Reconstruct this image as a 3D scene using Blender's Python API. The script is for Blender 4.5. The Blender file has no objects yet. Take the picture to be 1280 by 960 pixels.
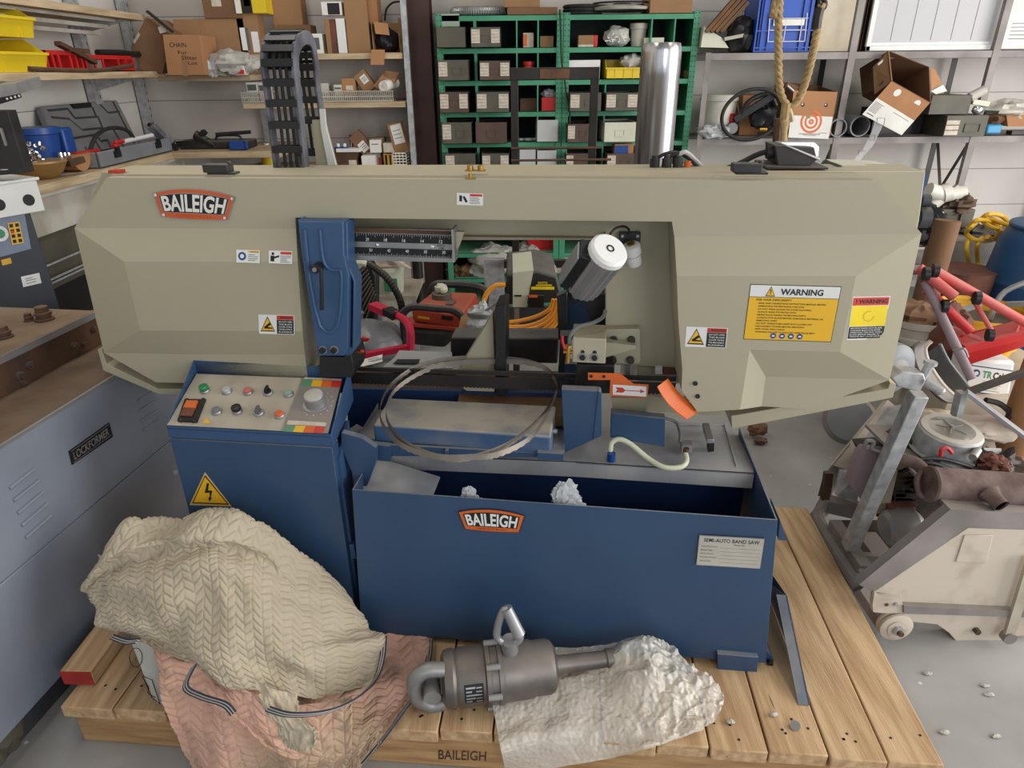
import bpy, bmesh, math, random
from mathutils import Vector as V, Matrix, noise
random.seed(7)
PI=math.pi
C=bpy.context.scene.collection
# ---------------------------------------------------------------- camera model (1280x960 frame)
FPX=840.0; PITCH=math.radians(25.2); ROLL=math.radians(-0.6); HC=1.65
CR=Matrix.Rotation(PI/2-PITCH,3,'X')@Matrix.Rotation(ROLL,3,'Z')
O=V((0,0,HC))
PS=math.radians(-6.0)            # yaw of the saw
PP=math.radians(-4.9)            # yaw of the pallet
def ray(px,py): return CR@V(((px-640)/FPX,-(py-480)/FPX,-1.0))
def R2(a): return Matrix.Rotation(a,3,'Z')
def L(px,py,psi=0.0,x=None,y=None,z=None):
    """point where the sight line of a pixel meets a plane, in the frame turned by psi"""
    d=R2(-psi)@ray(px,py)
    t=x/d.x if x is not None else (y/d.y if y is not None else (z-HC)/d.z)
    return d*t+O
def W(px,py,**k): return L(px,py,0.0,**k)
def S(px,py,**k): return R2(PS)@L(px,py,PS,**k)
def SL(px,py,**k): return L(px,py,PS,**k)
SV=R2(PS)@V((0,1,0)); SU=R2(PS)@V((1,0,0)); UZ=V((0,0,1)); UY=V((0,1,0)); UX=V((1,0,0))
def hitp(px,py,p0,n):
    d=ray(px,py); return O+d*((p0-O).dot(n)/d.dot(n))
# ---------------------------------------------------------------- materials
MATS={}
def lin(c):
    c=c/255.0
    return c/12.92 if c<=0.04045 else ((c+0.055)/1.055)**2.4
def rgb(c): return (lin(c[0]),lin(c[1]),lin(c[2]),1.0)
def mat(name,c,rough=0.5,metal=0.0,c2=None,amt=0.0,scale=6.0,stretch=(1,1,1),bump=0.0,bscale=60.0,dust=0.0,dustc=(150,138,122),
        alpha=1.0,trans=0.0,coat=0.0,detail=5.0,contrast=(0.35,0.65),ior=1.45,world=True,speck=None,emit=0.0):
    """procedural surface: base colour broken up by noise, settled dust on upward faces, grain bump"""
    m=bpy.data.materials.new(name); m.use_nodes=True; nt=m.node_tree; N=nt.nodes; K=nt.links
    b=N['Principled BSDF']
    b.inputs['Roughness'].default_value=rough; b.inputs['Metallic'].default_value=metal
    b.inputs['IOR'].default_value=ior
    b.inputs['Alpha'].default_value=alpha; b.inputs['Transmission Weight'].default_value=trans
    b.inputs['Coat Weight'].default_value=coat
    tc=N.new('ShaderNodeTexCoord'); mp=N.new('ShaderNodeMapping'); mp.inputs['Scale'].default_value=stretch
    K.new(tc.outputs['Object'],mp.inputs['Vector'])
    base=None
    rg=N.new('ShaderNodeRGB'); rg.outputs[0].default_value=rgb(c); base=rg.outputs[0]
    if c2 is None: c2=tuple(max(0,min(255,x*0.72)) for x in c); amt=amt or 0.35
    no=N.new('ShaderNodeTexNoise'); no.inputs['Scale'].default_value=scale; no.inputs['Detail'].default_value=detail
    K.new(mp.outputs['Vector'],no.inputs['Vector'])
    mr=N.new('ShaderNodeMapRange'); mr.inputs['From Min'].default_value=contrast[0]; mr.inputs['From Max'].default_value=contrast[1]
    mr.inputs['To Max'].default_value=amt; K.new(no.outputs['Fac'],mr.inputs['Value'])
    mx=N.new('ShaderNodeMix'); mx.data_type='RGBA'
    K.new(mr.outputs[0],mx.inputs['Factor']); K.new(base,mx.inputs['A']); mx.inputs['B'].default_value=rgb(c2)
    base=mx.outputs['Result']
    if speck:
        vo=N.new('ShaderNodeTexVoronoi'); vo.inputs['Scale'].default_value=speck[1]; K.new(mp.outputs['Vector'],vo.inputs['Vector'])
        r=N.new('ShaderNodeMapRange'); r.inputs['From Min'].default_value=speck[2]; r.inputs['From Max'].default_value=speck[2]*0.6
        K.new(vo.outputs['Distance'],r.inputs['Value'])
        x=N.new('ShaderNodeMix'); x.data_type='RGBA'; K.new(r.outputs[0],x.inputs['Factor']); K.new(base,x.inputs['A'])
        x.inputs['B'].default_value=rgb(speck[0]); base=x.outputs['Result']
    if dust>0:
        ge=N.new('ShaderNodeNewGeometry'); sx=N.new('ShaderNodeSeparateXYZ'); K.new(ge.outputs['Normal'],sx.inputs[0])
        n2=N.new('ShaderNodeTexNoise'); n2.inputs['Scale'].default_value=9.0; n2.inputs['Detail'].default_value=6.0
        K.new(tc.outputs['Object'],n2.inputs['Vector'])
        r1=N.new('ShaderNodeMapRange'); r1.inputs['From Min'].default_value=0.3; r1.inputs['From Max'].default_value=0.95; K.new(sx.outputs['Z'],r1.inputs['Value'])
        r2=N.new('ShaderNodeMapRange'); r2.inputs['From Min'].default_value=0.25; r2.inputs['From Max'].default_value=0.55
        r2.inputs['To Min'].default_value=0.35; K.new(n2.outputs['Fac'],r2.inputs['Value'])
        mu=N.new('ShaderNodeMath'); mu.operation='MULTIPLY'; K.new(r1.outputs[0],mu.inputs[0]); K.new(r2.outputs[0],mu.inputs[1])
        m3=N.new('ShaderNodeMath'); m3.operation='MULTIPLY'; m3.inputs[1].default_value=dust; K.new(mu.outputs[0],m3.inputs[0])
        x=N.new('ShaderNodeMix'); x.data_type='RGBA'; K.new(m3.outputs[0],x.inputs['Factor']); K.new(base,x.inputs['A'])
        x.inputs['B'].default_value=rgb(dustc); base=x.outputs['Result']
        rr=N.new('ShaderNodeMapRange'); rr.inputs['To Min'].default_value=rough; rr.inputs['To Max'].default_value=0.9
        K.new(m3.outputs[0],rr.inputs['Value']); K.new(rr.outputs[0],b.inputs['Roughness'])
        if metal>0:
            r3=N.new('ShaderNodeMapRange'); r3.inputs['To Min'].default_value=metal; r3.inputs['To Max'].default_value=0.0
            K.new(m3.outputs[0],r3.inputs['Value']); K.new(r3.outputs[0],b.inputs['Metallic'])
    K.new(base,b.inputs['Base Color'])
    if bump>0:
        nb=N.new('ShaderNodeTexNoise'); nb.inputs['Scale'].default_value=bscale; nb.inputs['Detail'].default_value=4.0
        K.new(mp.outputs['Vector'],nb.inputs['Vector'])
        bp=N.new('ShaderNodeBump'); bp.inputs['Strength'].default_value=bump; bp.inputs['Distance'].default_value=0.01
        K.new(nb.outputs['Fac'],bp.inputs['Height']); K.new(bp.outputs['Normal'],b.inputs['Normal'])
    if emit: 
        b.inputs['Emission Color'].default_value=rgb(c); b.inputs['Emission Strength'].default_value=emit
    MATS[name]=m
    return m
# ---------------------------------------------------------------- mesh builder
TXT={}
def text_geo(s,bold=0.0):
    k=(s,bold)
    if k in TXT: return TXT[k]
    cu=bpy.data.curves.new('t','FONT'); cu.body=s; cu.size=1.0; cu.offset=bold; cu.resolution_u=3
    ob=bpy.data.objects.new('t',cu); C.objects.link(ob); bpy.context.view_layer.update()
    me=bpy.data.meshes.new_from_object(ob.evaluated_get(bpy.context.evaluated_depsgraph_get()))
    vs=[(v.co.x,v.co.y) for v in me.vertices]; fs=[tuple(p.vertices) for p in me.polygons]
    bpy.data.objects.remove(ob); bpy.data.curves.remove(cu); bpy.data.meshes.remove(me)
    x0=min(v[0] for v in vs);x1=max(v[0] for v in vs);y0=min(v[1] for v in vs);y1=max(v[1] for v in vs)
    vs=[((x-x0)/(x1-x0),(y-y0)/(y1-y0)) for x,y in vs]
    TXT[k]=(vs,fs); return TXT[k]
def frame_of(d):
    d=d.normalized(); a=UZ if abs(d.z)<0.9 else UX
    u=d.cross(a).normalized(); return u,d.cross(u).normalized()
def smooth_path(pts,n=6,closed=False):
    P=[V(p) for p in pts]; out=[]; m=len(P)
    rng=range(m if closed else m-1)
    for i in rng:
        if closed: a,b,c,d=P[(i-1)%m],P[i],P[(i+1)%m],P[(i+2)%m]
        else: a,b,c,d=P[max(i-1,0)],P[i],P[i+1],P[min(i+2,m-1)]
        for k in range(n):
            t=k/n
            out.append(0.5*((2*b)+(c-a)*t+(2*a-5*b+4*c-d)*t*t+(3*b-a-3*c+d)*t**3))
    if not closed: out.append(P[-1])
    return out
class MB:
    def __init__(s,m=None): s.pc=[];s.v=[];s.f=[];s.mi=[];s.mats=[];s.cur=0; s.uv=None; (s.use(m) if m else None)
    def use(s,m):
        if m not in s.mats: s.mats.append(m)
        s.cur=s.mats.index(m); return s
    def add(s,vs,fs):
        o=len(s.v); s.pc.append((o,o+len(vs),len(s.f),len(s.f)+len(fs))); s.v+= [V(p) for p in vs]; s.f+=[tuple(i+o for i in f) for f in fs]; s.mi+=[s.cur]*len(fs); return s
    def box(s,a,b,T=None):
        x0,y0,z0=a; x1,y1,z1=b
        vs=[V(p) for p in ((x0,y0,z0),(x1,y0,z0),(x1,y1,z0),(x0,y1,z0),(x0,y0,z1),(x1,y0,z1),(x1,y1,z1),(x0,y1,z1))]
        if T is not None: vs=[T@p for p in vs]
        return s.add(vs,[(0,3,2,1),(4,5,6,7),(0,1,5,4),(1,2,6,5),(2,3,7,6),(3,0,4,7)])
    def sbox(s,a,b): return s.box(a,b,R2(PS))
    def obox(s,c,size,ax,ay,az=None):
        ax=V(ax).normalized(); ay=V(ay); ay=(ay-ax*ay.dot(ax)).normalized(); az=ax.cross(ay)
        c=V(c); hx,hy,hz=[q/2 for q in size]
        vs=[c+ax*i*hx+ay*j*hy+az*k*hz for k in(-1,1) for j in (-1,1) for i in(-1,1)]
        return s.add(vs,[(0,2,3,1),(4,5,7,6),(0,1,5,4),(1,3,7,5),(3,2,6,7),(2,0,4,6)])
    def bar(s,p0,p1,w,h=None,up=None):
        p0=V(p0);p1=V(p1); d=p1-p0; h=w if h is None else h
        if up is None: u,v=frame_of(d)
        else: v=V(up); u=d.cross(v).normalized(); v=u.cross(d).normalized()
        vs=[p+u*i*w/2+v*j*h/2 for p in(p0,p1) for i,j in((-1,-1),(1,-1),(1,1),(-1,1))]
        return s.add(vs,[(0,3,2,1),(4,5,6,7),(0,1,5,4),(1,2,6,5),(2,3,7,6),(3,0,4,7)])
    def prism(s,pts,vec,back=None):
        pts=[V(p) for p in pts]; n=len(pts); vec=V(vec)
        bk=[p+vec for p in pts] if back is None else [V(p) for p in back]
        return s.add(pts+bk,[tuple(range(n)),tuple(range(2*n-1,n-1,-1))]+[(i,i+n,(i+1)%n+n,(i+1)%n) for i in range(n)])
    def poly(s,pts): return s.add(pts,[tuple(range(len(pts)))])
    def cyl(s,p0,p1,r0,r1=None,n=20,cap=True):
        r1=r0 if r1 is None else r1
        return s.lathe(p0,p1,[(0,r0),(1,r1)],n,cap)
    def lathe(s,p0,p1,prof,n=20,cap=True,rel=True):
        p0=V(p0);p1=V(p1); d=p1-p0; u,v=frame_of(d)
        if not rel: d=d.normalized()
        vs=[];fs=[]
        for t,r in prof:
            c=p0+d*t
            for k in range(n):
                a=2*PI*k/n; vs.append(c+u*(r*math.cos(a))+v*(r*math.sin(a)))
        for i in range(len(prof)-1):
            for k in range(n):
                fs.append((i*n+k,i*n+(k+1)%n,(i+1)*n+(k+1)%n,(i+1)*n+k))
        if cap:
            fs.append(tuple(range(n-1,-1,-1))); m=(len(prof)-1)*n; fs.append(tuple(range(m,m+n)))
        return s.add(vs,fs)
    def tube(s,pts,r,n=8,closed=False,sm=6,cap=True):
        P=smooth_path(pts,sm,closed) if sm else [V(p) for p in pts]
        m=len(P); vs=[];fs=[]; u=None
        for i in range(m):
            a=P[(i-1)%m] if (closed or i>0) else P[i]; b=P[(i+1)%m] if (closed or i<m-1) else P[i]
            d=(b-a).normalized() if (b-a).length>1e-9 else V((0,0,1))
            if u is None: u,w=frame_of(d)
            u=(u-d*u.dot(d)); u=u.normalized() if u.length>1e-6 else frame_of(d)[0]; w=d.cross(u)
            rr=r(i/(m-1)) if callable(r) else r
            for k in range(n):
                t=2*PI*k/n; vs.append(P[i]+u*(rr*math.cos(t))+w*(rr*math.sin(t)))
        for i in range(m if closed else m-1):
            j=(i+1)%m
            for k in range(n): fs.append((i*n+k,i*n+(k+1)%n,j*n+(k+1)%n,j*n+k))
        if not closed and cap:
            fs.append(tuple(range(n-1,-1,-1))); fs.append(tuple(range((m-1)*n,m*n)))
        return s.add(vs,fs)
    def blob(s,c,r,seed=0,amp=0.15,fr=2.0,n=14,R=None):
        c=V(c); vs=[];fs=[]; m=n*2
        for i in range(n+1):
            th=PI*i/n
            for k in range(m):
                ph=2*PI*k/m; d=V((math.sin(th)*math.cos(ph),math.sin(th)*math.sin(ph),math.cos(th)))
                q=1+amp*noise.noise(d*fr+V((seed*3.1,seed*1.7,seed)))+amp*.5*noise.noise(d*fr*3+V((seed,7,3)))
                p=V((d.x*r[0]*q,d.y*r[1]*q,d.z*r[2]*q))
                if R is not None: p=R@p
                vs.append(c+p)
        for i in range(n):
            for k in range(m): fs.append((i*m+k,(i+1)*m+k,(i+1)*m+(k+1)%m,i*m+(k+1)%m))
        return s.add(vs,fs)
    def sheet(s,g,thick=None):
        nr=len(g); nc=len(g[0]); vs=[p for r in g for p in r]
        fs=[(i*nc+j,i*nc+j+1,(i+1)*nc+j+1,(i+1)*nc+j) for i in range(nr-1) for j in range(nc-1)]
        return s.add(vs,fs)
    def ring(s,c,nrm,r0,r1,n=24):
        u,v=frame_of(V(nrm)); c=V(c)
        vs=[c+(u*math.cos(2*PI*k/n)+v*math.sin(2*PI*k/n))*r for r in(r0,r1) for k in range(n)]
        return s.add(vs,[(k,(k+1)%n,n+(k+1)%n,n+k) for k in range(n)])
def mesh_of(name,mb,bev=0,ang=32):
    me=bpy.data.meshes.new(name); me.from_pydata([tuple(p) for p in mb.v],[],mb.f)
    for m in (mb.mats or ['grey']): me.materials.append(MATS[m])
    me.polygons.foreach_set('material_index',mb.mi)
    bm=bmesh.new(); bm.from_mesh(me); bmesh.ops.recalc_face_normals(bm,faces=bm.faces)
    bm.to_mesh(me); bm.free()
    me.polygons.foreach_set('use_smooth',[True]*len(me.polygons))
    me.set_sharp_from_angle(angle=math.radians(ang)); me.update()
    return me
class T:
    """one thing: parts are collected in world coordinates, done() hangs them on an Empty at the base"""
    def __init__(s,name,label,cat,group=None,kind=None): s.n=name;s.l=label;s.c=cat;s.g=group;s.k=kind;s.p=[]
    def part(s,name,mb,parent=None,label=None,bev=0,kind=None,ang=32,sub=0):
        me=mesh_of(name,mb,ang=ang); o=bpy.data.objects.new(name,me); C.objects.link(o)
        if bev:
            b=o.modifiers.new('bevel','BEVEL'); b.width=bev; b.segments=2; b.limit_method='ANGLE'; b.angle_limit=math.radians(40)
        if label: o['label']=label
        if kind: o['kind']=kind
        s.p.append((o,parent)); return o
    def parts(s,name,mb,parent=None,**k):
        """every piece of the builder becomes a part of its own"""
        for a,b,c,d in mb.pc:
            m=MB(); m.mats=[mb.mats[mb.mi[c]]]; m.v=mb.v[a:b]; m.f=[tuple(i-a for i in f) for f in mb.f[c:d]]; m.mi=[0]*(d-c)
            o=s.part(name,m,parent,**k)
        return o
    def done(s,loc=None):
        lo=V((1e9,)*3);hi=V((-1e9,)*3)
        for o,_ in s.p:
            for v in o.data.vertices:
                for i in range(3): lo[i]=min(lo[i],v.co[i]);hi[i]=max(hi[i],v.co[i])
        base=V(((lo.x+hi.x)/2,(lo.y+hi.y)/2,lo.z)) if loc is None else V(loc)
        for o,_ in s.p: o.data.transform(Matrix.Translation(-base))
        if len(s.p)==1:
            r=s.p[0][0]; r.name=s.n; r.data.name=s.n
        else:
            r=bpy.data.objects.new(s.n,None); r.empty_display_size=0.05; C.objects.link(r)
            for o,pa in s.p: o.parent=pa if pa is not None else r
        r.location=base
        if s.k: r['kind']=s.k
        if s.k!='structure':
            r['label']=s.l; r['category']=s.c
            if s.g: r['group']=s.g
        s.root=r; return r
def one(name,label,cat,mb,group=None,kind=None,bev=0,ang=32):
    t=T(name,label,cat,group,kind); t.part(name,mb,bev=bev,ang=ang); return t.done()
def struct(name,mb,bev=0):
    t=T(name,None,None,None,'structure'); t.part(name,mb,bev=bev); return t.done(loc=(0,0,0))
# front rectangle seen at pixels -> upright box standing there
def PB(mb,px0,py0,px1,py1,y,depth,psi=0.0,zb=None):
    pm=(py0+py1)/2; xm=(px0+px1)/2
    x0=L(px0,pm,psi,y=y).x; x1=L(px1,pm,psi,y=y).x; z1=L(xm,py0,psi,y=y).z; z0=L(xm,py1,psi,y=y).z if zb is None else zb
    if mb is not None: mb.box((x0,y,z0),(x1,y+depth,z1),R2(psi))
    return x0,x1,z0,z1
def PW(mb,pts,y,depth,psi=0.0):
    """outline traced on an upright plane, given real thickness"""
    R=R2(psi); return mb.prism([R@L(a,b,psi,y=y) for a,b in pts],R@V((0,depth,0)))
class Stick:
    """flat sheet on a plane through three traced corners; a,b run 0..1 right and down"""
    def __init__(s,tl,tr,bl,n=None):
        s.o=tl;s.ex=tr-tl;s.ey=bl-tl; nn=s.ex.cross(s.ey).normalized()
        s.n=-nn if (O-tl).dot(nn)<0 else nn
        if n is not None: s.n=n
    def at(s,a,b,off=0.0): return s.o+s.ex*a+s.ey*b+s.n*off
    def rect(s,mb,a0,b0,a1,b1,off=0.0004): mb.poly([s.at(a0,b0,off),s.at(a1,b0,off),s.at(a1,b1,off),s.at(a0,b1,off)])
    def poly(s,mb,pts,off=0.0004): mb.poly([s.at(a,b,off) for a,b in pts])
    def slab(s,mb,pts,th=0.001):  mb.prism([s.at(a,b,th) for a,b in pts],-s.n*th)
    def disc(s,mb,a,b,r,off=0.0004,n=20):
        k=s.ex.length/s.ey.length
        s.poly(mb,[(a+r*math.cos(2*PI*i/n),b+r*k*math.sin(2*PI*i/n)) for i in range(n)],off)
    def text(s,mb,t,a0,b0,a1,b1,off=0.0008,bold=0.0,warp=None):
        vs,fs=text_geo(t,bold)
        out=[]
        for x,y in vs:
            a=a0+(a1-a0)*x; b=b1+(b0-b1)*y
            if warp: a,b=warp(x,y)
            out.append(s.at(a,b,off))
        mb.add(out,fs)
def stickS(tl,tr,bl,v): return Stick(S(*tl,y=v),S(*tr,y=v),S(*bl,y=v))
def stickW(tl,tr,bl,y): return Stick(W(*tl,y=y),W(*tr,y=y),W(*bl,y=y))
# ---------------------------------------------------------------- the materials of the place
mat('beige',(168,161,138),0.42,0,(161,153,130),0.35,2.0,dust=0.55,dustc=(190,178,150),bump=0.02,bscale=300)
mat('beige_dark',(150,142,118),0.5,0,(120,112,92),0.4,3.0)
mat('blue',(52,77,107),0.38,0,(44,65,93),0.5,3.0,dust=0.75,dustc=(140,138,136))
mat('blue_dark',(30,52,92),0.45,0,(24,42,76),0.5,4.0)
mat('dust_blue',(58,86,122),0.6,0,(140,134,126),0.8,3.5,dust=1.0,dustc=(172,164,150),contrast=(0.5,0.75))
mat('dust_grey',(172,170,168),0.55,0,(112,118,132),0.8,4.0,contrast=(.4,.7))
mat('black',(22,22,24),0.45,0,(44,42,42),0.4,8)
mat('rubber',(26,26,27),0.65,0,(60,56,52),0.4,12)
mat('black_dusty',(30,30,32),0.55,0,(70,66,62),0.5,9,dust=0.6,dustc=(120,116,110))
mat('chain_dust',(66,66,72),0.7,0,(112,112,120),0.8,12,dust=0.7,dustc=(140,140,146))
mat('dark_steel',(58,54,52),0.45,0.6,(40,36,34),0.6,7,dust=0.3)
mat('steel',(165,164,162),0.35,0.6,(110,110,112),0.5,9,dust=0.3)
mat('galv',(184,185,186),0.4,0.25,(124,126,130),0.6,30,dust=0.35)
mat('chrome',(225,225,228),0.16,1.0,(190,190,195),0.4,3,stretch=(14,14,0.6))
mat('polished',(205,203,205),0.22,1.0,(150,146,146),0.5,2,stretch=(30,30,0.3),contrast=(.3,.7))
mat('alu',(176,176,178),0.4,0.75,(140,140,142),0.5,6,dust=0.2)
mat('rust_plate',(120,84,52),0.75,0.1,(72,54,42),0.9,6,bump=0.2)
mat('rust_dark',(70,54,44),0.7,0.3,(110,78,56),0.7,8,bump=0.15,dust=0.5,dustc=(128,112,94))
mat('rust_red',(118,72,56),0.85,0.1,(78,56,50),0.8,9,bump=0.3)
mat('column_red',(70,44,38),0.6,0,(52,36,32),0.6,5)
mat('brass',(188,146,70),0.35,0.9)
mat('white',(225,225,222),0.45,0,(200,198,194),0.4,6)
mat('white_dirty',(196,192,182),0.55,0,(140,130,112),0.6,5)
mat('white_paper',(226,224,218),0.7,0,(205,200,190),0.4,9)
mat('ink',(26,26,28),0.6,0,(20,20,20),0.1)
mat('ink_grey',(92,92,96),0.6,0,(80,80,80),0.1)
mat('label_paper',(206,196,180),0.75,0,(168,152,134),0.5,30)
mat('orange',(214,104,44),0.45,0,(196,86,30),0.4,9)
mat('orange_plate',(196,92,48),0.4,0,(180,84,44),0.3,9)
mat('sign_yellow',(228,178,40),0.4,0,(216,166,30),0.3,6)
mat('yellow',(226,196,36),0.4,0,(196,166,24),0.4,5,dust=0.2)
mat('yellow_old',(222,170,48),0.5,0,(190,140,40),0.5,5,dust=0.2)
mat('bright_yellow',(240,214,40),0.4)
mat('red',(196,36,36),0.4,0,(160,26,30),0.4,6,dust=0.2)
mat('sign_red',(204,60,44),0.45)
mat('pink_red',(206,84,80),0.5,0,(190,120,112),0.7,9,dust=0.3)
mat('magenta_red',(204,40,72),0.35)
mat('green',(72,148,112),0.5,0,(52,116,86),0.5,7,dust=0.2)
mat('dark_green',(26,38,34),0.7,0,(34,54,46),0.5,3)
mat('green_button',(40,130,80),0.3)
mat('pale_green',(150,170,150),0.3)
mat('olive',(92,88,76),0.55,0.1,(72,68,60),0.6,6,dust=0.3)
mat('brown_bin',(92,74,64),0.6,0.1,(66,54,48),0.6,6,dust=0.3)
mat('pale_grey',(186,188,186),0.5,0,(160,162,160),0.5,6)
mat('cream_box',(206,206,186),0.5,0,(176,174,150),0.4,6)
mat('card',(152,116,82),0.85,0,(130,98,68),0.5,5,bump=0.05)
mat('card_dark',(124,92,66),0.85,0,(100,74,54),0.5,5)
mat('card_orange',(170,124,86),0.85,0,(150,104,68),0.5,5)
mat('wood',(198,166,122),0.7,0,(160,120,80),0.7,5,stretch=(1,1,7),bump=0.1)
mat('wood_y',(204,172,132),0.72,0,(160,124,86),0.8,5,stretch=(9,0.7,9),bump=0.15,bscale=30,speck=((96,66,42),2.2,0.05))
mat('wood_x',(186,150,104),0.72,0,(146,106,68),0.8,5,stretch=(0.7,9,9),bump=0.15,bscale=30)
mat('wood_shelf',(196,176,144),0.7,0,(150,124,92),0.7,4,stretch=(1,1,8))
mat('red_paint_end',(176,48,44),0.7,0,(130,40,34),0.6,20)
mat('lock_grey',(140,147,160),0.3,0.15,(116,121,132),0.5,3,bump=0.03,bscale=20)
mat('lock_black',(70,70,74),0.5,0.2,(50,50,52),0.6,6)
mat('tan_top',(140,118,94),0.75,0,(108,86,66),0.8,6,bump=0.1)
mat('compressor',(54,58,66),0.5,0,(46,50,58),0.4,4)
mat('compressor_panel',(120,132,152),0.4,0.2)
mat('plastic_grey',(132,135,138),0.5,0,(100,102,106),0.5,6,dust=0.3)
mat('dark_grey',(62,63,66),0.5,0,(48,49,52),0.5,6,dust=0.2)
mat('grey',(120,120,120),0.5)
mat('plastic_blue',(32,70,138),0.35,0,(24,60,130),0.4,4)
mat('crate_blue',(44,84,176),0.4,0,(36,70,150),0.4,4)
mat('barrel_blue',(34,76,120),0.42,0,(28,62,98),0.5,3,dust=0.3)
mat('cyan',(60,150,196),0.4)
mat('rope',(168,144,100),0.85,0,(130,106,70),0.6,60)
mat('hose_yellow',(232,188,60),0.4,0,(214,160,40),0.5,6)
mat('hose_orange',(236,160,52),0.35,0,(214,132,36),0.5,6)
mat('hose_clear',(214,218,190),0.25,0,(190,190,160),0.4,10)
mat('tank_grey',(122,122,126),0.32,0,(92,92,96),0.6,5)
mat('gen_red',(186,72,50),0.4,0,(150,54,40),0.5,5,dust=0.4,dustc=(160,120,96))
mat('cloth',(186,173,150),0.95,0,(160,148,126),0.6,4,bump=0.25,bscale=90,contrast=(.4,.7))
mat('cloth_pink',(204,162,142),0.95,0,(176,152,126),0.9,3.0,bump=0.25,bscale=90,contrast=(.45,.6))
mat('piping',(44,46,60),0.9,0,(70,70,84),0.5,30)
mat('bag',(190,188,180),0.45,0,(150,146,138),0.7,9,alpha=0.9)
mat('clear_bag',(200,204,206),0.25,0,(160,164,168),0.6,12,alpha=0.75)
mat('clear_tape',(220,220,220),0.2,0,(200,200,200),0.2,12,alpha=0.35)
mat('cart_cream',(198,186,170),0.65,0,(148,130,112),0.85,7,contrast=(.5,.72),detail=9,dust=0.5,dustc=(180,170,156))
mat('cart_grey',(146,139,136),0.6,0.1,(104,98,94),0.7,6,dust=0.4)
mat('mauve',(150,132,136),0.65,0,(120,104,106),0.6,7)
mat('muffler',(122,104,98),0.8,0.2,(84,62,56),0.9,16,bump=0.15)
mat('grease',(44,38,36),0.6,0.2,(86,66,56),0.7,14,bump=0.2)
mat('panel_white',(182,181,184),0.5,0,(180,178,180),0.4,3)
mat('plaster',(196,180,152),0.8,0,(222,214,196),0.9,3)
mat('gold_bowl',(176,140,84),0.45,0.3,(130,100,60),0.6,8)
mat('pvc_white',(214,210,200),0.4,0,(180,174,160),0.5,8)
mat('tool_steel',(122,116,112),0.38,0.6,(78,72,68),0.7,10,dust=0.4,dustc=(150,138,124))
mat('dusty_panel',(184,174,156),0.6,0,(150,140,124),0.8,7)
mat('trough_blue',(54,83,120),0.4,0,(46,73,104),0.4,5)
# bubble wrap: milky film with a bubble pattern in its bump
m=mat('bubble',(226,222,212),0.22,0,(196,188,172),0.8,5,alpha=0.56,coat=0.6,contrast=(.45,.7))
nt=m.node_tree; b=nt.nodes['Principled BSDF']
vo=nt.nodes.new('ShaderNodeTexVoronoi'); vo.inputs['Scale'].default_value=85.0
tcn=nt.nodes.new('ShaderNodeTexCoord'); nt.links.new(tcn.outputs['Object'],vo.inputs['Vector'])
bp=nt.nodes.new('ShaderNodeBump'); bp.inputs['Strength'].default_value=0.55; bp.inputs['Distance'].default_value=0.004
nt.links.new(vo.outputs['Distance'],bp.inputs['Height']); nt.links.new(bp.outputs['Normal'],b.inputs['Normal'])
# concrete floor and clad walls
def wall_mat(name,c,c2,z0,step):
    m=mat(name,c,0.6,0,c2,0.9,1.2,bump=0.02,contrast=(.42,.72),detail=7)
    nt=m.node_tree;N=nt.nodes;K=nt.links;b=N['Principled BSDF']
    src=b.inputs['Base Color'].links[0].from_socket
    tc=N.new('ShaderNodeTexCoord'); sx=N.new('ShaderNodeSeparateXYZ'); K.new(tc.outputs['Object'],sx.inputs[0])
    a=N.new('ShaderNodeMath');a.operation='SUBTRACT';a.inputs[1].default_value=z0;K.new(sx.outputs['Z'],a.inputs[0])
    d=N.new('ShaderNodeMath');d.operation='DIVIDE';d.inputs[1].default_value=step;K.new(a.outputs[0],d.inputs[0])
    f=N.new('ShaderNodeMath');f.operation='FRACT';K.new(d.outputs[0],f.inputs[0])
    c_=N.new('ShaderNodeMath');c_.operation='LESS_THAN';c_.inputs[1].default_value=0.022;K.new(f.outputs[0],c_.inputs[0])
    mu=N.new('ShaderNodeMath');mu.operation='MULTIPLY';mu.inputs[1].default_value=0.65;K.new(c_.outputs[0],mu.inputs[0])
    x=N.new('ShaderNodeMix');x.data_type='RGBA';K.new(mu.outputs[0],x.inputs['Factor']);K.new(src,x.inputs['A']);x.inputs['B'].default_value=rgb((60,56,52))
    K.new(x.outputs['Result'],b.inputs['Base Color'])
wall_mat('wall_back',(206,200,194),(186,176,162),0.92,0.267)
wall_mat('wall_left',(212,210,206),(190,182,170),0.92,0.267)
mat('ceiling',(150,148,144),0.8)
m=mat('coil_steel',(128,120,110),0.42,0.5,(96,88,80),0.6,14,dust=0.2)
m=mat('concrete',(170,168,165),0.36,0,(126,122,117),0.8,1.6,bump=0.05,bscale=25,detail=9,contrast=(.38,.66),speck=((210,206,200),7.0,0.045))
# ---------------------------------------------------------------- the building
b=MB('concrete').box((-2.66,-3.0,-0.1),(7.0,5.31,0.0)); struct('floor',b)
b=MB('wall_back').box((-2.66,5.3,0),(7.0,5.4,3.6)); struct('wall_back',b)
b=MB('wall_left').box((-2.76,-3.0,0),(-2.65,5.4,3.6)); struct('wall_left',b)
b=MB('ceiling').box((-2.76,-3.0,3.6),(7.0,5.4,3.7)); struct('ceiling',b)
# rust red steel building column with its bolted flange
b=MB('column_red')
x0,x1,_,_=PB(None,512,90,541,110,5.0,0.2)
b.box((x0,5.0,0),(x1,5.012,3.6)); b.box((x0,5.19,0),(x1,5.2,3.6)); b.box(((x0+x1)/2-.006,5.012,0),((x0+x1)/2+.006,5.19,3.6))
struct('trim_1',b)
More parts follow.
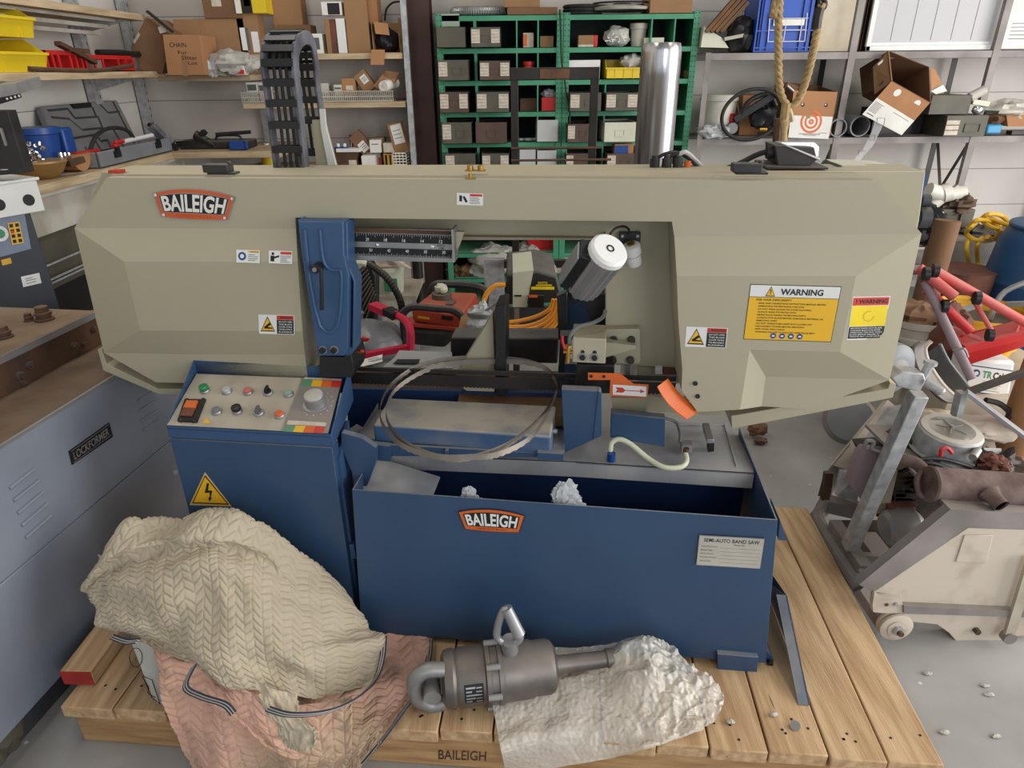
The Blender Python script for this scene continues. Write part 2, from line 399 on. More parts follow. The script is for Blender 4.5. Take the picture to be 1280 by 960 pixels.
# ---------------------------------------------------------------- world, light, camera
w=bpy.data.worlds.new('world'); bpy.context.scene.world=w; w.use_nodes=True
bg=w.node_tree.nodes['Background']; bg.inputs[0].default_value=(0.86,0.93,1.0,1); bg.inputs[1].default_value=0.9
def area(name,loc,target,sx,sy,power,color):
    l=bpy.data.lights.new(name,'AREA'); l.shape='RECTANGLE'; l.size=sx; l.size_y=sy; l.energy=power; l.color=color
    o=bpy.data.objects.new(name,l); C.objects.link(o); o.location=loc
    o.rotation_euler=(V(target)-V(loc)).to_track_quat('-Z','Y').to_euler(); return o
area('bay_door_daylight',(5.6,0.8,1.8),(0,1.7,0.9),4.5,3.2,320,(1.0,0.97,0.93))
area('front_door_daylight',(1.9,-2.2,2.1),(-0.2,2.0,0.8),1.6,2.0,42,(0.97,0.98,1.0))
for x_ in (-1.2,2.6):
    area('overhead_fill',(x_,2.4,3.5),(x_,2.4,0),0.5,3.4,34,(1.0,0.97,0.92))  # unseen overhead lamps, added to lift the light on upward faces
cd=bpy.data.cameras.new('camera'); cam=bpy.data.objects.new('camera',cd); C.objects.link(cam)
cd.sensor_width=36.0; cd.lens=FPX/1280*36.0; cd.clip_start=0.02
cam.matrix_world=Matrix.Translation(O)@CR.to_4x4()
sc=bpy.context.scene; sc.camera=cam
sc.view_settings.view_transform='Standard'; sc.view_settings.look='None'; sc.view_settings.gamma=1.0
sc.view_settings.use_curve_mapping=False; sc.view_settings.exposure=0.0
# ---------------------------------------------------------------- the band saw
saw=T('band_saw','large horizontal band saw with beige bow on a blue base, standing on the pallet','band saw')
R_=1.66; Q_=1.625; BK=1.80
def facet(mb,faces,back):
    """faces given as (px,py,depth): folded sheet front, straight sides back to depth `back`"""
    key={};vs=[];fs=[]
    for f in faces:
        idx=[]
        for p in f:
            if p not in key: key[p]=len(vs); vs.append((S(p[0],p[1],y=p[2]),p[2]))
            idx.append(key[p])
        fs.append(idx)
    cnt={}
    for f in fs:
        for i in range(len(f)):
            e=(f[i],f[(i+1)%len(f)]); k=tuple(sorted(e)); cnt.setdefault(k,[]).append(e)
    n=len(vs); P=[p for p,_ in vs]+[p+SV*(back-d) for p,d in vs]
    out=[tuple(f) for f in fs]+[tuple(i+n for i in reversed(f)) for f in fs]
    for k,e in cnt.items():
        if len(e)==1: a,b=e[0]; out.append((b,a,a+n,b+n))
    mb.add(P,out)
a=(133,222,R_);b=(93,285,R_);c=(130,441,R_);d=(195,478,R_)
ol=(369,272,R_);ol2=(370,286,R_);ol3=(372,327,Q_);ol4=(378,414,Q_);ol5=(381,443,R_);ol6=(385,474,R_)
il=(155,327,Q_);il2=(175,413,Q_);bm_=(240,443,R_);bm2=(240,479,R_)
k=(1097,227,R_);m_=(1152,292,R_);or_=(840,277,R_);or2=(843,296,R_);or3=(846,345,Q_);ir=(1070,345,Q_);ir2=(1050,440,Q_);n_=(1112,475,R_)
w1=(937,437,Q_);w2=(957,471,R_);w3=(952,508,R_);w4=(925,512,Q_)
faces=[[a,ol,ol2,b],[a,k,or_,ol],[k,m_,or2,or_],
 [b,ol2,ol3,il],[b,il,il2,c],[il,ol3,ol4,il2],[il2,ol4,ol5,bm_],[il2,bm_,c],[c,bm_,bm2,d],[bm_,ol5,ol6,bm2],
 [m_,ir,or3,or2],[m_,n_,ir2,ir],
 [or3,ir,ir2,w1,w4,(872,515,Q_),(852,488,Q_),(853,462,Q_),(848,400,Q_)],
 [w1,w2,w3,w4],[w1,ir2,n_,w2],[w2,n_,(1010,511,R_),w3]]
mb=MB('beige'); facet(mb,faces,BK); saw.part('bow_cover',mb,ang=4,label='beige folded sheet metal cover of the saw bow')
# welded frame behind the cover, U shaped, runs out past the cover at the right
mb=MB('beige'); 
PW(mb,[(127,215),(1157,214),(1149,275),(1112,462),(1090,480),(857,498),(853,460),(757,456),(757,298),(372,298),(385,470),(250,474),(140,436),(100,285)],BK-0.002,0.14,PS)
frm=saw.part('bow_frame',mb,bev=0.002)
mb=MB('beige_dark'); PW(mb,[(376,292),(566,296),(752,298),(757,292),(757,300),(566,300),(376,299)],BK-0.03,0.03,PS)
saw.part('rail_lip',mb)
# chip channels under the two wheel covers
mb=MB('beige')
for pts in ([(122,437),(127,436),(133,455),(198,486),(232,486),(230,493),(199,493),(129,463)],
            [(914,520),(1110,486),(1113,478),(1120,480),(1116,497),(1040,512),(915,536)]):
    PW(mb,pts,1.675,0.12,PS)
PW(mb,[(133,441),(197,478),(235,478),(235,488),(197,488),(130,457)],1.76,0.03,PS)
PW(mb,[(925,508),(1010,506),(1113,474),(1113,490),(925,522)],1.77,0.03,PS)
saw.parts('chip_channel',mb,bev=0.001)
# raised lip along the top edge, latches, hinge lugs
mb=MB('beige'); p0=S(140,220,y=1.69);p1=S(1100,224,y=1.69)
mb.bar(p0+UZ*.002,p1+UZ*.002,0.004,0.006,up=UZ); saw.part('top_edge_lip',mb)
mb=MB('sign_red'); mb.obox(S(146,214,y=1.78),(0.03,0.03,0.008),SU,SV); saw.part('red_reflector',mb,label='small red reflector at the left top corner')
def latch(px):
    mb=MB('black_dusty'); z=S(px,219,y=1.70)
    mb.obox(z+UZ*0.006,(0.075,0.03,0.006),SU,SV); mb.obox(z+UZ*0.018-SU*0.012,(0.066,0.036,0.02),SU,SV); mb.cyl(z+UZ*.026+SU*.02,z+UZ*.034+SU*.02,0.006)
    return saw.part('latch',mb,bev=0.002)
latch(280); latch(938)
for px in (588,601):
    mb=MB('brass'); p=S(px,214,y=1.74); mb.cyl(p,p+UZ*0.014,0.008,n=10); mb.obox(p+UZ*.002,(.024,.016,.003),SU,SV); saw.part('hinge_lug',mb)
mb=MB('brass'); p=S(588,222,y=1.665); mb.cyl(p,p+UZ*.01,0.004,n=8); mb.obox(p-UZ*.001,(.026,.01,.003),SU,SV); saw.part('hinge_lug',mb)
# ---- BAILEIGH plate builder (arched badge)
def badge(st,frame='orange_plate',edge='steel',letters='white_paper',screws=True,th=0.003,sub=None):
    def arch(a,b):  # a,b in 0..1 inside the badge, arched top and bottom
        bow=4*a*(1-a); k=1-(b) ; slant=(b)*0.09
        aa=slant+a*(1-2*slant)
        top=0.20-0.20*bow; bot=0.95+0.05*bow
        return aa,top+(bot-top)*b
    def outline(m0,m1,mb_,mt,n=14):
        pts=[arch(m0+(1-2*m0)*i/n,mt) for i in range(n+1)]+[arch(1-m0-(1-2*m0)*i/n,1-mb_) for i in range(n+1)]
        return pts
    mb=MB(edge); st.slab(mb,outline(0,0,0,0),th)
    mb.use(frame); st.poly(mb,outline(0.012,0,0.02,0.025),th+.0004)
    mb.use(edge); st.poly(mb,outline(0.062,0,0.21,0.145),th+.0008)
    mb.use('ink'); st.poly(mb,outline(0.07,0,0.225,0.165),th+.0012)
    mb.use(letters)
    def warp(x,y):
        return arch(0.085+0.83*x,0.75-0.57*y)
    st.text(mb,'BAILEIGH',0,0,1,1,th+.0016,bold=0.028,warp=warp)
    if sub:
        mb.use(sub); st.text(mb,'I N D U S T R I A L',0,0,1,1,th+.0016,warp=lambda x,y:arch(0.24+0.52*x,0.915-0.075*y))
    if screws:
        mb.use('chrome')
        for a,b in((0.03,0.1),(0.97,0.1),(0.055,0.9),(0.945,0.9)):
            q=arch(a,b); st.disc(mb,q[0],q[1],0.018,th+.002,10)
    return mb
st=stickS((191,233),(295,238),(193,272),R_); saw.part('name_plate',badge(st,sub='sign_red'),label='orange and black BAILEIGH name plate riveted on the bow')
# ---- stickers
def tri(st,mb,a,b,s,asp,col='sign_yellow',off=0.0006,border='ink'):
    """warning triangle centred a,b; s = half width, asp = height scale"""
    def t(k): return [(a-s*k,b+asp*k*0.5),(a,b-asp*k*0.62),(a+s*k,b+asp*k*0.5)]
    mb.use(border); st.poly(mb,t(1.0),off); mb.use(col); st.poly(mb,t(0.8),off+.0004)
# small two-part stickers on the left cover
P1=[S(296,312,y=Q_+.012),S(325,313,y=Q_+.012)]
def planeq(y): return y
def small_sticker(tl,tr,bl,dep,paint):
    st=stickS(tl,tr,bl,dep); mb=MB('white'); st.rect(mb,0,0,1,1,0.0006); paint(st,mb); return mb
def bars(st,mb,a0,a1,bs,h=0.04,off=.0012,seed=1):
    r=random.Random(seed)
    for b_ in bs: st.rect(mb,a0,b_,a0+(a1-a0)*r.uniform(.6,1),b_+h,off)
# surface depth of the sloped band between 286 and 327 px
def p_blue(st,mb):
    mb.use('plastic_blue'); st.disc(mb,0.25,0.5,0.17,.001); mb.use('white'); st.disc(mb,.25,.5,.09,.0014,12)
    mb.use('sign_yellow'); st.rect(mb,.5,.07,.97,.2,.001); mb.use('ink'); st.text(mb,'CAUTION',.6,.09,.95,.18,.0014); mb.use('ink_grey'); bars(st,mb,.5,.95,(.35,.5,.65,.8))
def p_read(st,mb):
    mb.use('ink'); st.disc(mb,.18,.25,.06,.001,10); st.rect(mb,.08,.4,.24,.85,.001); st.poly(mb,[(.2,.5),(.45,.35),(.45,.5),(.2,.65)],.001)
    mb.use('sign_red'); st.rect(mb,.5,.08,.97,.28,.001); mb.use('ink_grey'); bars(st,mb,.5,.95,(.38,.5,.62,.74,.86),seed=2)
def band_pt(px,py): # point on the sloped band plane of the left cover
    p0=S(93,285,y=R_-.001);p1=S(370,286,y=R_-.001);p2=S(372,327,y=Q_-.001); return hitp(px,py,p0,(p1-p0).cross(p2-p0).normalized())
for nm,tl,tr,bl,f,lb in (('sticker',(295.5,312),(325,313),(295.5,328),p_blue,'white sticker with a blue round pictogram and a yellow caution bar'),
                   ('sticker',(336,313),(365.5,314),(336,329),p_read,'white sticker with a reading figure and red bar')):
    st=Stick(band_pt(*tl),band_pt(*tr),band_pt(*bl)); mb=MB('white'); st.rect(mb,0,0,1,1,.0006); f(st,mb); saw.part(nm,mb,label=lb)
def p_hand(st,mb):
    tri(st,mb,.25,.52,.21,.72); mb.use('ink'); st.poly(mb,[(.14,.66),(.3,.4),(.36,.48),(.2,.7)],.0014); st.poly(mb,[(.18,.62),(.38,.66),(.38,.72),(.16,.72)],.0014)
    mb.use('sign_red'); st.rect(mb,.51,.03,.98,.24,.001); mb.use('ink'); st.text(mb,'WARNING',.6,.07,.95,.2,.0014,.01); st.rect(mb,.51,.25,.98,.97,.001)
    mb.use('white')
    for i,tx in enumerate(('DO NOT OPEN','THIS BLADE','COVER WHILE','THE MACHINE IS','RUNNING')): st.text(mb,tx,.56,.31+i*.13,.94,.39+i*.13,.0014,.01)
st=stickS((323,393),(368,394),(324,417),Q_); mb=MB('white'); st.rect(mb,0,0,1,1,.0006); p_hand(st,mb); saw.part('sticker',mb,label='white sticker with a yellow hand hazard triangle, on the left wheel cover')
st=stickS((858,408),(910,410),(856,433),Q_); mb=MB('white'); st.rect(mb,0,0,1,1,.0006); p_hand(st,mb); saw.part('sticker',mb,label='white sticker with a yellow hand hazard triangle, left of the big warning sign')
st=stickS((571,241),(604,242),(571,256),R_); mb=MB('white'); st.rect(mb,0,0,1,1,.0006)
mb.use('ink'); st.poly(mb,[(.1,.2),(.2,.2),(.2,.7),(.1,.7)],.001); st.poly(mb,[(.22,.3),(.3,.25),(.42,.7),(.34,.8)],.001)
mb.use('sign_red'); st.rect(mb,.5,.06,.97,.25,.001); mb.use('ink_grey'); bars(st,mb,.5,.96,(.33,.45,.57,.7,.82),seed=3)
saw.part('sticker',mb,label='tiny white sticker in the middle of the top beam')
# big warning sign
st=stickS((938,355),(1052,358),(929,424),Q_)
mb=MB('ink'); st.rect(mb,0,0,1,1,.0005); mb.use('white'); st.rect(mb,.007,.012,.993,.215,.0009); mb.use('sign_yellow'); st.rect(mb,.007,.225,.993,.988,.0009)
tri(st,mb,.235,.125,.055,.16,off=.0013); mb.use('ink'); st.rect(mb,.23,.08,.24,.14,.0022); st.rect(mb,.23,.15,.24,.165,.0022)
st.text(mb,'WARNING',.345,.065,.815,.175,.0014,.03)
mb.use('ink')
st.text(mb,'FOR YOUR OWN SAFETY',.09,.25,.48,.285,.0014,.015)
lines=['READ AND UNDERSTAND INSTRUCTION MANUAL BEFORE','OPERATING OR SERVICING THIS SAW','DO NOT WEAR GLOVES OR LOOSE CLOTHING','ALWAYS WEAR EYE PROTECTION','NEVER PLACE HANDS ON MOVING PARTS','ALWAYS STOP BLADE BEFORE CHANGING MATERIAL OR','REMOVING CHIPS','DO NOT OPERATE MACHINE WITH COVERS OFF','DISCONNECT POWER BEFORE SERVICING','KEEP WORK AREA CLEAN','WARNING FAILURE TO FOLLOW THESE RULES MAY']
r=random.Random(5)
for i,tx in enumerate(lines):
    w_=len(tx)/52.0*.86; st.text(mb,tx,.12,.315+i*.052,.12+w_,.343+i*.052,.0014,.012)
mb.use('white')
for i in range(4):
    a_=.335+i*.1; mb.use('plastic_blue'); st.disc(mb,a_,.915,.034,.0014); mb.use('white'); st.rect(mb,a_-.016,.9,a_+.016,.93,.0018)
saw.part('warning_sign',mb,label='large yellow and white WARNING sign')
# second warning sticker on the slanted right facet
p0=S(1070,345,y=Q_);p1=S(1152,292,y=R_);p2=S(1050,440,y=Q_); nn=(p1-p0).cross(p2-p0).normalized()
def fp(px,py): return hitp(px,py,p0,nn)
st=Stick(fp(1066,371),fp(1113,370),fp(1058,425))
mb=MB('white'); st.rect(mb,0,0,1,1,.0006); mb.use('sign_red'); st.rect(mb,.02,.02,.98,.2,.001); mb.use('ink'); st.text(mb,'! WARNING',.1,.06,.95,.16,.0014,.03)
mb.use('bright_yellow'); st.rect(mb,.02,.21,.98,.68,.001); mb.use('sign_yellow')
mb.use('ink'); st.rect(mb,.02,.69,.98,.97,.001)
mb.use('yellow_old')
for i in range(7): 
    t0=i/7*PI*1.6; t1=(i+1)/7*PI*1.6
    p=[(.5+.16*math.cos(t0),.45+.13*math.sin(t0)),(.5+.16*math.cos(t1),.45+.13*math.sin(t1)),(.5+.13*math.cos(t1),.45+.105*math.sin(t1)),(.5+.13*math.cos(t0),.45+.105*math.sin(t0))]
    st.poly(mb,p,.0014)
mb.use('white')
for i,tx in enumerate(('MOVING BAND SAW BLADE.','CLOSE BAND BLADE DOORS BEFORE','OPERATING THIS SAW WHEN','BLADE SERVICE. FAILURE TO','OBSERVE MAY CAUSE INJURY')): st.text(mb,tx,.06,.71+i*.05,.92-.05*(i%2),.74+i*.05,.0014,.012)
saw.part('warning_sticker',mb,label='red, yellow and black WARNING sticker on the right end facet')
# fastening screws on the right cover
mb=MB('ink')
for p in((869,479),(872,495)): 
    q=S(*p,y=Q_); mb.cyl(q,q-SV*.004,0.006,n=12)
q=S(172,322,y=1.64)
saw.parts('cover_screw',mb)
# ---- left guide arm (blue) with clamp lever
mb=MB('trough_blue'); PW(mb,[(372,274),(375,277),(429,277),(430,318),(436,343),(435,433),(431,445),(397,445),(390,400),(377,320)],1.615,0.075,PS)
mb.use('trough_blue'); PW(mb,[(431,445),(435,433),(440,436),(441,352),(436,340),(430,330),(430,277),(434,279),(435,330),(444,352),(443,438),(436,447)],1.63,0.06,PS)
arm=saw.part('guide_arm',mb,bev=0.003,label='blue cast guide arm')
mb=MB('trough_blue')
for path in ([(381,287),(384,330),(400,407),(422,408),(427,345),(421,338)],[(400,287),(404,325),(413,337),(421,338)],[(381,287),(383,310),(387,337),(395,337)]):
    mb.tube([S(x,y,y=1.613) for x,y in path],0.0045,6,sm=3)
saw.part('cast_rib',mb,arm)
mb=MB('black'); q=S(399,333,y=1.612); mb.cyl(q,q-SV*.03,0.012,0.011); mb.tube([S(401,335,y=1.575),S(402,360,y=1.575),S(402,387,y=1.578)],lambda t:0.0045+.0015*t,8); mb.use('steel'); mb.cyl(q-SV*.03,q-SV*.035,.006)
saw.part('clamp_lever',mb,arm,label='black clamp lever',bev=0.001)
for p in((404,437),(418,437)):
    mb=MB('steel'); q=S(*p,y=1.615); mb.cyl(q,q-SV*.003,0.0115,n=20); mb.use('dark_steel'); mb.cyl(q-SV*.003,q-SV*.010,.0085,n=16); mb.use('ink'); mb.cyl(q-SV*.010,q-SV*.0102,.004,n=6)
    saw.part('bolt',mb,arm)
mb=MB('white_dirty'); PW(mb,[(433,345),(436,352),(443,438),(437,440),(431,400)],1.70,0.012,PS); PW(mb,[(433,350),(434,350),(440,438),(437,440)],1.66,.003,PS); saw.part('coolant_hose',mb,label='white coolant hose beside the left guide arm')
mb=MB('brass'); q=S(442,440,y=1.68); mb.cyl(q-UZ*.02,q+UZ*.015,.006); mb.cyl(q+UZ*.015,q+UZ*.03,.004); mb.cyl(q,q+SU*.02,.0035); mb.use('red'); mb.blob(q+SU*.024+UZ*.003,(.007,.005,.005),1)
saw.part('coolant_tap',mb,label='brass coolant tap with red handle')
mb=MB('black'); PW(mb,[(399,446),(430,446),(438,440),(443,462),(440,472),(399,472)],1.63,0.11,PS); saw.part('blade_guide_block',mb,bev=.002)
# ---- scale bar
mb=MB('steel'); PW(mb,[(432,285),(567,288),(567,328),(432,325)],1.70,0.02,PS); 
sc_=stickS((432,284),(567,288),(432,325.5),1.70)
mb.use('rust_dark'); sc_.rect(mb,0,.02,1,.14,.0006)
bar=saw.part('scale_bar',mb,label='steel length scale bar')
mb=MB('ink'); sc_.rect(mb,0,.16,1,.41,.001); sc_.rect(mb,0,.58,1,.83,.001)
mb.use('white')
for i in range(46):
    a_=.02+i*.0215; h=.1 if i%4==0 else .05
    sc_.rect(mb,a_,.165,a_+.0022,.165+h,.0016)
for i in range(92):
    a_=.01+i*.0107; h=.09 if i%5==0 else .05
    sc_.rect(mb,a_,.825-h,a_+.0018,.825,.0016)
for i,tx in enumerate(('22','20','18','16','14','12')): sc_.text(mb,tx,.02+i*.171,.29,.05+i*.171,.385,.0016,.01)
for i,tx in enumerate(('55','50','45','40','35','30')): sc_.text(mb,tx,.055+i*.171,.61,.085+i*.171,.7,.0016,.01)
mb.use('ink'); sc_.text(mb,'INCH',.86,.435,.93,.485,.001,.01); sc_.text(mb,'CM',.875,.51,.92,.56,.001,.01)
saw.part('scale_markings',mb,bar)
mb=MB('chrome')
for a_ in(.3,.815): 
    q=sc_.at(a_,.5); mb.lathe(q,q-SV*.004,[(0,.006),(.7,.005),(1,.002)],14)
saw.parts('scale_screw',mb,bar)
mb=MB('steel'); PW(mb,[(564,287),(567,287),(568.5,328),(566,328)],1.665,0.055,PS); mb.use('beige'); PW(mb,[(569,290),(580,290),(574,307),(569,318)],1.70,.02,PS)
saw.part('bar_end_bracket',mb)
# ---- right guide block and bracket
mb=MB('beige'); PW(mb,[(752,412),(800,411),(801,453),(799,455),(757,455),(754,424)],1.765,0.035,PS)
br=saw.part('guide_bracket',mb,bev=.002)
mb=MB('beige'); mb.prism([S(757,428,y=1.72),S(757,447,y=1.72),S(795,436,y=1.735),S(795,432,y=1.735)],SV*.035); saw.part('bracket_web',mb,br,bev=.001)
for p in((767,424),(789,424),(766,449),(788,449)):
    mb=MB('black_dusty'); q=S(*p,y=1.765); mb.cyl(q,q-SV*.012,0.0105,n=18); mb.use('rust_dark'); mb.cyl(q-SV*.012,q-SV*.0125,.006,n=6); saw.part('socket_bolt',mb,br)
mb=MB('beige'); PW(mb,[(716,422),(758,424),(757,455),(715,453)],1.66,0.11,PS); gb=saw.part('guide_block',mb,bev=.003)
for p in((728,446),(743,446.5)):
    mb=MB('steel'); q=S(*p,y=1.66); mb.cyl(q,q-SV*.003,.0115,n=20); mb.use('dark_steel'); mb.cyl(q-SV*.003,q-SV*.009,.008,n=6); mb.use('ink'); mb.cyl(q+UZ*.014,q+UZ*.014-SV*.0008,.0055,n=14); saw.part('bolt',mb,gb)
mb=MB('brass'); q=S(710,440,y=1.66); mb.cyl(q-UZ*.03,q+UZ*.012,.006); mb.cyl(q+UZ*.012,q+UZ*.02,.0085,n=6); mb.cyl(q-SU*.012,q+SU*.012,.005); saw.part('coolant_tap',mb)
mb=MB('red'); mb.tube([S(703,420,y=1.64),S(703,427,y=1.64),S(706,436,y=1.645)],.004,6); saw.part('tap_lever',mb,label='red tap lever')
mb=MB('grey'); mb.tube([S(712,432,y=1.67),S(713,420,y=1.67),S(722,409,y=1.68),S(740,404,y=1.70),S(753,397,y=1.73),S(757,388,y=1.75)],.0055,8); saw.part('coolant_hose',mb,label='grey coolant hose curving to the right guide block')
mb=MB('black'); PW(mb,[(722,455),(768,457),(768,492),(752,492),(752,484),(718,484)],1.69,0.08,PS); PW(mb,[(728,369),(758,369),(758,424),(730,424),(738,400)],1.86,.02,PS)  # last outline is a black plate painting the shade of an opening
q=S(732,487,y=1.68); mb.cyl(q,q-SV*.015,.010,n=20)
saw.parts('blade_guide_block',mb,bev=.002)
mb=MB('steel'); PW(mb,[(782,457),(788,457),(787,500),(781,500)],1.79,.02,PS); PW(mb,[(759,460),(764,458),(763,470),(759,470)],1.70,.02,PS); saw.parts('guide_rod',mb)
mb=MB('beige'); PW(mb,[(798,458),(858,462),(856,476),(840,482),(797,480)],1.81,.02,PS); PW(mb,[(764,497),(808,497),(808,518),(766,516)],1.77,.03,PS); PW(mb,[(808,494),(905,507),(905,520),(808,514)],1.84,.03,PS); saw.parts('inner_bracket',mb)
mb=MB('rust_red'); PW(mb,[(829,460),(852,461),(851,468),(829,468)],1.79,.02,PS); mb.use('white'); PW(mb,[(819,459),(828,459),(828,468),(819,468)],1.785,.02,PS); saw.parts('wear_pad',mb)
# orange guards
mb=MB('orange'); PW(mb,[(735,466),(775,467),(792,480),(811,481),(809,497),(762,495),(763,475),(735,475)],1.655,.003,PS)
og=saw.part('blade_guard',mb,label='orange blade guard with arrow')
st=stickS((766,480.5),(808,483),(766,493),1.655); mb=MB('white'); st.rect(mb,0,0,1,1,.001)
mb.use('sign_red'); st.poly(mb,[(.08,.25),(.3,.25),(.38,.5),(.3,.75),(.08,.75),(.14,.5)],.0014); st.rect(mb,.35,.46,.85,.54,.0014); st.poly(mb,[(.82,.3),(.95,.5),(.82,.7)],.0014)
saw.part('arrow_plate',mb,og,label='white plate with red arrow')
mb=MB('ink')
for p in((739,470),(755,470.5)): q=S(*p,y=1.654); mb.cyl(q,q-SV*.003,.004,n=10)
saw.parts('guard_screw',mb,og)
mb=MB('orange')
A=[(822,483),(828,494),(836,505),(847,515),(858,523)];B=[(835,473),(843,484),(852,494),(862,503),(874,513)]
fr=[S(*p,y=1.60) for p in A]; bk=[S(*p,y=1.64) for p in B]
vs=fr+bk+[p+(SV*.003-UZ*.0) for p in fr]+[p+SV*.003 for p in bk]
mb.sheet([fr,bk]); mb.sheet([[p-UZ*.004 for p in fr],[p-UZ*.004 for p in bk]]); mb.sheet([fr,[p-UZ*.004 for p in fr]]); mb.sheet([bk,[p-UZ*.004 for p in bk]])
saw.part('chip_deflector',mb,label='orange curved chip deflector')
# ---- blade in the cut
mb=MB('dark_steel'); BV=1.735
pl=SL(398,468,y=BV);pr=SL(845,478,y=BV); zt=(pl.z+pr.z)/2+.004; zb=zt-.034
n=190; R=R2(PS)
top=[];bot=[]
for i in range(n+1):
    u=pl.x+(pr.x-pl.x)*i/n; top.append(R@V((u,BV,zt))); bot.append(R@V((u,BV,zb-(0.004 if i%2 else 0))))
pts=top+bot[::-1]; mb.sheet([top,bot]); mb.sheet([[p+SV*.0015 for p in top],[p+SV*.0015 for p in bot]])
mb.use('dark_steel'); mb.bar(R@V((pl.x,BV+.006,zt+.01)),R@V((pr.x,BV+.006,zt+.01)),.008,.012,up=UZ)
saw.part('saw_blade',mb,label='toothed saw blade running through the cut')
# ---- bed, vise
def zpoly(pts,z,th): return [S(a_,b_,z=z) for a_,b_ in pts]
def deck(mb,pts,z,th): mb.prism(zpoly(pts,z,th),V((0,0,-th)))
mb=MB('rust_plate'); deck(mb,[(432,459),(700,464),(712,520),(570,512),(575,487),(432,484)],.765,.035)
saw.part('vise_bed',mb,label='rusty steel vise bed',bev=.001)
mb=MB('blue_dark'); deck(mb,[(432,484),(572,488),(566,515),(440,510)],.66,.12); PW(mb,[(432,486),(703,492),(703,600),(440,595)],1.79,.02,PS); saw.part('base_front_wall',mb)
mb=MB('beige'); q=SL(598,428,y=1.86)
PW(mb,[(616,392),(619,470),(569,469)],1.80,.06,PS); PW(mb,[(570,481),(575,483),(583,489),(618,490),(618,483)],1.78,.05,PS); jaw=saw.part('vise_jaw',mb,bev=.003,label='beige moving vise jaw')
mb=MB('black'); PW(mb,[(619,383),(632,380),(632,494),(623,496),(619,470)],1.76,.10,PS); saw.part('jaw_plate',mb,jaw,bev=.002,label='black vise jaw plate')
mb=MB('black_dusty'); PW(mb,[(563,422),(699,423),(697,455),(563,452)],2.02,.10,PS); saw.part('vise_beam',mb,bev=.006)
mb=MB('black_dusty'); PW(mb,[(700,420),(714,420),(708,478),(697,478)],1.9,.05,PS); PW(mb,[(696,370),(708,365),(709,425),(698,425)],2.0,.03,PS); saw.parts('fixed_vise_post',mb)
mb=MB('blue'); PW(mb,[(702,372),(733,372),(740,402),(733,424),(702,424)],2.06,.05,PS); PW(mb,[(706,455),(720,455),(720,484),(704,484)],1.85,.04,PS); saw.parts('rear_blue_cover',mb)
mb=MB('pale_grey'); 
mb.prism([S(499,438,y=2.02),S(565,440,y=2.02),S(565,447,y=1.96),S(493,447,y=1.96)],V((0,0,-.015)))
mb.prism([S(493,447,y=1.96),S(565,447,y=1.96),S(565,460,y=1.90),S(478,459,y=1.90)],V((0,0,-.01)))
mb.use('ink'); mb.prism([S(497,450,y=1.935),S(525,450,y=1.935),S(522,455,y=1.915),S(492,455,y=1.915)],V((0,0,.003)))
saw.part('rear_tray',mb,label='pale grey rear tray with a slot')
# ---- roller table front: dusty box in a pan
mb=MB('dust_blue')
tl=S(486,497,z=.775);tr=S(695,507,z=.775);brr=S(689,546,z=.775);bl=S(466,531,z=.775)
mb.prism([tl,tr,brr,bl],V((0,0,-.055))); 
rb=saw.part('infeed_box',mb,bev=.006,label='blue infeed box under a coat of dust')
mb=MB('steel')
for p in((694,518),(691,539)): 
    q=S(*p,y=SL(*p,z=.75).y); q=S(*p,z=.755); mb.cyl(q,q+SU*.012,.007,n=6)
saw.parts('bolt',mb,rb)
mb=MB('dust_grey')
deck(mb,[(473,512),(709,521),(705,565),(446,549)],.715,.004)
for p0,p1 in (((446,549),(705,565)),((705,565),(710,519)),((446,549),(473,512))):
    x0=S(*p0,z=.715);x1=S(*p1,z=.715); mb.prism([x0,x1,x1+UZ*(.022 if p0!=(446,549) or p1[0]<500 else .004),x0+UZ*(.004)],SV*.003)
saw.part('drip_pan',mb,label='thin grey drip pan')
mb=MB('blue'); 
for pts,dv in (([(466,556),(488,558),(488,577),(467,575)],1.53),([(672,566),(704,568),(704,576),(672,574)],1.52),([(556,564),(560,564),(560,574),(556,574)],1.52)):
    PW(mb,pts,dv,.02,PS)
PW(mb,[(478,556),(700,568),(700,572),(478,570)],1.535,.01,PS)
saw.parts('pan_support',mb)
# ---- base: deck, chute and chip bin
mb=MB('dust_grey')
deck(mb,[(700,522),(925,531),(943,592),(720,578),(560,572),(480,568),(486,545)],.64,.004)
f0=S(480,568,z=.64);f1=S(943,592,z=.64); fm=S(720,578,z=.64)
mb.prism([f0,fm,f1,f1-UZ*.048,fm-UZ*.048,f0-UZ*.048],SV*.004)
dk=saw.part('coolant_deck',mb,label='dusty grey coolant deck')
mb=MB('dust_grey'); 
for pts in (((848,532),(906,531)),((906,531),(921,583)),): mb.bar(S(*pts[0],z=.642),S(*pts[1],z=.642),.004,.003,up=UZ)
saw.parts('deck_seam',mb,dk)
mb=MB('dust_grey'); mb.prism([S(461,574,z=.645),S(489,577,z=.64),S(550,596,z=.61),S(541,619,z=.60),S(453,614,z=.61)],V((0,0,-.004)))
saw.part('chip_chute',mb,label='sloping grey chip chute')
R=R2(PS)
zt=.647; zbn=.165; ub0=-.572;ub1=.499; v0=1.40; v1=1.86; th=.004
mb=MB('blue')
A0=SL(440,612,y=1.42);A1=SL(972,650,y=1.41);B0=SL(452,790,y=1.412);B1=SL(957,829,y=1.405)
ft=[R@A0,R@A1,R@B1,R@B0]; mb.prism(ft,SV*th)
kb=R@V((A1.x,1.86,zt)); kc=R@V((B1.x,1.86,B1.z))
mb.prism([R@A1,S(925,535,z=.665),V((kc.x,kc.y,kc.z)),R@B1],-SU*th)
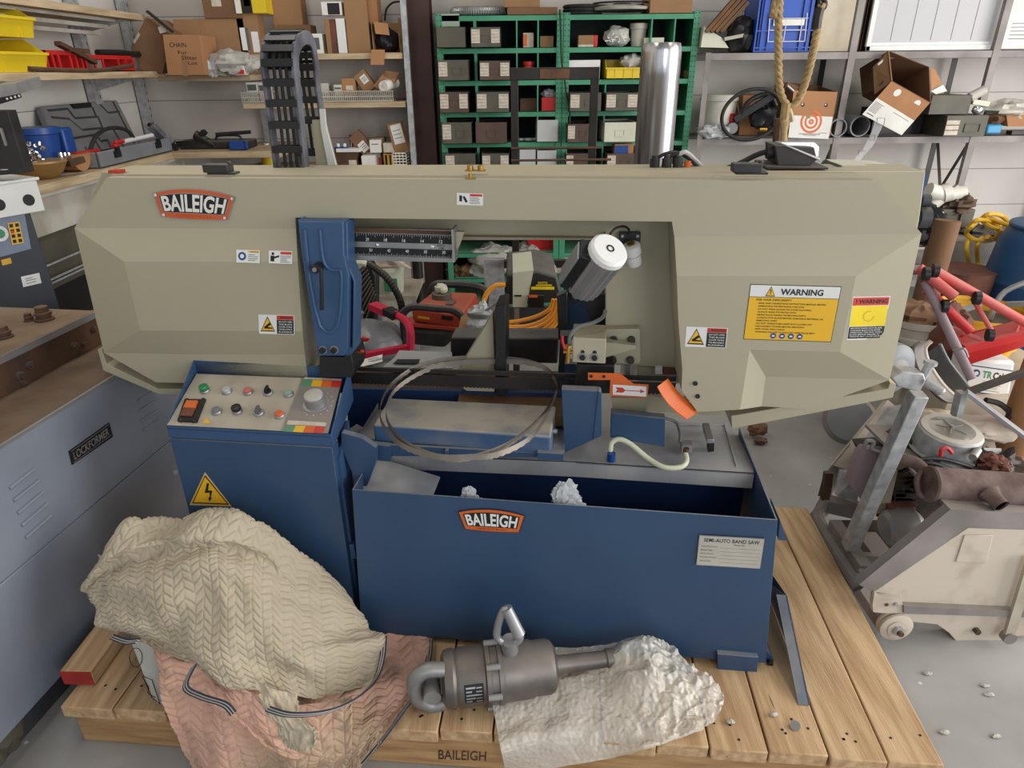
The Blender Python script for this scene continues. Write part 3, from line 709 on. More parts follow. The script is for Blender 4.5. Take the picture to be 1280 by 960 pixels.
lb0=R@V((A0.x,1.80,zt)); lb1=R@V((A0.x-.02,1.80,B0.z))
mb.prism([R@A0,lb0,lb1,R@B0],SU*th)
mb.prism([R@B0,R@B1,kc,lb1],UZ*th)
bin_=saw.part('chip_bin',mb,label='large blue chip bin forming the base front',bev=.001)
mb=MB('blue_dark'); mb.sbox((A0.x+.005,1.70,.17),(A1.x-.006,1.86,.595)); saw.part('base_body',mb)
mb=MB('blue'); PW(mb,[(427,541),(452,548),(470,560),(470,577),(457,612),(443,612),(440,590),(427,560)],1.50,.02,PS); mb.use('dust_grey'); deck(mb,[(431,540),(446,530),(466,540),(446,549)],.70,.004); saw.part('left_bracket',mb)
# feet and gusset plates at the right
mb=MB('blue'); PW(mb,[(897,818),(948,822),(946,842),(897,839)],1.39,.05,PS); PW(mb,[(948,800),(966,822),(971,837),(948,837)],1.43,.05,PS); mb.use('black'); q=S(962,827,y=1.425); mb.cyl(q,q-SV*.01,.008)
saw.parts('foot',mb,bev=.001)
mb=MB('blue'); 
g=[S(958,724,z=.40),S(984,745,z=.40),S(1014,881,z=.147),S(1003,872,z=.147)]
g0=S(960,770,y=1.60); 
fl=S(1013,882,z=.147); up=L(984,745,PS,x=SL(1013,882,z=.147).x); up=R@up
bk_=L(958,726,PS,x=SL(1013,882,z=.147).x+0.0); bk_=R@bk_; bf=R@V((SL(1013,882,z=.147).x,1.9,.147))
mb.prism([fl,up,bk_,bf],-SU*.005); mb.prism([fl,up,up-SU*.03,fl-SU*.03],SV*.004)
saw.part('side_gusset',mb,label='blue triangular plate standing on the pallet')
mb=MB('blue'); mb.prism([S(975,650,y=1.46),S(984,676,y=1.46),S(973,675,y=1.46)],SV*.1); saw.part('side_lug',mb)
bn=(ft[1]-ft[0]).cross(ft[3]-ft[0]).normalized(); bn=bn if bn.dot(SV)<0 else -bn
def bp_(x,y): return hitp(x,y,ft[0]+bn*.003,bn)
st=Stick(bp_(572,634),bp_(656,639),bp_(574,662)); saw.part('logo_sticker',badge(st,'orange','ink','white',False,.0005,sub='ink'),bin_,label='orange and black BAILEIGH sticker on the bin')
st=Stick(bp_(874,668.5),bp_(956,673),bp_(870,706)); mb=MB('steel'); st.slab(mb,[(0,0),(1,0),(1,1),(0,1)],.001); mb.use('white_dirty'); st.rect(mb,.01,.02,.99,.98,.0015)
mb.use('ink'); st.text(mb,'SEMI-AUTO BAND SAW',.08,.08,.93,.2,.002,.008); st.text(mb,'Model No.',.55,.235,.72,.285,.002)
mb.use('ink_grey')
for i,tx in enumerate(('Specifications','Blade Size','Blade Speed','Machine Weight','Serial No.')):
    st.text(mb,tx,.05,.32+i*.12,.05+.018*len(tx),.37+i*.12,.002); st.rect(mb,.35,.375+i*.12,.95,.38+i*.12,.002)
saw.part('data_plate',mb,bin_,label='silver SEMI-AUTO BAND SAW data plate')
# blue blocks on the deck
mb=MB('blue'); PW(mb,[(702,487),(748,489),(741,550),(706,566)],1.60,.03,PS); PW(mb,[(748,489),(752,491),(752,545),(741,550)],1.597,.03,PS); saw.part('support_block',mb,bev=.001)
mb=MB('blue'); PW(mb,[(764,516),(832,523),(831,559),(763,547)],1.68,.03,PS); saw.part('support_block',mb,bev=.002)
# hose on the deck, valve, U handle
mb=MB('hose_clear'); 
mb.tube([S(763,570,z=.65),S(763,562,z=.67),S(765,553,z=.69),S(774,549,z=.70),S(788,555,z=.69),S(810,573,z=.66),S(830,584,z=.65),S(850,584,z=.65),S(858,577,z=.655),S(857,567,z=.665)],.0075,10)
hs=saw.part('drain_hose',mb,label='clear hose looping over the deck')
mb=MB('plastic_blue'); q=S(764,571,z=.655); mb.cyl(q-UZ*.012,q+UZ*.012,.012,n=16); saw.part('hose_end',mb,hs)
mb=MB('alu'); q=S(858,558,z=.66); mb.obox(q,(.03,.03,.025),SU,SV); mb.use('rust_red'); q=S(857,568,z=.66); mb.cyl(q,q+UZ*.02,.008); saw.part('valve_block',mb,hs)
mb=MB('grey'); mb.tube([S(850,553,z=.67),S(850,540,z=.685),S(845,528,z=.70),S(832,523,z=.71)],.005,8); saw.part('coolant_hose',mb)
mb=MB('alu'); A=[S(882,541,z=.645),S(882,532,z=.675),S(886,535,z=.68),S(893,560,z=.68),S(893,563,z=.66),S(890,562,z=.645)]
mb.bar(S(882,541,z=.645),S(882,531,z=.68),.016,.014); mb.bar(S(882,531,z=.682),S(888,552,z=.682),.02,.014,up=UZ); mb.use('black'); mb.bar(S(888,562,z=.645),S(888,551,z=.68),.02,.018)
saw.part('handle',mb,bev=.002,label='U shaped lifting handle')
# plastic bags hooked in the bin
for (x,y,r_),sd in (((586,617,.018),1),((706,618,.032),2)):
    t=T('plastic_bag',('small scrap of clear plastic in the bin above the orange badge' if sd==1 else 'larger torn clear plastic bag in the bin, right of the badge'),'plastic bag')
    mb=MB('clear_bag'); q=S(x,y,y=1.44); mb.blob(q,(r_,r_*.35,r_*1.1),sd,.5,3,16); mb.blob(q-UZ*r_*1.3+SU*.01,(r_*1.3,r_*.5,r_),sd+3,.5,3,14); t.part('plastic_bag',mb); t.done()
# ---- silver brush motor
mb=MB('alu')
c0=S(762,312,y=1.53); c1=S(728,358,y=1.61); ax=(c1-c0); 
u,v=frame_of(ax)
def ngon(c,r,n,ph=0,fin=0): return [c+u*((r+(fin if i%2 else 0))*math.cos(2*PI*i/n+ph))+v*((r+(fin if i%2 else 0))*math.sin(2*PI*i/n+ph)) for i in range(n)]
mb.prism(ngon(c0+ax*.08,.043,32,0,.004),V((0,0,0)),ngon(c1,.041,32,0,.004))
mt_=saw.part('brush_motor',mb,label='silver finned motor tilted under the bow')
mb=MB('white'); mb.lathe(c0-ax.normalized()*.004,c0+ax*.1,[(0,.012),(0.02,.040),(.35,.046),(1,.047)],28); mb.use('sign_red'); q=c0-ax.normalized()*.0052
mb.use('ink'); mb.ring(q,ax,.006,.010); saw.part('end_cap',mb,mt_,label='white end cap')
mb=MB('black'); nrm=(-SU*0.8-SV*.3+UZ*.45).normalized(); nrm=(nrm-ax.normalized()*nrm.dot(ax.normalized())).normalized()
mb.obox((c0+c1)/2+nrm*.05+ax*.05,(ax.length*.82,.022,.055),ax,nrm); mb.use('alu'); mb.obox((c0+c1)/2+nrm*.062+ax*.05,(ax.length*.7,.006,.05),ax,nrm); saw.part('terminal_box',mb,mt_,bev=.002)
mb=MB('alu'); d_=ax.normalized(); mb.cyl(c1,c1+d_*.03,.018); mb.cyl(c1+d_*.03,c1+d_*.06,.008); mb.use('black'); mb.cyl(c1+d_*.045,c1+d_*.05,.02,n=24); saw.part('motor_shaft',mb,mt_)
mb=MB('black'); PW(mb,[(774,291),(801,291),(800,312),(795,331),(790,331),(774,309)],1.775,.02,PS); lsw=saw.part('limit_switch_plate',mb,bev=.001)
mb=MB('steel')
for p in((778,295),(797,295),(798,306)): q=S(*p,y=1.774); mb.cyl(q,q-SV*.003,.004,n=10)
saw.parts('screw',mb,lsw)
mb=MB('white'); q=S(791,318,y=1.74); dd=(UZ*1-SU*.25-SV*.3).normalized(); mb.lathe(q-dd*.03,q+dd*.03,[(0,.018),(.1,.020),(.45,.020),(.46,.016),(.55,.016),(.56,.023),(.95,.023),(1,.018)],22); mb.use('brass'); mb.cyl(q+dd*.03,q+dd*.034,.010); saw.part('limit_switch',mb,lsw,label='white round limit switch')
mb=MB('rubber'); mb.tube([S(763,292,y=1.62),S(770,285,y=1.68),S(780,283,y=1.75),S(786,287,y=1.77),S(786,294,y=1.77)],.003,8); saw.part('motor_cable',mb)
# ---- control cabinet
VF=1.45
cab_w=SL(212,548,y=VF).x; 
FL=S(208,532,y=VF);FR=S(413,543,y=VF);BLk=S(242,450,y=1.66);BRk=S(436,460,y=1.66)
PBL=S(246,467,y=1.645);PBR=S(428,474,y=1.645)
mb=MB('trough_blue')
base0=R2(PS)@V((SL(235,640,y=VF).x,VF,.2)); 
uL=SL(210,540,y=VF).x; uR=SL(414,552,y=VF).x
# trough: back lip, side walls, panel support and front band
mb.prism([BLk,BRk,BRk-UZ*.08,BLk-UZ*.08],SV*.003)
mb.prism([FL,BLk,BLk-UZ*.09,FL-UZ*.03],SU*.003)
mb.prism([FR,BRk,BRk-UZ*.1,FR-UZ*.04],SU*.003)
mb.prism([FL,FR,FR-UZ*.036,FL-UZ*.036],SV*.003)
mb.prism([PBL-UZ*.004,PBR-UZ*.004,FR-UZ*.006,FL-UZ*.006],V((0,0,-.004)))
cab=saw.part('control_cabinet',mb,label='blue control cabinet with sloped operator panel',bev=.001)
mb=MB('blue'); zf=FL.z-.039; zfr=FR.z-.039
p1=R2(PS)@V((uL,VF,0));p2=R2(PS)@V((uR,VF,0))
mb.prism([V((p1.x,p1.y,zf)),V((p2.x,p2.y,zfr)),V((p2.x,p2.y,.17)),V((p1.x,p1.y,.17))],SV*.045)
dr=saw.part('cabinet_door',mb,cab,bev=.002)
mb=MB('blue_dark'); mb.sbox((uL+.01,VF+.045,.17),(uR-.02,VF+.19,.74)); saw.part('cabinet_body',mb,cab)
mb=MB('trough_blue'); h0=R2(PS)@V((uR,VF+.02,0)); 
mb.prism([V((h0.x,h0.y,.72)),V((h0.x,h0.y,.17)),V((h0.x,h0.y,.17))+SV*.03,V((h0.x,h0.y,.78))+SV*.1],SU*.008); mb.obox(V((h0.x,h0.y,.42))+SU*.012,(.014,.02,.05),SU,SV); saw.part('side_flange',mb,cab)
# the operator panel
pn=Stick(PBL,PBR,FL); 
def pq(px,py):
    n_=(PBR-PBL).cross(FL-PBL).normalized(); return hitp(px,py,PBL,n_)
pn_n=(PBR-PBL).cross(FL-PBL).normalized(); pn_n=pn_n if pn_n.z>0 else -pn_n
def c2p(x,y): return pq(200+x*.2290,440+y*.2290)   # position read off an enlarged crop
def ppoly(mb,pts,off): mb.poly([c2p(*p)+pn_n*off for p in pts])
mb=MB('dusty_panel'); ppoly(mb,[(200,120),(993,152),(918,446),(38,400)],.001)
mb.use('cart_grey'); ppoly(mb,[(785,142),(993,152),(918,446),(668,430)],.0016)
mb.use('steel'); ppoly(mb,[(777,142),(785,142),(668,430),(660,430)],.0018)
op=saw.part('operator_panel',mb,cab,label='dusty aluminium operator panel')
mb=MB('label_paper'); ppoly(mb,[(700,375),(910,388),(905,408),(692,398)],.002); ppoly(mb,[(790,140),(993,150),(991,160),(786,150)],.002)
for (x0,x1),mn in zip(((0,.25),(.25,.5),(.5,.75),(.75,1)),('pale_green','sign_yellow','orange','sign_red')):
    mb.use({'pale_green':'green'}.get(mn,mn))
    def q_(x,y0,y1,xa,xb): return None
    a0=778+(990-778)*x0;a1=778+(990-778)*x1; ppoly(mb,[(a0+4,152+8*x0),(a1+4,152+8*x1),(a1-6,188+8*x1),(a0-6,188+8*x0)],.002)
    a0=688+(905-688)*x0;a1=688+(905-688)*x1; ppoly(mb,[(a0,402+8*x0),(a1,402+8*x1),(a1-16,437+10*x1),(a0-16,437+10*x0)],.002)
saw.parts('colour_swatch',mb,op)
def knob(x,y,cap,kind='button',name='push_button',lb=None):
    q=c2p(x,y+14); mb=MB('alu'); mb.lathe(q,q+pn_n*.008,[(0,.0145),(.6,.0145),(1,.0125)],20)
    mb.use(cap)
    if kind=='button': mb.lathe(q+pn_n*.006,q+pn_n*.014,[(0,.0105),(.8,.0105),(1,.009)],18)
    elif kind=='mush': mb.lathe(q+pn_n*.006,q+pn_n*.02,[(0,.009),(.4,.013),(.9,.0125),(1,.009)],18)
    elif kind=='lever':
        mb.lathe(q+pn_n*.006,q+pn_n*.013,[(0,.0105),(1,.009)],18); mb.obox(q+pn_n*.017,(.023,.007,.012),SV-SU*.2,SU)
    saw.part(name,mb,op,label=lb,bev=0)
knob(247,200,'green_button','mush',lb='green push button'); knob(367,205,'pale_grey','button',lb='clear indicator lamp',name='indicator_lamp'); knob(483,208,'pink_red','button',lb='faded red push button')
knob(592,212,'black','lever','selector_switch',lb='black selector switch in the top row'); knob(703,220,'pale_green','button',lb='pale green push button')
knob(312,315,'grey','button',lb='grey push button'); knob(424,312,'black','mush',lb='black push button'); knob(542,322,'ink_grey','lever','selector_switch',lb='grey selector switch in the lower row'); knob(655,335,'orange','button',lb='orange push button')
mb=MB('alu'); q=c2p(853,285); mb.lathe(q,q+pn_n*.036,[(0,.036),(.12,.035),(.14,.028),(.75,.027),(.93,.0265),(1,.024)],32); mb.use('white_dirty'); mb.lathe(q+pn_n*.0360,q+pn_n*.0365,[(0,.024),(1,.023)],28)
saw.part('speed_dial',mb,op,label='large round metal speed dial')
mb=MB('white')
for i in range(11):
    a_=-.8+i*.42; p=q+(SU*math.sin(a_)+ (pn_n.cross(SU))*math.cos(a_))*.045+pn_n*.0022
    mb.obox(p,(.003,.003,.0008),SU,pn_n)
saw.part('dial_marks',mb,op)
# rocker switch with bracket, tilted on the panel
def rk(pts,h0,h1,mn,mb): mb.use(mn); base=[c2p(*p)+pn_n*h0 for p in pts]; mb.prism(base,pn_n*(h1-h0))
mb=MB('black'); rk([(140,268),(252,268),(205,388),(100,384)],.0005,.008,'black',mb)
for p in((152,270),(240,268),(118,378),(190,382)): qq=c2p(*p)+pn_n*.004; mb.blob(qq,(.007,.007,.006),1,.1,2,6)
rk([(155,285),(215,286),(200,325),(138,322)],.009,.015,'orange',mb); rk([(138,322),(200,325),(180,366),(118,362)],.009,.013,'rust_red',mb)
saw.part('main_switch',mb,op,label='black framed main switch with orange and red rocker')
mb=MB('sign_yellow'); ppoly(mb,[(232,390),(255,358),(276,392)],.0016); saw.part('panel_sticker',mb,op)
# electric hazard sign on the door
def dq(x,y,o=0.0): return S(200+x*.2290,440+y*.2290,y=VF-.0008-o)
mb=MB('white_dirty'); mb.poly([dq(245,655),(dq(160,836)),dq(393,844)]); mb.use('sign_yellow'); mb.poly([dq(245,662,.0005),dq(165,831,.0005),dq(387,839,.0005)])
mb.use('ink'); mb.poly([dq(246,672,.001),dq(175,826,.001),dq(376,833,.001)]); mb.use('sign_yellow'); mb.poly([dq(246,682,.0015),dq(184,820,.0015),dq(365,827,.0015)])
mb.use('ink'); mb.poly([dq(256,715,.002),dq(268,717,.002),dq(262,756,.002),dq(286,757,.002),dq(277,795,.002),dq(284,795,.002),dq(270,818,.002),dq(262,795,.002),dq(270,795,.002),dq(271,768,.002),dq(244,770,.002)])
saw.part('hazard_sign',mb,dr,label='yellow triangular sign with black lightning bolt')
mb=MB('steel'); q=S(220,590,y=VF); mb.cyl(q,q-SV*.004,.006,n=12); saw.part('door_lock',mb,dr)
# ---- energy chain, cable cover, connectors and junction box on top
mb=MB('chain_dust')
def chn(px,py,v=1.93): return S(px,py,y=v)
Lft=[(358,214),(354,185),(350,158),(345,130),(340,102),(335,75),(333,55)]
w_=SL(398,130,y=1.93).x-SL(345,130,y=1.93).x
left=[S(383,212,y=1.90),S(378,165,y=1.90),S(373,120,y=1.90),S(369,80,y=1.90),S(371,58,y=1.92),S(380,47,y=1.96),S(389,52,y=2.02),S(394,75,y=2.06),S(397,110,y=2.08),S(403,150,y=2.08),S(410,211,y=2.08)]
side=SU*-.085+SV*-.0
sp=smooth_path(left,5)
def links(off,mats):
    for i in range(0,len(sp)-1):
        a_=sp[i]+off;b_=sp[i+1]+off; d=(b_-a_)
        mb.use(mats); mb.bar(a_-d*.12,b_+d*.12,.034,.009,up=SU)
links(V((0,0,0)),'chain_dust'); links(side,'chain_dust')
ch=saw.part('energy_chain_links',mb,label='dusty black energy chain standing over the saw',bev=.002)
mb=MB('black')
for i in range(0,len(sp)-1,3):
    p=sp[i]; d=(sp[i+1]-sp[i]).normalized(); n2=d.cross(SU).normalized()
    for sgn in (1,-1):
        c_=p+side/2+n2*sgn*.016; mb.obox(c_,(.085,.019,.006),SU,d)
saw.parts('crossbar',mb,ch)
mb=MB('rubber')
for k_ in range(3):
    mb.tube([p+side*(.3+.2*k_) for p in sp[::3]],.0045,6,sm=3)
saw.parts('cable',mb,ch)
mb=MB('beige'); mb.prism([S(390,150,y=2.04),S(404,150,y=2.04),S(420,211,y=2.04),S(396,211,y=2.04)],SV*.02)
mb.use('white'); mb.prism([S(399,136,y=2.02),S(406,136,y=2.02),S(408,162,y=2.02),S(413,180,y=2.02),S(421,211,y=2.02),S(411,211,y=2.02),S(405,182,y=2.02),S(401,160,y=2.02)],SV*.004); saw.part('cable_bracket',mb,label='beige bracket with a white curved strip at the energy chain')
mb=MB('black_dusty')
for px in(818,833,847):
    q=S(px,209,y=1.88); mb.cyl(q-UZ*.01,q+UZ*.022,.013,n=12); mb.cyl(q+UZ*.022,q+UZ*.03,.009,n=12)
saw.parts('cable_gland',mb)
mb=MB('rubber')
mb.tube([S(818,203,y=1.88),S(824,196,y=1.88),S(836,191,y=1.88),S(848,191,y=1.9),S(860,198,y=1.9),S(872,208,y=1.9),S(880,216,y=1.95)],.0045,8)
mb.tube([S(833,203,y=1.88),S(838,196,y=1.88),S(850,192,y=1.88),S(862,199,y=1.92),S(876,210,y=1.92)],.0045,8); mb.use('pale_grey')
mb.tube([S(847,203,y=1.88),S(848,195,y=1.88),S(856,190,y=1.88),S(866,197,y=1.9),S(880,211,y=1.92)],.006,8)
saw.parts('cable',mb)
mb=MB('orange'); q=S(859,209,y=1.88); mb.cyl(q-UZ*.012,q+UZ*.016,.009,n=12); saw.part('orange_connector',mb)
mb=MB('rubber'); mb.tube([S(905,212,y=1.9),S(925,204,y=1.9),S(945,194,y=1.88),S(957,190,y=1.86),S(966,189,y=1.86)],.007,8)
jb=None
q=S(997,196,y=1.86); mb.cyl(S(958,190,y=1.86),S(972,189,y=1.86),.017,.015)
saw.part('power_cable',mb)
mb=MB('black_dusty'); 
PW(mb,[(969,182),(1018,184),(1022,200),(1010,208),(972,208)],1.83,.11,PS); PW(mb,[(958,208),(1036,209),(1036,212),(958,212)],1.81,.14,PS)
jb=saw.part('junction_box',mb,bev=.004,label='black junction box on top of the bow')
mb=MB('alu'); mb.prism([S(971,177,y=1.86),S(1018,178,y=1.86),S(1024,183,y=1.90),S(1023,196,y=1.90),S(1014,197,y=1.85)],V((0,.015,0))); PW(mb,[(969,177),(974,177),(1026,198),(1024,201)],1.825,.004,PS); saw.part('box_lid',mb,jb,bev=.002)
mb=MB('black'); mb.prism([S(1043,214,y=1.86),S(1048,207,y=1.88),S(1072,214,y=1.86)],SV*.12); mb.use('cream_box'); mb.prism([S(1050,206,y=1.9),S(1110,208,y=1.9),S(1148,215,y=1.9),S(1070,214,y=1.9)],SV*.12); saw.part('gearbox_cover',mb)
mb=MB('dark_grey'); q=S(1147,272,y=1.98); mb.cyl(q,q+SU*.028,.028,n=20); q=S(1151,250,y=1.98); mb.cyl(q,q+SU*.022,.016); mb.use('plastic_blue'); PW(mb,[(1157,216),(1159,222),(1146,276),(1142,276)],1.96,.01,PS); saw.part('drive_motor',mb)
saw.done()
# ---------------------------------------------------------------- pallet
RP=R2(PP)
pal=T('pallet','large wooden shipping pallet of wide planks under the saw','pallet')
seams=[-1.30,-1.155,-1.01,-.865,-.72,-.577,-.435,-.292,-.155,-.018,.117,.250,.378,.518,.660,.795,.925]
r=random.Random(3)
for a_,b_ in zip(seams[:-1],seams[1:]):
    mb=MB('wood_y'); f=1.138+r.uniform(-.006,.004); z=.145-r.uniform(0,.003)
    if a_<-1.0: f+=.0
    mb.box((a_+.0025,f,.105),(b_-.0025,2.17,z),RP)
    ob=pal.part('deck_board',mb,bev=.003)
    mb=MB('ink')
    for k_ in range(r.choice((2,3,4))):
        q=RP@V((r.uniform(a_+.02,b_-.02),f+r.uniform(.03,.1),z+.0005)); mb.cyl(q,q+UZ*.0004,.0035,n=8)
    pal.part('nail_hole',mb,ob,kind='stuff')
for y0 in (1.145,1.60,2.08):
    mb=MB('wood_x'); mb.box((-1.28,y0,.0),(.90,y0+.085,.105),RP); fr_=pal.part('runner',mb,bev=.004)
    if y0<1.2: front_runner=fr_
st=Stick(RP@L(548,937,PP,y=1.1445),RP@L(608,939,PP,y=1.1445),RP@L(548,949,PP,y=1.1445))
mb=MB('rust_dark'); st.text(mb,'BAILEIGH',0,0,1,1,.0006,.01); pal.part('stamp',mb,front_runner,label='dark stencilled BAILEIGH stamp')
pal.done()
t=T('wood_block','short lumber offcut with a red painted end on the pallet corner','wood block')
mb=MB('wood_y'); a0=W(75,845,z=.19); 
e=[W(73,842,z=.185),W(116,845,z=.185),W(152,792,z=.185),W(126,770,z=.185)]
# a real 4 x 2 length lying on the planks
d_=(W(146,775,z=.185)-W(95,843,z=.185)); d_.z=0; d_.normalize(); c_=W(95,843,z=.185)+d_*.16; c_.z=.172
mb.obox(c_,(.32,.085,.048),d_,UZ.cross(d_)); 
t.part('block',mb,bev=.003); mb=MB('red_paint_end'); mb.obox(c_-d_*.1605,(.002,.083,.046),d_,UZ.cross(d_)); t.part('painted_end',mb,label='red painted end'); t.done()
one('washer','small steel washer lying on the planks right of the bubble wrap','washer',(lambda m:(m.lathe(S(994,907,z=.149),S(994,907,z=.155),[(0,.012),(.1,.012),(1,.012)],20,True),m)[1])(MB('steel')))
for k_,(px,py,lb) in enumerate(((913,902,'white wood chip lying nearest the bubble wrap'),(967,893,'pale wood chip lying left of the washer'))):
    mb=MB('white_dirty'); mb.blob(S(px,py,z=.150),(.010,.006,.005),k_,.6,3,7); one('wood_chip',lb,'chip',mb,'chips on the pallet')
for k_,(px,py,lb) in enumerate(((1232,857,'pale crumbly debris on the floor nearest the cart wheel'),(1237,868,'small splinter of debris just in front of the crumbly debris'),(1180,915,'chip of debris on the floor next to the pallet edge'),(1245,920,'long splinter lying on the right floor'),(1160,842,'small pebble on the floor below the cart wheel'))):
    mb=MB('white_dirty'); mb.blob(W(px,py,z=.004),(.013,.006,.004),k_+4,.6,3,8); one('debris',lb,'debris',mb,'bits of debris on the concrete')
# ---------------------------------------------------------------- quilted moving blanket
def cr(a,b,c,d,t): return 0.5*((2*b)+(c-a)*t+(2*a-5*b+4*c-d)*t*t+(3*b-a-3*c+d)*t**3)
def surf(ctrl,nu,nv):
    """smooth surface through a grid of control points"""
    R_n=len(ctrl);C_n=len(ctrl[0])
    def row(rw,t):
        x=t*(C_n-1); i=min(int(x),C_n-2); f=x-i; g=lambda k:rw[max(0,min(C_n-1,k))]
        return cr(g(i-1),g(i),g(i+1),g(i+2),f)
    cols=[[row(rw,j/nu) for j in range(nu+1)] for rw in ctrl]
    out=[]
    for i_ in range(nv+1):
        y=i_/nv*(R_n-1); i=min(int(y),R_n-2); f=y-i; g=lambda k:cols[max(0,min(R_n-1,k))]
        out.append([cr(g(i-1)[j],g(i)[j],g(i+1)[j],g(i+2)[j],f) for j in range(nu+1)])
    return out
def quilt(g,ku,kv,amp=.004,wr=.012,seed=0,fray=0,side=None):
    nr=len(g);nc=len(g[0]);out=[]
    for i in range(nr):
        rw=[]
        for j in range(nc):
            a=g[max(i-1,0)][j];b=g[min(i+1,nr-1)][j];c=g[i][max(j-1,0)];d=g[i][min(j+1,nc-1)]
            n_=(d-c).cross(b-a); n_=n_.normalized() if n_.length>1e-12 else UZ
            if n_.dot(O-g[i][j])<0: n_=-n_
            u=j/(nc-1);v=i/(nr-1)
            tri=abs((u*ku)%1-.5)*2
            s_=(v*kv+tri*.85)%1
            s2=(u*ku*2)%1
            h=min(1,abs(math.sin(PI*s_))*2.0)*min(1,abs(math.sin(PI*s2))*2.6+.35)
            w_=noise.noise(V((u*5+seed,v*5,seed)))*wr+noise.noise(V((u*13+seed,v*11,seed+3)))*wr*.35
            rw.append(g[i][j]+n_*(h*amp+w_))
        out.append(rw)
    return out
def ctrl(rows):
    return [[S(px,py,z=d[1]) if d[0]=='z' else S(px,py,y=d[1]) for px,py,d in rw] for rw in rows]
def vv(x): return ('v',x)
def zz(x): return ('z',x)
bl=T('moving_blanket','dirty cream and pink quilted moving blanket heaped over the left pallet corner','blanket')
rows=[[(127,700,vv(1.38)),(168,690,vv(1.40)),(215,685,vv(1.41)),(272,672,vv(1.42)),(325,690,vv(1.41)),(380,730,vv(1.42)),(436,790,vv(1.43))],
 [(128,700,vv(1.31)),(160,654,vv(1.33)),(217,650,vv(1.36)),(272,644,vv(1.37)),(332,657,vv(1.37)),(391,709,vv(1.39)),(441,763,vv(1.39))],
 [(108,731,vv(1.25)),(138,705,vv(1.26)),(200,692,vv(1.27)),(262,686,vv(1.29)),(326,697,vv(1.31)),(388,739,vv(1.32)),(452,776,vv(1.36))],
 [(112,752,vv(1.21)),(145,734,vv(1.215)),(200,722,vv(1.215)),(262,712,vv(1.23)),(322,735,vv(1.24)),(392,776,vv(1.26)),(466,786,vv(1.33))],
 [(127,772,vv(1.19)),(160,771,vv(1.17)),(208,770,vv(1.17)),(265,772,vv(1.17)),(325,785,vv(1.18)),(395,806,vv(1.20)),(479,797,vv(1.30))],
 [(138,788,vv(1.18)),(166,792,vv(1.15)),(214,802,vv(1.14)),(270,820,vv(1.12)),(330,832,vv(1.13)),(398,842,vv(1.16)),(476,826,vv(1.26))],
 [(150,797,vv(1.17)),(182,805,vv(1.13)),(234,828,vv(1.11)),(289,856,vv(1.09)),(345,864,vv(1.10)),(400,872,vv(1.14)),(463,858,vv(1.22))]]
g=surf(ctrl(rows),300,240)
# roll of a fold over the crown
for i in range(len(g)):
    for j in range(len(g[0])):
        u=j/300;v=i/240
        # fold line runs from the left tip over the crown and down at the right
        fv=.36-.10*math.sin(PI*min(1,u*1.15)) ; d_=(v-fv)
        k_=math.exp(-((u-.38)/.36)**4)
        if u<.8: g[i][j]=g[i][j]+ (UZ*.35-SV)*( .040*math.exp(-(d_/.055)**2)*k_ if d_<0 else .040*math.exp(-(d_/.036)**2)*k_) 
q=quilt(g,17,27,.0050,.030,2)
mb=MB('cloth').sheet(q)
top_=bl.part('top_layer',mb,ang=180,label='cream quilted top layer')
# torn flap
rows=[[(318,850,vv(1.075)),(345,862,vv(1.065)),(372,868,vv(1.075))],[(330,885,vv(1.03)),(352,890,vv(1.03)),(375,898,vv(1.035))],[(345,905,vv(1.015)),(365,915,vv(1.01)),(395,912,vv(1.015))],[(352,925,vv(1.005)),(368,938,vv(1.0)),(392,936,vv(1.005))]]
g=surf(ctrl([rows[0],rows[1],rows[2],rows[3]]),40,50); 
for i in range(len(g)):
    for j in (0,1,39,40): g[i][j]+=V((noise.noise(g[i][j]*90),noise.noise(g[i][j]*80+V((3,3,3))),0))*.008
for j in range(41): g[-1][j]+=UZ*noise.noise(V((j*.9,2,5)))*.012
mb=MB('cloth').sheet(quilt(g,4,4,.003,.010,8)); bl.part('torn_flap',mb,ang=180,label='frayed torn flap')
# lower pink lining layer
rows=[[(190,800,vv(1.16)),(250,815,vv(1.14)),(310,835,vv(1.15)),(370,845,vv(1.18)),(430,830,zz(.20)),(480,795,zz(.165)),(538,797,zz(.155))],
 [(205,835,vv(1.12)),(255,850,vv(1.09)),(310,868,vv(1.09)),(375,880,vv(1.12)),(435,865,zz(.18)),(490,835,zz(.165)),(536,825,zz(.155))],
 [(207,868,vv(1.085)),(262,885,vv(1.06)),(320,898,vv(1.065)),(380,905,vv(1.09)),(440,890,zz(.165)),(495,868,zz(.160)),(524,858,zz(.155))],
 [(216,905,vv(1.06)),(270,918,vv(1.045)),(330,930,vv(1.05)),(388,930,vv(1.07)),(440,915,zz(.150)),(485,895,zz(.152)),(510,880,zz(.152))],
 [(228,945,vv(1.05)),(280,958,vv(1.03)),(335,962,vv(1.04)),(385,958,vv(1.06)),(430,945,vv(1.095)),(465,925,vv(1.11)),(488,908,zz(.150))],
 [(245,990,vv(1.045)),(295,1000,vv(1.03)),(345,998,vv(1.035)),(385,990,vv(1.055)),(420,980,vv(1.09)),(440,965,vv(1.10)),(462,945,vv(1.115))]]
g=surf(ctrl(rows),220,160); q2=quilt(g,12,18,.0055,.022,5)
for i in range(len(q2)):      # deep drape folds in the hanging part
    for j in range(len(q2[0])):
        u=j/220; v=i/160
        q2[i][j]=q2[i][j]-SV*(.016*math.sin(u*22+v*5)*min(1,max(0,(.62-u)*4)))
mb=MB('cloth_pink').sheet(q2); low=bl.part('lining',mb,ang=180,label='pink quilted lower layer')
mb=MB('cloth_pink')
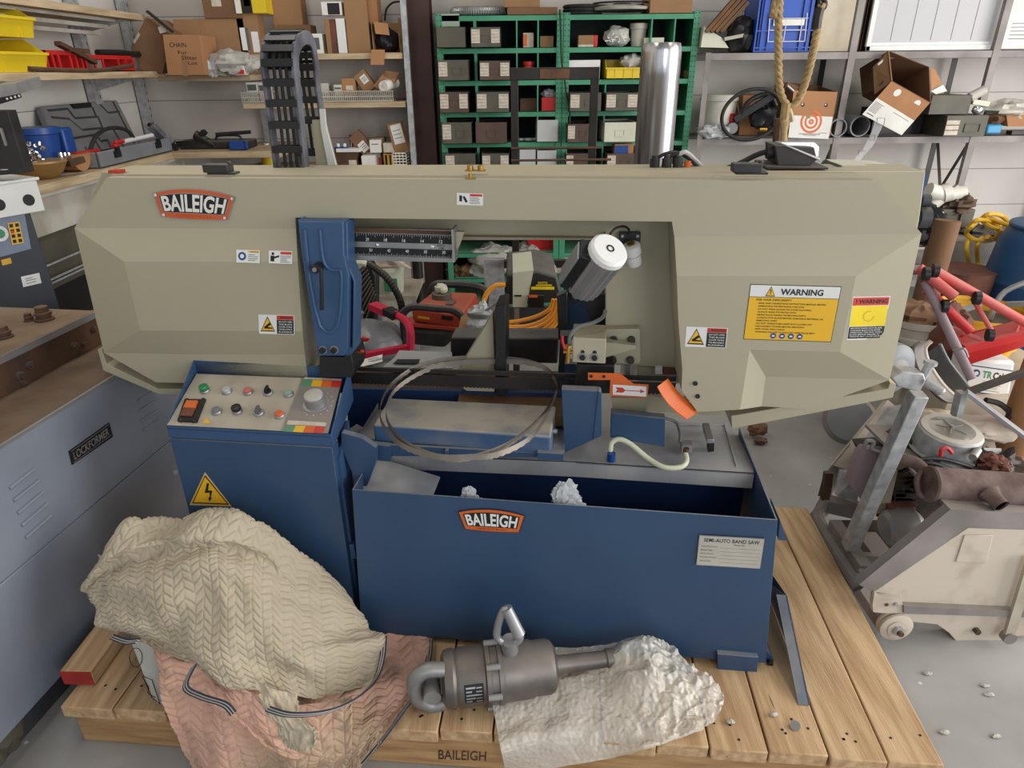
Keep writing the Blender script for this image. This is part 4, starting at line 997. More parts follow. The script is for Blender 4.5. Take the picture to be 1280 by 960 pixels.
rows=[[(262,838,vv(1.105)),(300,858,vv(1.085)),(345,880,vv(1.08)),(400,878,vv(1.11)),(440,868,vv(1.14))],[(282,868,vv(1.07)),(310,895,vv(1.055)),(350,915,vv(1.05)),(400,912,vv(1.075)),(440,900,vv(1.10))],[(295,898,vv(1.05)),(325,925,vv(1.035)),(360,945,vv(1.03)),(405,948,vv(1.06)),(440,940,vv(1.085))]]
g=surf(ctrl(rows),120,80); bl.part('lining_fold',MB('cloth_pink').sheet(quilt(g,6,6,.004,.012,11)),ang=180)
# striped edge binding
def binding(pts,name='edge_binding'):
    P=smooth_path(pts,8); mb=MB('piping')
    for k_,mn in enumerate(('piping','white_dirty','piping','white_dirty','piping')):
        mb.use(mn); mb.tube([p+UZ*(.0035*(k_-2))+SU*(.0035*(k_-2)) for p in P],.0023,6,sm=0)
    return bl.part(name,mb,label='dark blue and white striped binding')
binding([S(480,797,y=1.295),S(478,822,y=1.25),S(470,848,y=1.22),S(452,868,y=1.16),S(425,884,y=1.08),S(395,892,y=1.03),S(360,893,y=1.01),S(335,886,y=1.02)])
binding([S(538,799,z=.168),S(535,828,z=.168),S(523,862,z=.168),S(500,895,z=.165),S(478,925,z=.160),S(455,952,y=1.09)])
binding([S(243,832,y=1.06),S(232,858,y=1.035),S(250,870,y=1.02),S(280,880,y=1.01),S(292,892,y=1.0)])
binding([S(140,796,y=1.155),S(158,802,y=1.14),S(172,801,y=1.125)])
bl.done()
# box that props the blanket up
t=T('carton','white carton with black print half hidden under the blanket','box')
mb=MB('white_dirty'); a_=S(163,800,y=1.17);b_=S(200,806,y=1.165);c_=S(218,880,y=1.15);d_=S(205,892,y=1.14);e_=S(190,870,y=1.14)
mb.prism([a_,b_,c_,d_,e_],SV*.14); t.part('body',mb)
st=Stick(a_,b_,d_); mb=MB('ink')
mb.tube([S(170+8*math.sin(i*.7),822+12*math.cos(i*.7),y=1.152) for i in range(9)],.001,5,closed=True,sm=3)
mb.tube([S(178,845,y=1.145),S(190,850,y=1.145),S(200,880,y=1.138),S(190,872,y=1.138)],.001,5,closed=True,sm=0); mb.tube([S(181,852,y=1.144),S(186,860,y=1.142),S(185,866,y=1.141),S(194,872,y=1.139)],.001,5)
t.part('print',mb); t.done()
# ---------------------------------------------------------------- impact wrench
t=T('impact_wrench','big worn metal air impact wrench lying on the pallet before the saw','impact wrench')
zc=.222
A=S(532,852,z=zc);B=S(770,822,z=zc-.04); B.z=zc+.0
ax=(S(690,832,z=zc)-S(560,848,z=zc)); ax.z=0; L_=ax.length; d_=ax.normalized(); o_=S(560,848,z=zc)
px2=L_/130.0
def at(x,up=0.0,lat=0.0): return o_+d_*((x-560)*px2)+UZ*up+UZ.cross(d_)*lat
mb=MB('tool_steel')
prof=[(552,.055),(556,.070),(566,.074),(570,.069),(574,.074),(604,.074),(606,.081),(611,.081),(612,.076),(620,.076),(621,.080),(626,.080),(627,.075),(662,.073),(666,.069),(684,.070),(690,.064),(694,.050)]
mb.lathe(at(0),at(1),[(x,r_) for x,r_ in prof],36,rel=True); body=t.part('body',mb,label='scuffed grey motor housing')
mb=MB('tool_steel'); mb.lathe(at(0),at(1),[(688,.030),(692,.03),(700,.024),(758,.022),(760,.026),(770,.026)],24); t.part('anvil_shaft',mb,label='long dark drive shaft',bev=0)
for an in (-.9,.1,1.0,1.9):
    m2=MB('steel'); q=at(606)+(UZ*math.sin(an)-UZ.cross(d_)*math.cos(an))*.083; m2.cyl(q,q+d_*.035,.008,n=10); t.part('housing_bolt',m2,body)
mb=MB('steel'); 
c_=[at(556,.055),at(535,.060),at(521,.035),at(519,0),at(523,-.04),at(538,-.065),at(556,-.060)]
mb.tube([p-UZ.cross(d_)*.02 for p in c_],.02,12); mb.cyl(at(540,.0,.02),at(540,.0,-.055),.022); mb.bar(at(520,-.01),at(556,-.01),.03,.03)
t.part('rear_handle',mb,label='looped cast rear handle with trigger')
mb=MB('alu'); h0=at(637,.075)
hp=lambda x,y: S(x,y,y=SL(637,800,y=1.2).y+.0)
VH=(R2(-PS)@at(637)).y-.01
H=[S(633,805,y=VH),S(622,797,y=VH),S(622,785,y=VH),S(627,768,y=VH),S(632,762,y=VH),S(637,770,y=VH),S(646,785,y=VH),S(650,797,y=VH),S(640,806,y=VH)]
mb.tube(H,.010,12,closed=True); mb.cyl(S(633,760,y=VH),S(649,793,y=VH-.01),.014,.016); mb.cyl(S(637,800,y=VH),at(637,.072),.02,.022)
t.part('side_handle',mb,label='bright loop side handle')
mb=MB('ink'); s0=S(649,793,y=VH-.011); dd=(S(649,793,y=VH-.01)-S(633,760,y=VH)).normalized(); mb.cyl(s0,s0+dd*.003,.009); t.part('handle_bore',mb)
lat=UZ.cross(d_); mb=MB('ink')
def onb(x,ang,r_): return at(x)+ (UZ*math.sin(ang)-lat*math.cos(ang))*r_
for i in range(6):
    a0=-.15+i*.12;a1=a0+.12
    mb.poly([onb(578,a0,.0745),onb(601,a0,.0745),onb(601,a1,.0745),onb(578,a1,.0745)])
mb.use('alu')
for i in range(5):
    a0=-.1+i*.13; mb.poly([onb(580,a0,.0750),onb(587+i%3*4,a0,.0750),onb(587+i%3*4,a0+.06,.0750),onb(580,a0+.06,.0750)]); mb.poly([onb(592,a0,.0750),onb(599,a0,.0750),onb(599,a0+.04,.0750),onb(592,a0+.04,.0750)])
t.part('rating_plate',mb,body,label='black rating plate'); t.done()
mb=MB('black_dusty'); q=S(848,830,z=.165); mb.lathe(q-SU*.03,q+SU*.03-SV*.02,[(0,.02),(.5,.022),(.52,.018),(1,.017)],20); one('impact_socket','black impact socket beside the bubble wrap under the bin','socket',mb)
# ---------------------------------------------------------------- bubble wrap
rows=[[(590,812,zz(.19)),(650,806,zz(.20)),(715,812,zz(.20)),(770,806,zz(.22)),(815,803,zz(.235)),(840,810,zz(.22)),(846,822,zz(.20))],
 [(640,838,zz(.20)),(680,843,zz(.19)),(722,838,zz(.185)),(765,822,zz(.215)),(808,818,zz(.22)),(845,832,zz(.20)),(868,838,zz(.185))],
 [(612,868,zz(.18)),(662,856,zz(.185)),(712,850,zz(.19)),(765,850,zz(.185)),(808,848,zz(.21)),(855,848,zz(.20)),(892,856,zz(.175))],
 [(616,885,zz(.165)),(665,874,zz(.172)),(715,870,zz(.18)),(770,872,zz(.185)),(815,868,zz(.195)),(865,868,zz(.185)),(904,874,zz(.165))],
 [(621,910,zz(.155)),(670,898,zz(.158)),(722,893,zz(.165)),(775,893,zz(.175)),(825,890,zz(.18)),(868,888,zz(.17)),(900,893,zz(.155))],
 [(626,938,zz(.152)),(672,925,zz(.152)),(728,916,zz(.155)),(778,916,zz(.16)),(822,912,zz(.165)),(858,905,zz(.158)),(888,908,zz(.152))],
 [(632,965,vv(1.105)),(680,962,vv(1.105)),(725,955,vv(1.11)),(765,948,vv(1.12)),(805,938,zz(.152)),(845,925,zz(.152)),(878,914,zz(.152))]]
g=surf(ctrl(rows),200,150); out=[]
for i,rw in enumerate(g):
    r2=[]
    for j,p in enumerate(rw):
        u=j/200; k_=.35+.65*min(1,max(0,(u-.35)*3))*min(1,max(0,1.3-i/150))
        h=abs(noise.noise(p*11))*.034+(1-abs(noise.noise(p*30))*2.2)*.012*k_+(1-abs(noise.noise(p*75))*2)*.0045
        q=p+UZ*h*k_*(.3 if i>145 else 1)
        # the folded-over tube in the middle
        a_=(u-.60)/.10; b__=(i/150-.30)/.17; e=math.exp(-(a_*a_+b__*b__)*1.0); q+=UZ*(.075*e-.05*math.exp(-((a_/.55)**2+(b__/.6)**2)))
        if q.z<.147 and i<130: q.z=.147
        r2.append(q)
    out.append(r2)
one('bubble_wrap','crumpled sheet of clear bubble wrap on the pallet','bubble wrap',MB('bubble').sheet(out),ang=180)
mb=MB('clear_bag'); g=surf(ctrl([[(858,850,zz(.2)),(885,838,zz(.19)),(905,852,zz(.17))],[(870,862,zz(.18)),(895,858,zz(.175)),(908,868,zz(.16))]]),30,20)
# ---------------------------------------------------------------- coiled band saw blade on the roller table
mb=MB('dark_steel')
t=T('bandsaw_blade','loose narrow bandsaw blade coiled in big loops over the infeed tray','saw blade')
def loop(pts,seed):
    P=smooth_path(pts,10,True); n=len(P); a_=[];b_=[];c_=MB('coil_steel')
    for i,p in enumerate(P):
        w=UZ*.0055+SV*.0035
        k=-.0025 if i%2 else 0
        a_.append(p-w+UZ*k); b_.append(p+w)
    a_.append(a_[0]);b_.append(b_[0]); c_.sheet([a_,b_]); c_.sheet([[q+SV*.0012 for q in a_],[q+SV*.0012 for q in b_]])
    return c_
l1=[(590,447,1.93),(530,455,1.90),(492,478,1.78),(476,505,1.66),(478,530,1.58),(500,555,1.52),(540,570,1.50),(580,573,1.49),(630,558,1.53),(670,528,1.62),(692,497,1.72),(692,470,1.84),(660,452,1.91)]
l2=[(592,452,1.92),(540,460,1.88),(500,482,1.77),(484,505,1.67),(485,528,1.59),(505,552,1.53),(545,570,1.495),(590,571,1.485),(625,567,1.49),(665,545,1.56),(690,505,1.70),(695,478,1.82),(668,455,1.90)]
def lz(x,y): return .80 if y>520 else (.80+(520-y)/73*.078)
t.part('blade_loop',loop([S(x,y,z=lz(x,y)) for x,y,v in l1],1)); t.part('blade_loop',loop([S(x,y,z=lz(x,y)+.004) for x,y,v in l2],2)); t.done()
# ---------------------------------------------------------------- left: long grey roll former
PLK=math.radians(-8); RL=R2(PLK); XF=-1.46
lk=T('roll_former','long grey sheet metal forming machine with a thick tan top plate','machine')
mb=MB('lock_grey'); Y0=0.55;Y1=2.75
mb.box((XF-.5,Y0,.49),(XF,Y1,.812),RL); mb.box((XF-.5,Y0,.10),(XF-.006,Y1,.484),RL); 
body=lk.part('body',mb,label='blue grey sheet metal housing',bev=.004)
mb=MB('alu'); mb.bar(RL@V((XF+.001,Y0,.812)),RL@V((XF+.001,Y1,.812)),.008,.008); lk.part('edge_strip',mb)
mb=MB('lock_black'); mb.box((XF-.45,Y0,.0),(XF-.05,Y1,.10),RL); lk.part('plinth',mb)
zled=.815
b0=L(0,502,PLK,z=zled);b1=L(130,425,PLK,z=zled); xb=(b0.x+b1.x)/2
zt=(L(0,450,PLK,x=xb).z+L(120,399,PLK,x=xb).z)/2
mb=MB('rust_dark'); mb.box((XF-.5,Y0,.812),(XF-.004,Y1,zled),RL); mb.box((xb-.35,Y0,zled),(xb,L(95,387,PLK,z=zt+.024).y,zt),RL); lk.part('side_beam',mb,bev=.002)
YE=L(95,387,PLK,z=zt+.024).y; mb=MB('tan_top'); mb.box((xb-.50,Y0,zt),(xb+.012,YE,zt+.024),RL); tp=lk.part('top_plate',mb,bev=.003); mb=MB('alu'); mb.box((xb+.012,Y0,zt+.002),(xb+.014,YE,zt+.023),RL); lk.part('plate_edge',mb,tp)
for px,py,r_ in ((24,470,.011),(36,456,.009),(92,432,.010),(116,412,.009),(27,478,.007),(104,430,.007)):
    q=RL@L(px,py,PLK,x=xb); nx=RL@UX; mb=MB('tool_steel'); mb.cyl(q,q+nx*.008,r_*1.3,n=18); mb.use('rust_dark'); mb.cyl(q+nx*.008,q+nx*.014,r_,n=6); lk.part('bolt',mb)
for px,py,r_,h in ((56,400,.022,.045),(37,401,.012,.025),(5,422,.02,.035)):
    q=RL@L(px,py,PLK,z=zt+.024); mb=MB('rust_dark'); mb.lathe(q,q+UZ*h,[(0,r_*1.3),(.15,r_*1.3),(.16,r_),(.4,r_),(.42,r_*1.15),(.6,r_*1.15),(.62,r_*.9),(1,r_*.85)],18); lk.part('clamp_stud',mb,tp)
def lp(px,py,o=0.0): return RL@L(px,py,PLK,x=XF+.0008+o)
def kq(x,y,o=0.0): return lp(x*.2814,370+y*.2814,o)
mb=MB('ink'); mb.prism([kq(308,690,.003),kq(486,563,.003),kq(503,625,.003),kq(322,750,.003)],RL@V((-.003,0,0))); mb.use('steel')
st=Stick(kq(308,690,.0),kq(486,563,.0),kq(322,750,.0)); 
plate_m=mb; st2=Stick(kq(308,690,.0035),kq(486,563,.0035),kq(322,750,.0035)); st2.rect(mb,.03,.06,.97,.1,.0006); st2.rect(mb,.03,.9,.97,.94,.0006)
st2.text(mb,'LOCKFORMER',.06,.22,.94,.8,.001,.02); lk.part('name_plate',mb,body,label='black LOCKFORMER name plate')
for (xs,ys,n_) in (((40,860),(150,770),4),):
    for i in range(5):
        mb=MB('lock_grey'); a_=kq(40+i*18,855+i*55);b_=kq(152+i*18,768+i*52); mb.tube([a_,(a_+b_)/2,b_],.006,8,sm=2); lk.part('louvre',mb,body)
for i in range(4):
    mb=MB('lock_grey'); a_=kq(608+i*9,470+i*42);b_=kq(678+i*9,425+i*42); mb.tube([a_,(a_+b_)/2,b_],.005,8,sm=2); lk.part('louvre',mb,body)
lk.done()
mb=MB('olive'); mb.blob(W(-18,880,z=.16),(.06,.09,.2),5,.35,2.5,12); one('rusty_casting','dark crusted casting in the lower left corner beside the grey machine','casting',mb)
# ---------------------------------------------------------------- left: second machine with white hood
PM=math.radians(62); RM=R2(PM)
cm=T('compressor','dark grey compressor cabinet with white hood and yellow decals','machine')
cn=W(58,330,y=2.75); YM=(R2(-PM)@cn).y; XM=(R2(-PM)@cn).x
def mp(px,py,y=None): return RM@L(px,py,PM,y=YM if y is None else y)
NM=RM@V((0,-1,0))
zc_=L(48,262,PM,y=YM).z
mb=MB('compressor'); mb.box((XM-.9,YM,.1),(XM,YM+.4,zc_),RM); cb=cm.part('cabinet',mb,bev=.004)
mb=MB('compressor_panel'); mb.prism([mp(-40,270,YM-.004),mp(30,264,YM-.004),mp(39,311,YM-.004),mp(-40,332,YM-.004)],-NM*.004); cm.part('panel',mb,cb)
zh=L(46,221,PM,y=YM-.05).z
mb=MB('white'); xh=L(50,240,PM,y=YM-.05).x; mb.box((xh-1.0,YM-.05,zc_),(xh,YM+.16,zh-.01),RM); mb.box((xh-1.0,YM-.06,zh-.012),(xh+.008,YM+.16,zh),RM); hd=cm.part('hood',mb,bev=.003,label='white hood')
for px,py in ((36,250),(-1,256)):
    mb=MB('ink'); q=mp(px,py,YM-.0505); mb.cyl(q,q+NM*.001,.022,n=20); cm.part('hood_hole',mb,hd)
st=Stick(mp(9,279,YM-.006),mp(24,277,YM-.006),mp(15,306,YM-.006)); mb=MB('sign_yellow'); st.rect(mb,0,0,1,1); mb.use('ink')
for i in range(2):
    for j in range(4): st.rect(mb,.12+.48*i,.06+.24*j,.42+.48*i,.22+.24*j,.001)
mb.use('sign_red'); st.disc(mb,.25,.42,.14,.0014); cm.part('decal',mb,cb,label='yellow pictogram decal')
st=Stick(mp(26,346,YM-.001),mp(49,341,YM-.001),mp(29,359,YM-.001)); mb=MB('white'); st.rect(mb,0,0,1,1); mb.use('ink_grey'); bars(st,mb,.2,.8,(.25,.45,.7),.06,.001); cm.part('decal',mb,cb,label='small white text label')
st=Stick(mp(1,325,YM-.001),mp(13,322,YM-.001),mp(3,332,YM-.001)); mb=MB('yellow_old'); st.rect(mb,0,0,1,1); cm.part('decal',mb,cb,label='small yellow label')
mb=MB('white'); q=mp(-1,292,YM-.005); mb.cyl(q,q+NM*.006,.03,n=20); mb.use('green'); mb.cyl(q+NM*.006,q+NM*.0065,.018,n=12); cm.part('gauge',mb,cb)
mb=MB('ink')
for px,py in ((37,390),(49,386),(24,394)): mb.prism([mp(px,py-1.5,YM-.001),mp(px+9,py-4,YM-.001),mp(px+9,py-1,YM-.001),mp(px,py+1.5,YM-.001)],-NM*.0005)
cm.part('vent_slot',mb,cb); cm.done()
# ---------------------------------------------------------------- green parts rack against the back wall
YG=4.9; GD=.36; YB=YG+GD
zlev=[W(700,p,y=YG).z for p in (18,59,99.5,139,177,214)]
for k_ in range(5): zlev.append(zlev[-1]-.192)
xl=W(552,100,y=YG).x; xm=W(703,100,y=YG).x; xr=W(864,100,y=YG).x
def bay(name,x0,x1,divs,lab,dside):
    t=T('parts_rack',lab,'rack','green parts racks')
    for i,z in enumerate(zlev):
        mb=MB('green'); mb.box((x0,YG,z-.032),(x1,YG+.003,z)); mb.box((x0,YG,z-.003),(x1,YB,z)); t.part('shelf',mb)
    for x in (x0,x1):
        mb=MB('green'); mb.box((x-.02,YG-.003,0),(x+.02,YG,zlev[0]+.01)); mb.box((x-.002,YG,0),(x+.002,YB,zlev[0]+.01)); up=t.part('upright',mb)
        mb=MB('ink'); 
        z=.9
        while z<zlev[0]:
            for dx in(-.011,.011): mb.box((x+dx-.0035,YG-.0036,z),(x+dx+.0035,YG-.0031,z+.007))
            z+=.031
        t.part('slot_hole',mb,up,kind='stuff')
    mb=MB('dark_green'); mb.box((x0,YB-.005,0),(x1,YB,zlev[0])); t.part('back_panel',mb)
    for x,ra in divs:
        for i in range(ra[0],ra[1]):
            mb=MB('green'); mb.box((x-.0015,YG+.002,zlev[i+1]),(x+.0015,YB-.006,zlev[i]-.032)); mb.box((x-.012 if (x-x0)<.3 and x0<0.2 else x-.003,YG+.001,zlev[i+1]),(x+.006,YG+.003,zlev[i]-.032)); t.part('divider',mb)
    t.done()
gx=lambda p: W(p,100,y=YG).x
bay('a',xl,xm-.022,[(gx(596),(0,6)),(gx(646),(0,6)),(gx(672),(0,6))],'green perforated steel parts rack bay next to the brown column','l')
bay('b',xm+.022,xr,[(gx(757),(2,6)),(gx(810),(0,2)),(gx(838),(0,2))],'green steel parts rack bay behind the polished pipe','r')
def tin(rect,lab,col='olive',labels='L',handle=True,proud=.10,dep=.34,open_top=True,items=None,g='steel bins in the green rack'):
    px0,py0,px1,py1=rect; y=YG-proud
    t=T('parts_bin',lab,'bin',g)
    xm_=(px0+px1)/2; k=min(range(len(zlev)),key=lambda i:abs(W(xm_,py1,y=y).z-zlev[i])); zb=zlev[k]+.001
    x0,x1,z0,z1=PB(None,px0,py0,px1,py1,y,dep,0,zb)
    mb=MB(col); w=.003
    mb.box((x0,y,z0),(x1,y+w,z1)); mb.box((x0,y+dep-w,z0),(x1,y+dep,z1)); mb.box((x0,y,z0),(x0+w,y+dep,z1)); mb.box((x1-w,y,z0),(x1,y+dep,z1)); mb.box((x0,y,z0),(x1,y+dep,z0+w)); mb.box((x0,y+.02,z1-.02),(x1,y+dep,z1-.012))
    t.part('body',mb)
    H_=z1-z0; Wd=x1-x0
    for c in labels:
        a=x0+.03*Wd if c=='L' else x1-.32*Wd; n_=4
        mb=MB('label_paper'); mb.box((a,y-.001,z0+H_*.22),(a+Wd*.28,y,z0+H_*.9))
        mb.use('ink_grey')
        for i in range(4): mb.box((a+.003,y-.0014,z0+H_*(.32+.16*i)),(a+Wd*.25,y-.001,z0+H_*(.335+.16*i)))
        t.part('label_card',mb)
    if handle:
        cx=(x0+x1)/2+ (Wd*.12 if labels=='L' else 0); mb=MB(col); a=Wd*.14
        P=[V((cx-a,y-.001,z0+H_*.3)),V((cx-a,y-.001,z0+H_*.62)),V((cx+a,y-.001,z0+H_*.62)),V((cx+a,y-.001,z0+H_*.3)),V((cx-a,y-.001,z0+H_*.3))]
        for p,q in zip(P[:-1],P[1:]): mb.bar(p,q,.004,.004)
        mb.box((cx-a,y-.004,z0+H_*.3),(cx+a,y-.001,z0+H_*.36)); t.part('handle',mb)
    t.done(); return x0,x1,z0,z1,y
tin((545,34,582,57),'plain olive steel bin without cards at the rack top left',labels='',handle=False)
tin((588,34,626,57),'olive steel bin with two paper card stacks, top row',labels='LR')
tin((547,75,586,97),'olive steel bin with one card at the left end, second row')
tin((599,76,638,97),'brown steel bin with cards at both ends, second row','brown_bin','LR')
tin((549,115,586,136),'brown steel bin with torn orange-brown cards, third row leftmost','brown_bin','LR')
tin((595,115,637,136),'olive steel bin with two white card stacks, third row',labels='LR',handle=False)
tin((552,153,590,174),'olive steel bin with one white card, fourth row leftmost')
tin((594,153,634,175),'rusty brown bin without cards, fourth row','brown_bin','')
tin((556,192,595,214),'dark steel bin with one card, leftmost of the bottom visible row','olive','L')
tin((602,192,637,214),'olive steel bin heaped with flat parts, bottom visible row, two cards',labels='LR')
tin((712,116,752,138),'olive bin behind the right leg of the steel frame, third row')
tin((757,116,798,138),'olive bin with two tall card stacks left of the polished pipe',labels='LR')
tin((709,155,740,176),'brown bin with four stacked cards right of the centre upright, fourth row','brown_bin')
tin((755,153,795,177),'cream painted bin with an empty card holder','cream_box','')
tin((707,192,738,214),'brown bin behind the frame rods, lowest visible row','brown_bin')
tin((758,192,795,214),'brown bin under the blue and orange box','brown_bin')
tin((671,150,698,175),'pale grey square bin in the fourth row','pale_grey','',False,.03)
tin((649,187,670,213),'pale grey narrow bin left of its twin in the bottom visible row','pale_grey','',False,.03)
tin((671,188,696,213),'pale grey wider bin beside the centre upright in the bottom row','pale_grey','',False,.03)
def small(name,lab,cat,mb,group=None): return one(name,lab,cat,mb,group)
def zof(px,py,y): 
    z=W(px,py,y=y).z; return min(zlev,key=lambda q:abs(q-z))
def sbx(name,lab,cat,rect,y,dep,mn,shelf=True,parts=(),rot=0,zb=None,group=None,bev=.002):
    """box of goods: front rectangle at pixels; parts = (partname, material, a0,b0,a1,b1) flat areas on the front"""
    px0,py0,px1,py1=rect; t=T(name,lab,cat,group)
    z_=zof((px0+px1)/2,py1,y)+.001 if (shelf and zb is None) else zb
    x0,x1,z0,z1=PB(None,px0,py0,px1,py1,y,dep,0,z_)
    mb=MB(mn); mb.box((x0,y,z0),(x1,y+dep,z1)); t.part('body',mb,bev=bev)
    for pn_,pm,a0,b0,a1,b1 in parts:
        m2=MB(pm); m2.box((x0+(x1-x0)*a0,y-.0012,z1-(z1-z0)*b1),(x0+(x1-x0)*a1,y-.0002,z1-(z1-z0)*b0)); t.part(pn_,m2)
    t.done(); return x0,x1,z0,z1
sbx('carton','orange and white small carton alone in the top narrow compartment','carton',(654,41,667,57),YG+.05,.08,'label_paper',parts=(('print','orange',0,.1,.35,.9),))
sbx('carton','small plain brown carton left of the centre upright, top row','carton',(675,45,692,57),YG+.05,.12,'card')
mb=MB('red'); q=W(661,82,y=YG+.08); q.z=zlev[2]+.001; mb.lathe(q,q+UZ*.11,[(0,.034),(.8,.034),(.82,.04),(1,.04)],20); one('jar','red plastic jar in the second row narrow compartment','jar',mb)
sbx('box','small dark lattice box left of the red tub','box',(650,123,671,137),YG+.06,.12,'rust_dark')
x0,x1,z0,z1=sbx('tub','bright red tub with a bit of film on it','tub',(677,122,698,137),YG+.02,.14,'red')
mb=MB('clear_bag'); mb.blob(V(((x0+x1)/2,YG+.08,z1+.02)),(.05,.03,.03),3,.5,3,10); one('plastic_film','scrap of film on the red tub in the rack','film',mb)
for px,py,r_ in ((651,170,.018),(661,169,.03),(668,171,.014)):
    mb=MB('galv'); q=W(px,py,y=YG+.06); q.z=zlev[4]+.012; 
    mb.tube([q+V((r_*math.cos(a*PI/4),r_*math.sin(a*PI/4),0)) for a in range(8)],.008,8,closed=True,sm=3); one('pipe_ring',{651:'small metal ring left in the fourth row compartment',661:'largest metal ring in the fourth row compartment',668:'smallest metal ring beside the pale grey square bin'}[px],'ring',mb,'loose rings in the rack')
sbx('carton','brown carton with a red edge near the centre upright, top row','carton',(723,44,742,57),YG+.04,.10,'card',parts=(('tape','label_paper',0,.8,1,1),))
sbx('booklet','thin red booklet leaning on the brown carton','booklet',(742,44,747,57),YG+.05,.08,'red')
mb=MB('bag'); q=W(771,47,y=YG+.08); q.z=zlev[1]+.06; mb.blob(q,(.085,.05,.06),2,.25,2,14); mb.use('ink_grey')
one('mesh_bag','grey net bag of small white parts on the top rack shelf','bag',mb)
mb=MB('white_paper'); r=random.Random(2)
for i in range(26):
    a=V((q.x+r.uniform(-.06,.06),YG+.035+r.uniform(-.004,.004),zlev[1]+.03+r.uniform(0,.05))); mb.bar(a,a+V((r.uniform(-.03,.03),0,r.uniform(-.01,.01))),.006,.006)
one('plastic_parts','heap of small white plastic parts showing through the net bag','parts',mb,kind='stuff')
t=T('bucket','dirty white pail on the top rack shelf left of the polished pipe','pail'); mb=MB('white_dirty'); q=W(797,57,y=YG+.1); q.z=zlev[1]+.001; mb.lathe(q,q+UZ*.135,[(0,.045),(.75,.052),(.76,.058),(1,.06)],24); t.part('pail',mb); mb=MB('rust_plate'); mb.lathe(q+UZ*.134,q+UZ*.14,[(0,.06),(1,.055)],24); t.part('lid',mb); t.done()
sbx('carton','white carton with a knotted bag on it, behind the pipe top','carton',(805,47,830,57),YG+.03,.1,'cream_box')
x0,x1,z0,z1=sbx('paper_stack','white panel leaning in the second row behind the steel frame','panel',(711,75,750,98),YG+.02,.03,'white')
# yellow bin on the rack
def hopper(name,lab,pts,y,dep,mn,zb=None,g='plastic bins',ribs=3):
    """stackable plastic bin: scooped low front"""
    px0,py0,px1,py1=pts; x0,x1,z0,z1=PB(None,px0,py0,px1,py1,y,dep,0,zb); h=z1-z0; w=.004
    t=T(name,lab,'bin',g); mb=MB(mn)
    mb.box((x0,y,z0),(x1,y+w,z0+h*.55)); mb.box((x0-.005,y-.008,z0+h*.5),(x1+.005,y+w,z0+h*.58))
    for x in (x0,x1-w): mb.prism([V((x,y,z0)),V((x,y+dep,z0)),V((x,y+dep,z1)),V((x,y+dep*.35,z1)),V((x,y,z0+h*.55))],V((w,0,0)))
    mb.box((x0,y+dep-w,z0),(x1,y+dep,z1)); mb.box((x0,y,z0),(x1,y+dep,z0+w)); t.part('body',mb)
    mb=MB(mn)
    for i in range(ribs): a=x0+(x1-x0)*(i+1)/(ribs+1); mb.box((a-.002,y-.003,z0),(a+.002,y,z0+h*.5))
    t.part('rib',mb); t.done(); return x0,x1,z0,z1
x0,x1,z0,z1=hopper('plastic_bin','yellow plastic bin in the green rack holding a bag',(758,74,803,98),YG-.03,.25,'yellow',zlev[2]+.001)
mb=MB('bag'); mb.blob(V((x1-.06,YG+.08,z0+.10)),(.075,.06,.05),5,.3,2.4,12); one('plastic_bag','cloudy bag stuffed in the yellow bin in the green rack','bag',mb)
x0,x1,z0,z1=sbx('carton','blue and orange carton on the brown bin beside the pipe','carton',(768,180,792,193),YG-.06,.12,'card_orange',shelf=False,zb=W(780,193,y=YG-.06).z,parts=(('print','plastic_blue',0.02,.15,.72,.95),))
sbx('paper_pad','pale paper sheet with green on the top left bin of the rack','paper',(547,17,574,33),YG+.0,.04,'pale_green',shelf=False,zb=W(560,33.5,y=YG).z)
sbx('carton','pinkish box right of the pipe in the second rack row','carton',(856,88,861,95),YG+.1,.06,'card',zb=zlev[2]+.001)
# on top of the rack
zt=zlev[0]
def coil(name,lab,px,rx,ry,tr,mn,turns=1,y=YG+.18,dz=.0,n=12,ribs=0):
    c_=W(px,12,y=y); c_.z=zt+tr+.001; mb=MB(mn)
    for k_ in range(turns):
        P=[c_+V((rx*math.cos(2*PI*i/n),ry*math.sin(2*PI*i/n),k_*tr*1.9+dz*math.sin(2*PI*i/n+k_))) for i in range(n)]
        if ribs:
            P=smooth_path(P,ribs,True); m=len(P); mb.tube(P,lambda u:tr*(1.0 if int(round(u*(m-1)))%2 else .88),10,closed=True,sm=0)
        else: mb.tube(P,tr,8,closed=True)
    return one(name,lab,'duct' if ribs else 'hose',mb)
coil('flex_duct','coil of silver flexible duct on the green rack',600,.17,.10,.03,'steel',1,ribs=12)
sbx('carton','flat brown carton on the rack, lower of the two stacked','carton',(634,9,697,17),YG+.02,.3,'card_dark',zb=zt+.001)
sbx('carton','brown carton on the rack, upper of the two stacked','carton',(630,-12,675,8),YG+.04,.28,'card',zb=zt+.045)
coil('black_hose','coil of black hose lying on the rack beside the cartons',728,.12,.10,.011,'rubber',3)
t=T('round_plate','white round plate with a dark centre on top of the rack','plate'); mb=MB('white_dirty'); q=W(777,16,y=YG+.15); q.z=zt+.026; mb.lathe(q,q+UZ*.03,[(0,.19),(.5,.2),(1,.12)],40); t.part('dish',mb); mb=MB('rubber'); q=q+UZ*.03; mb.lathe(q,q+UZ*.012,[(0,.07),(1,.06)],30); mb.tube([q+V((.19*math.cos(a*.8),.15*math.sin(a*.8),.012)) for a in range(8)],.006,6,closed=True); t.part('cord',mb); t.done()
sbx('carton','brown carton at the right end of the rack top','carton',(813,-14,866,14),YG-.0,.3,'card',zb=zt+.001)
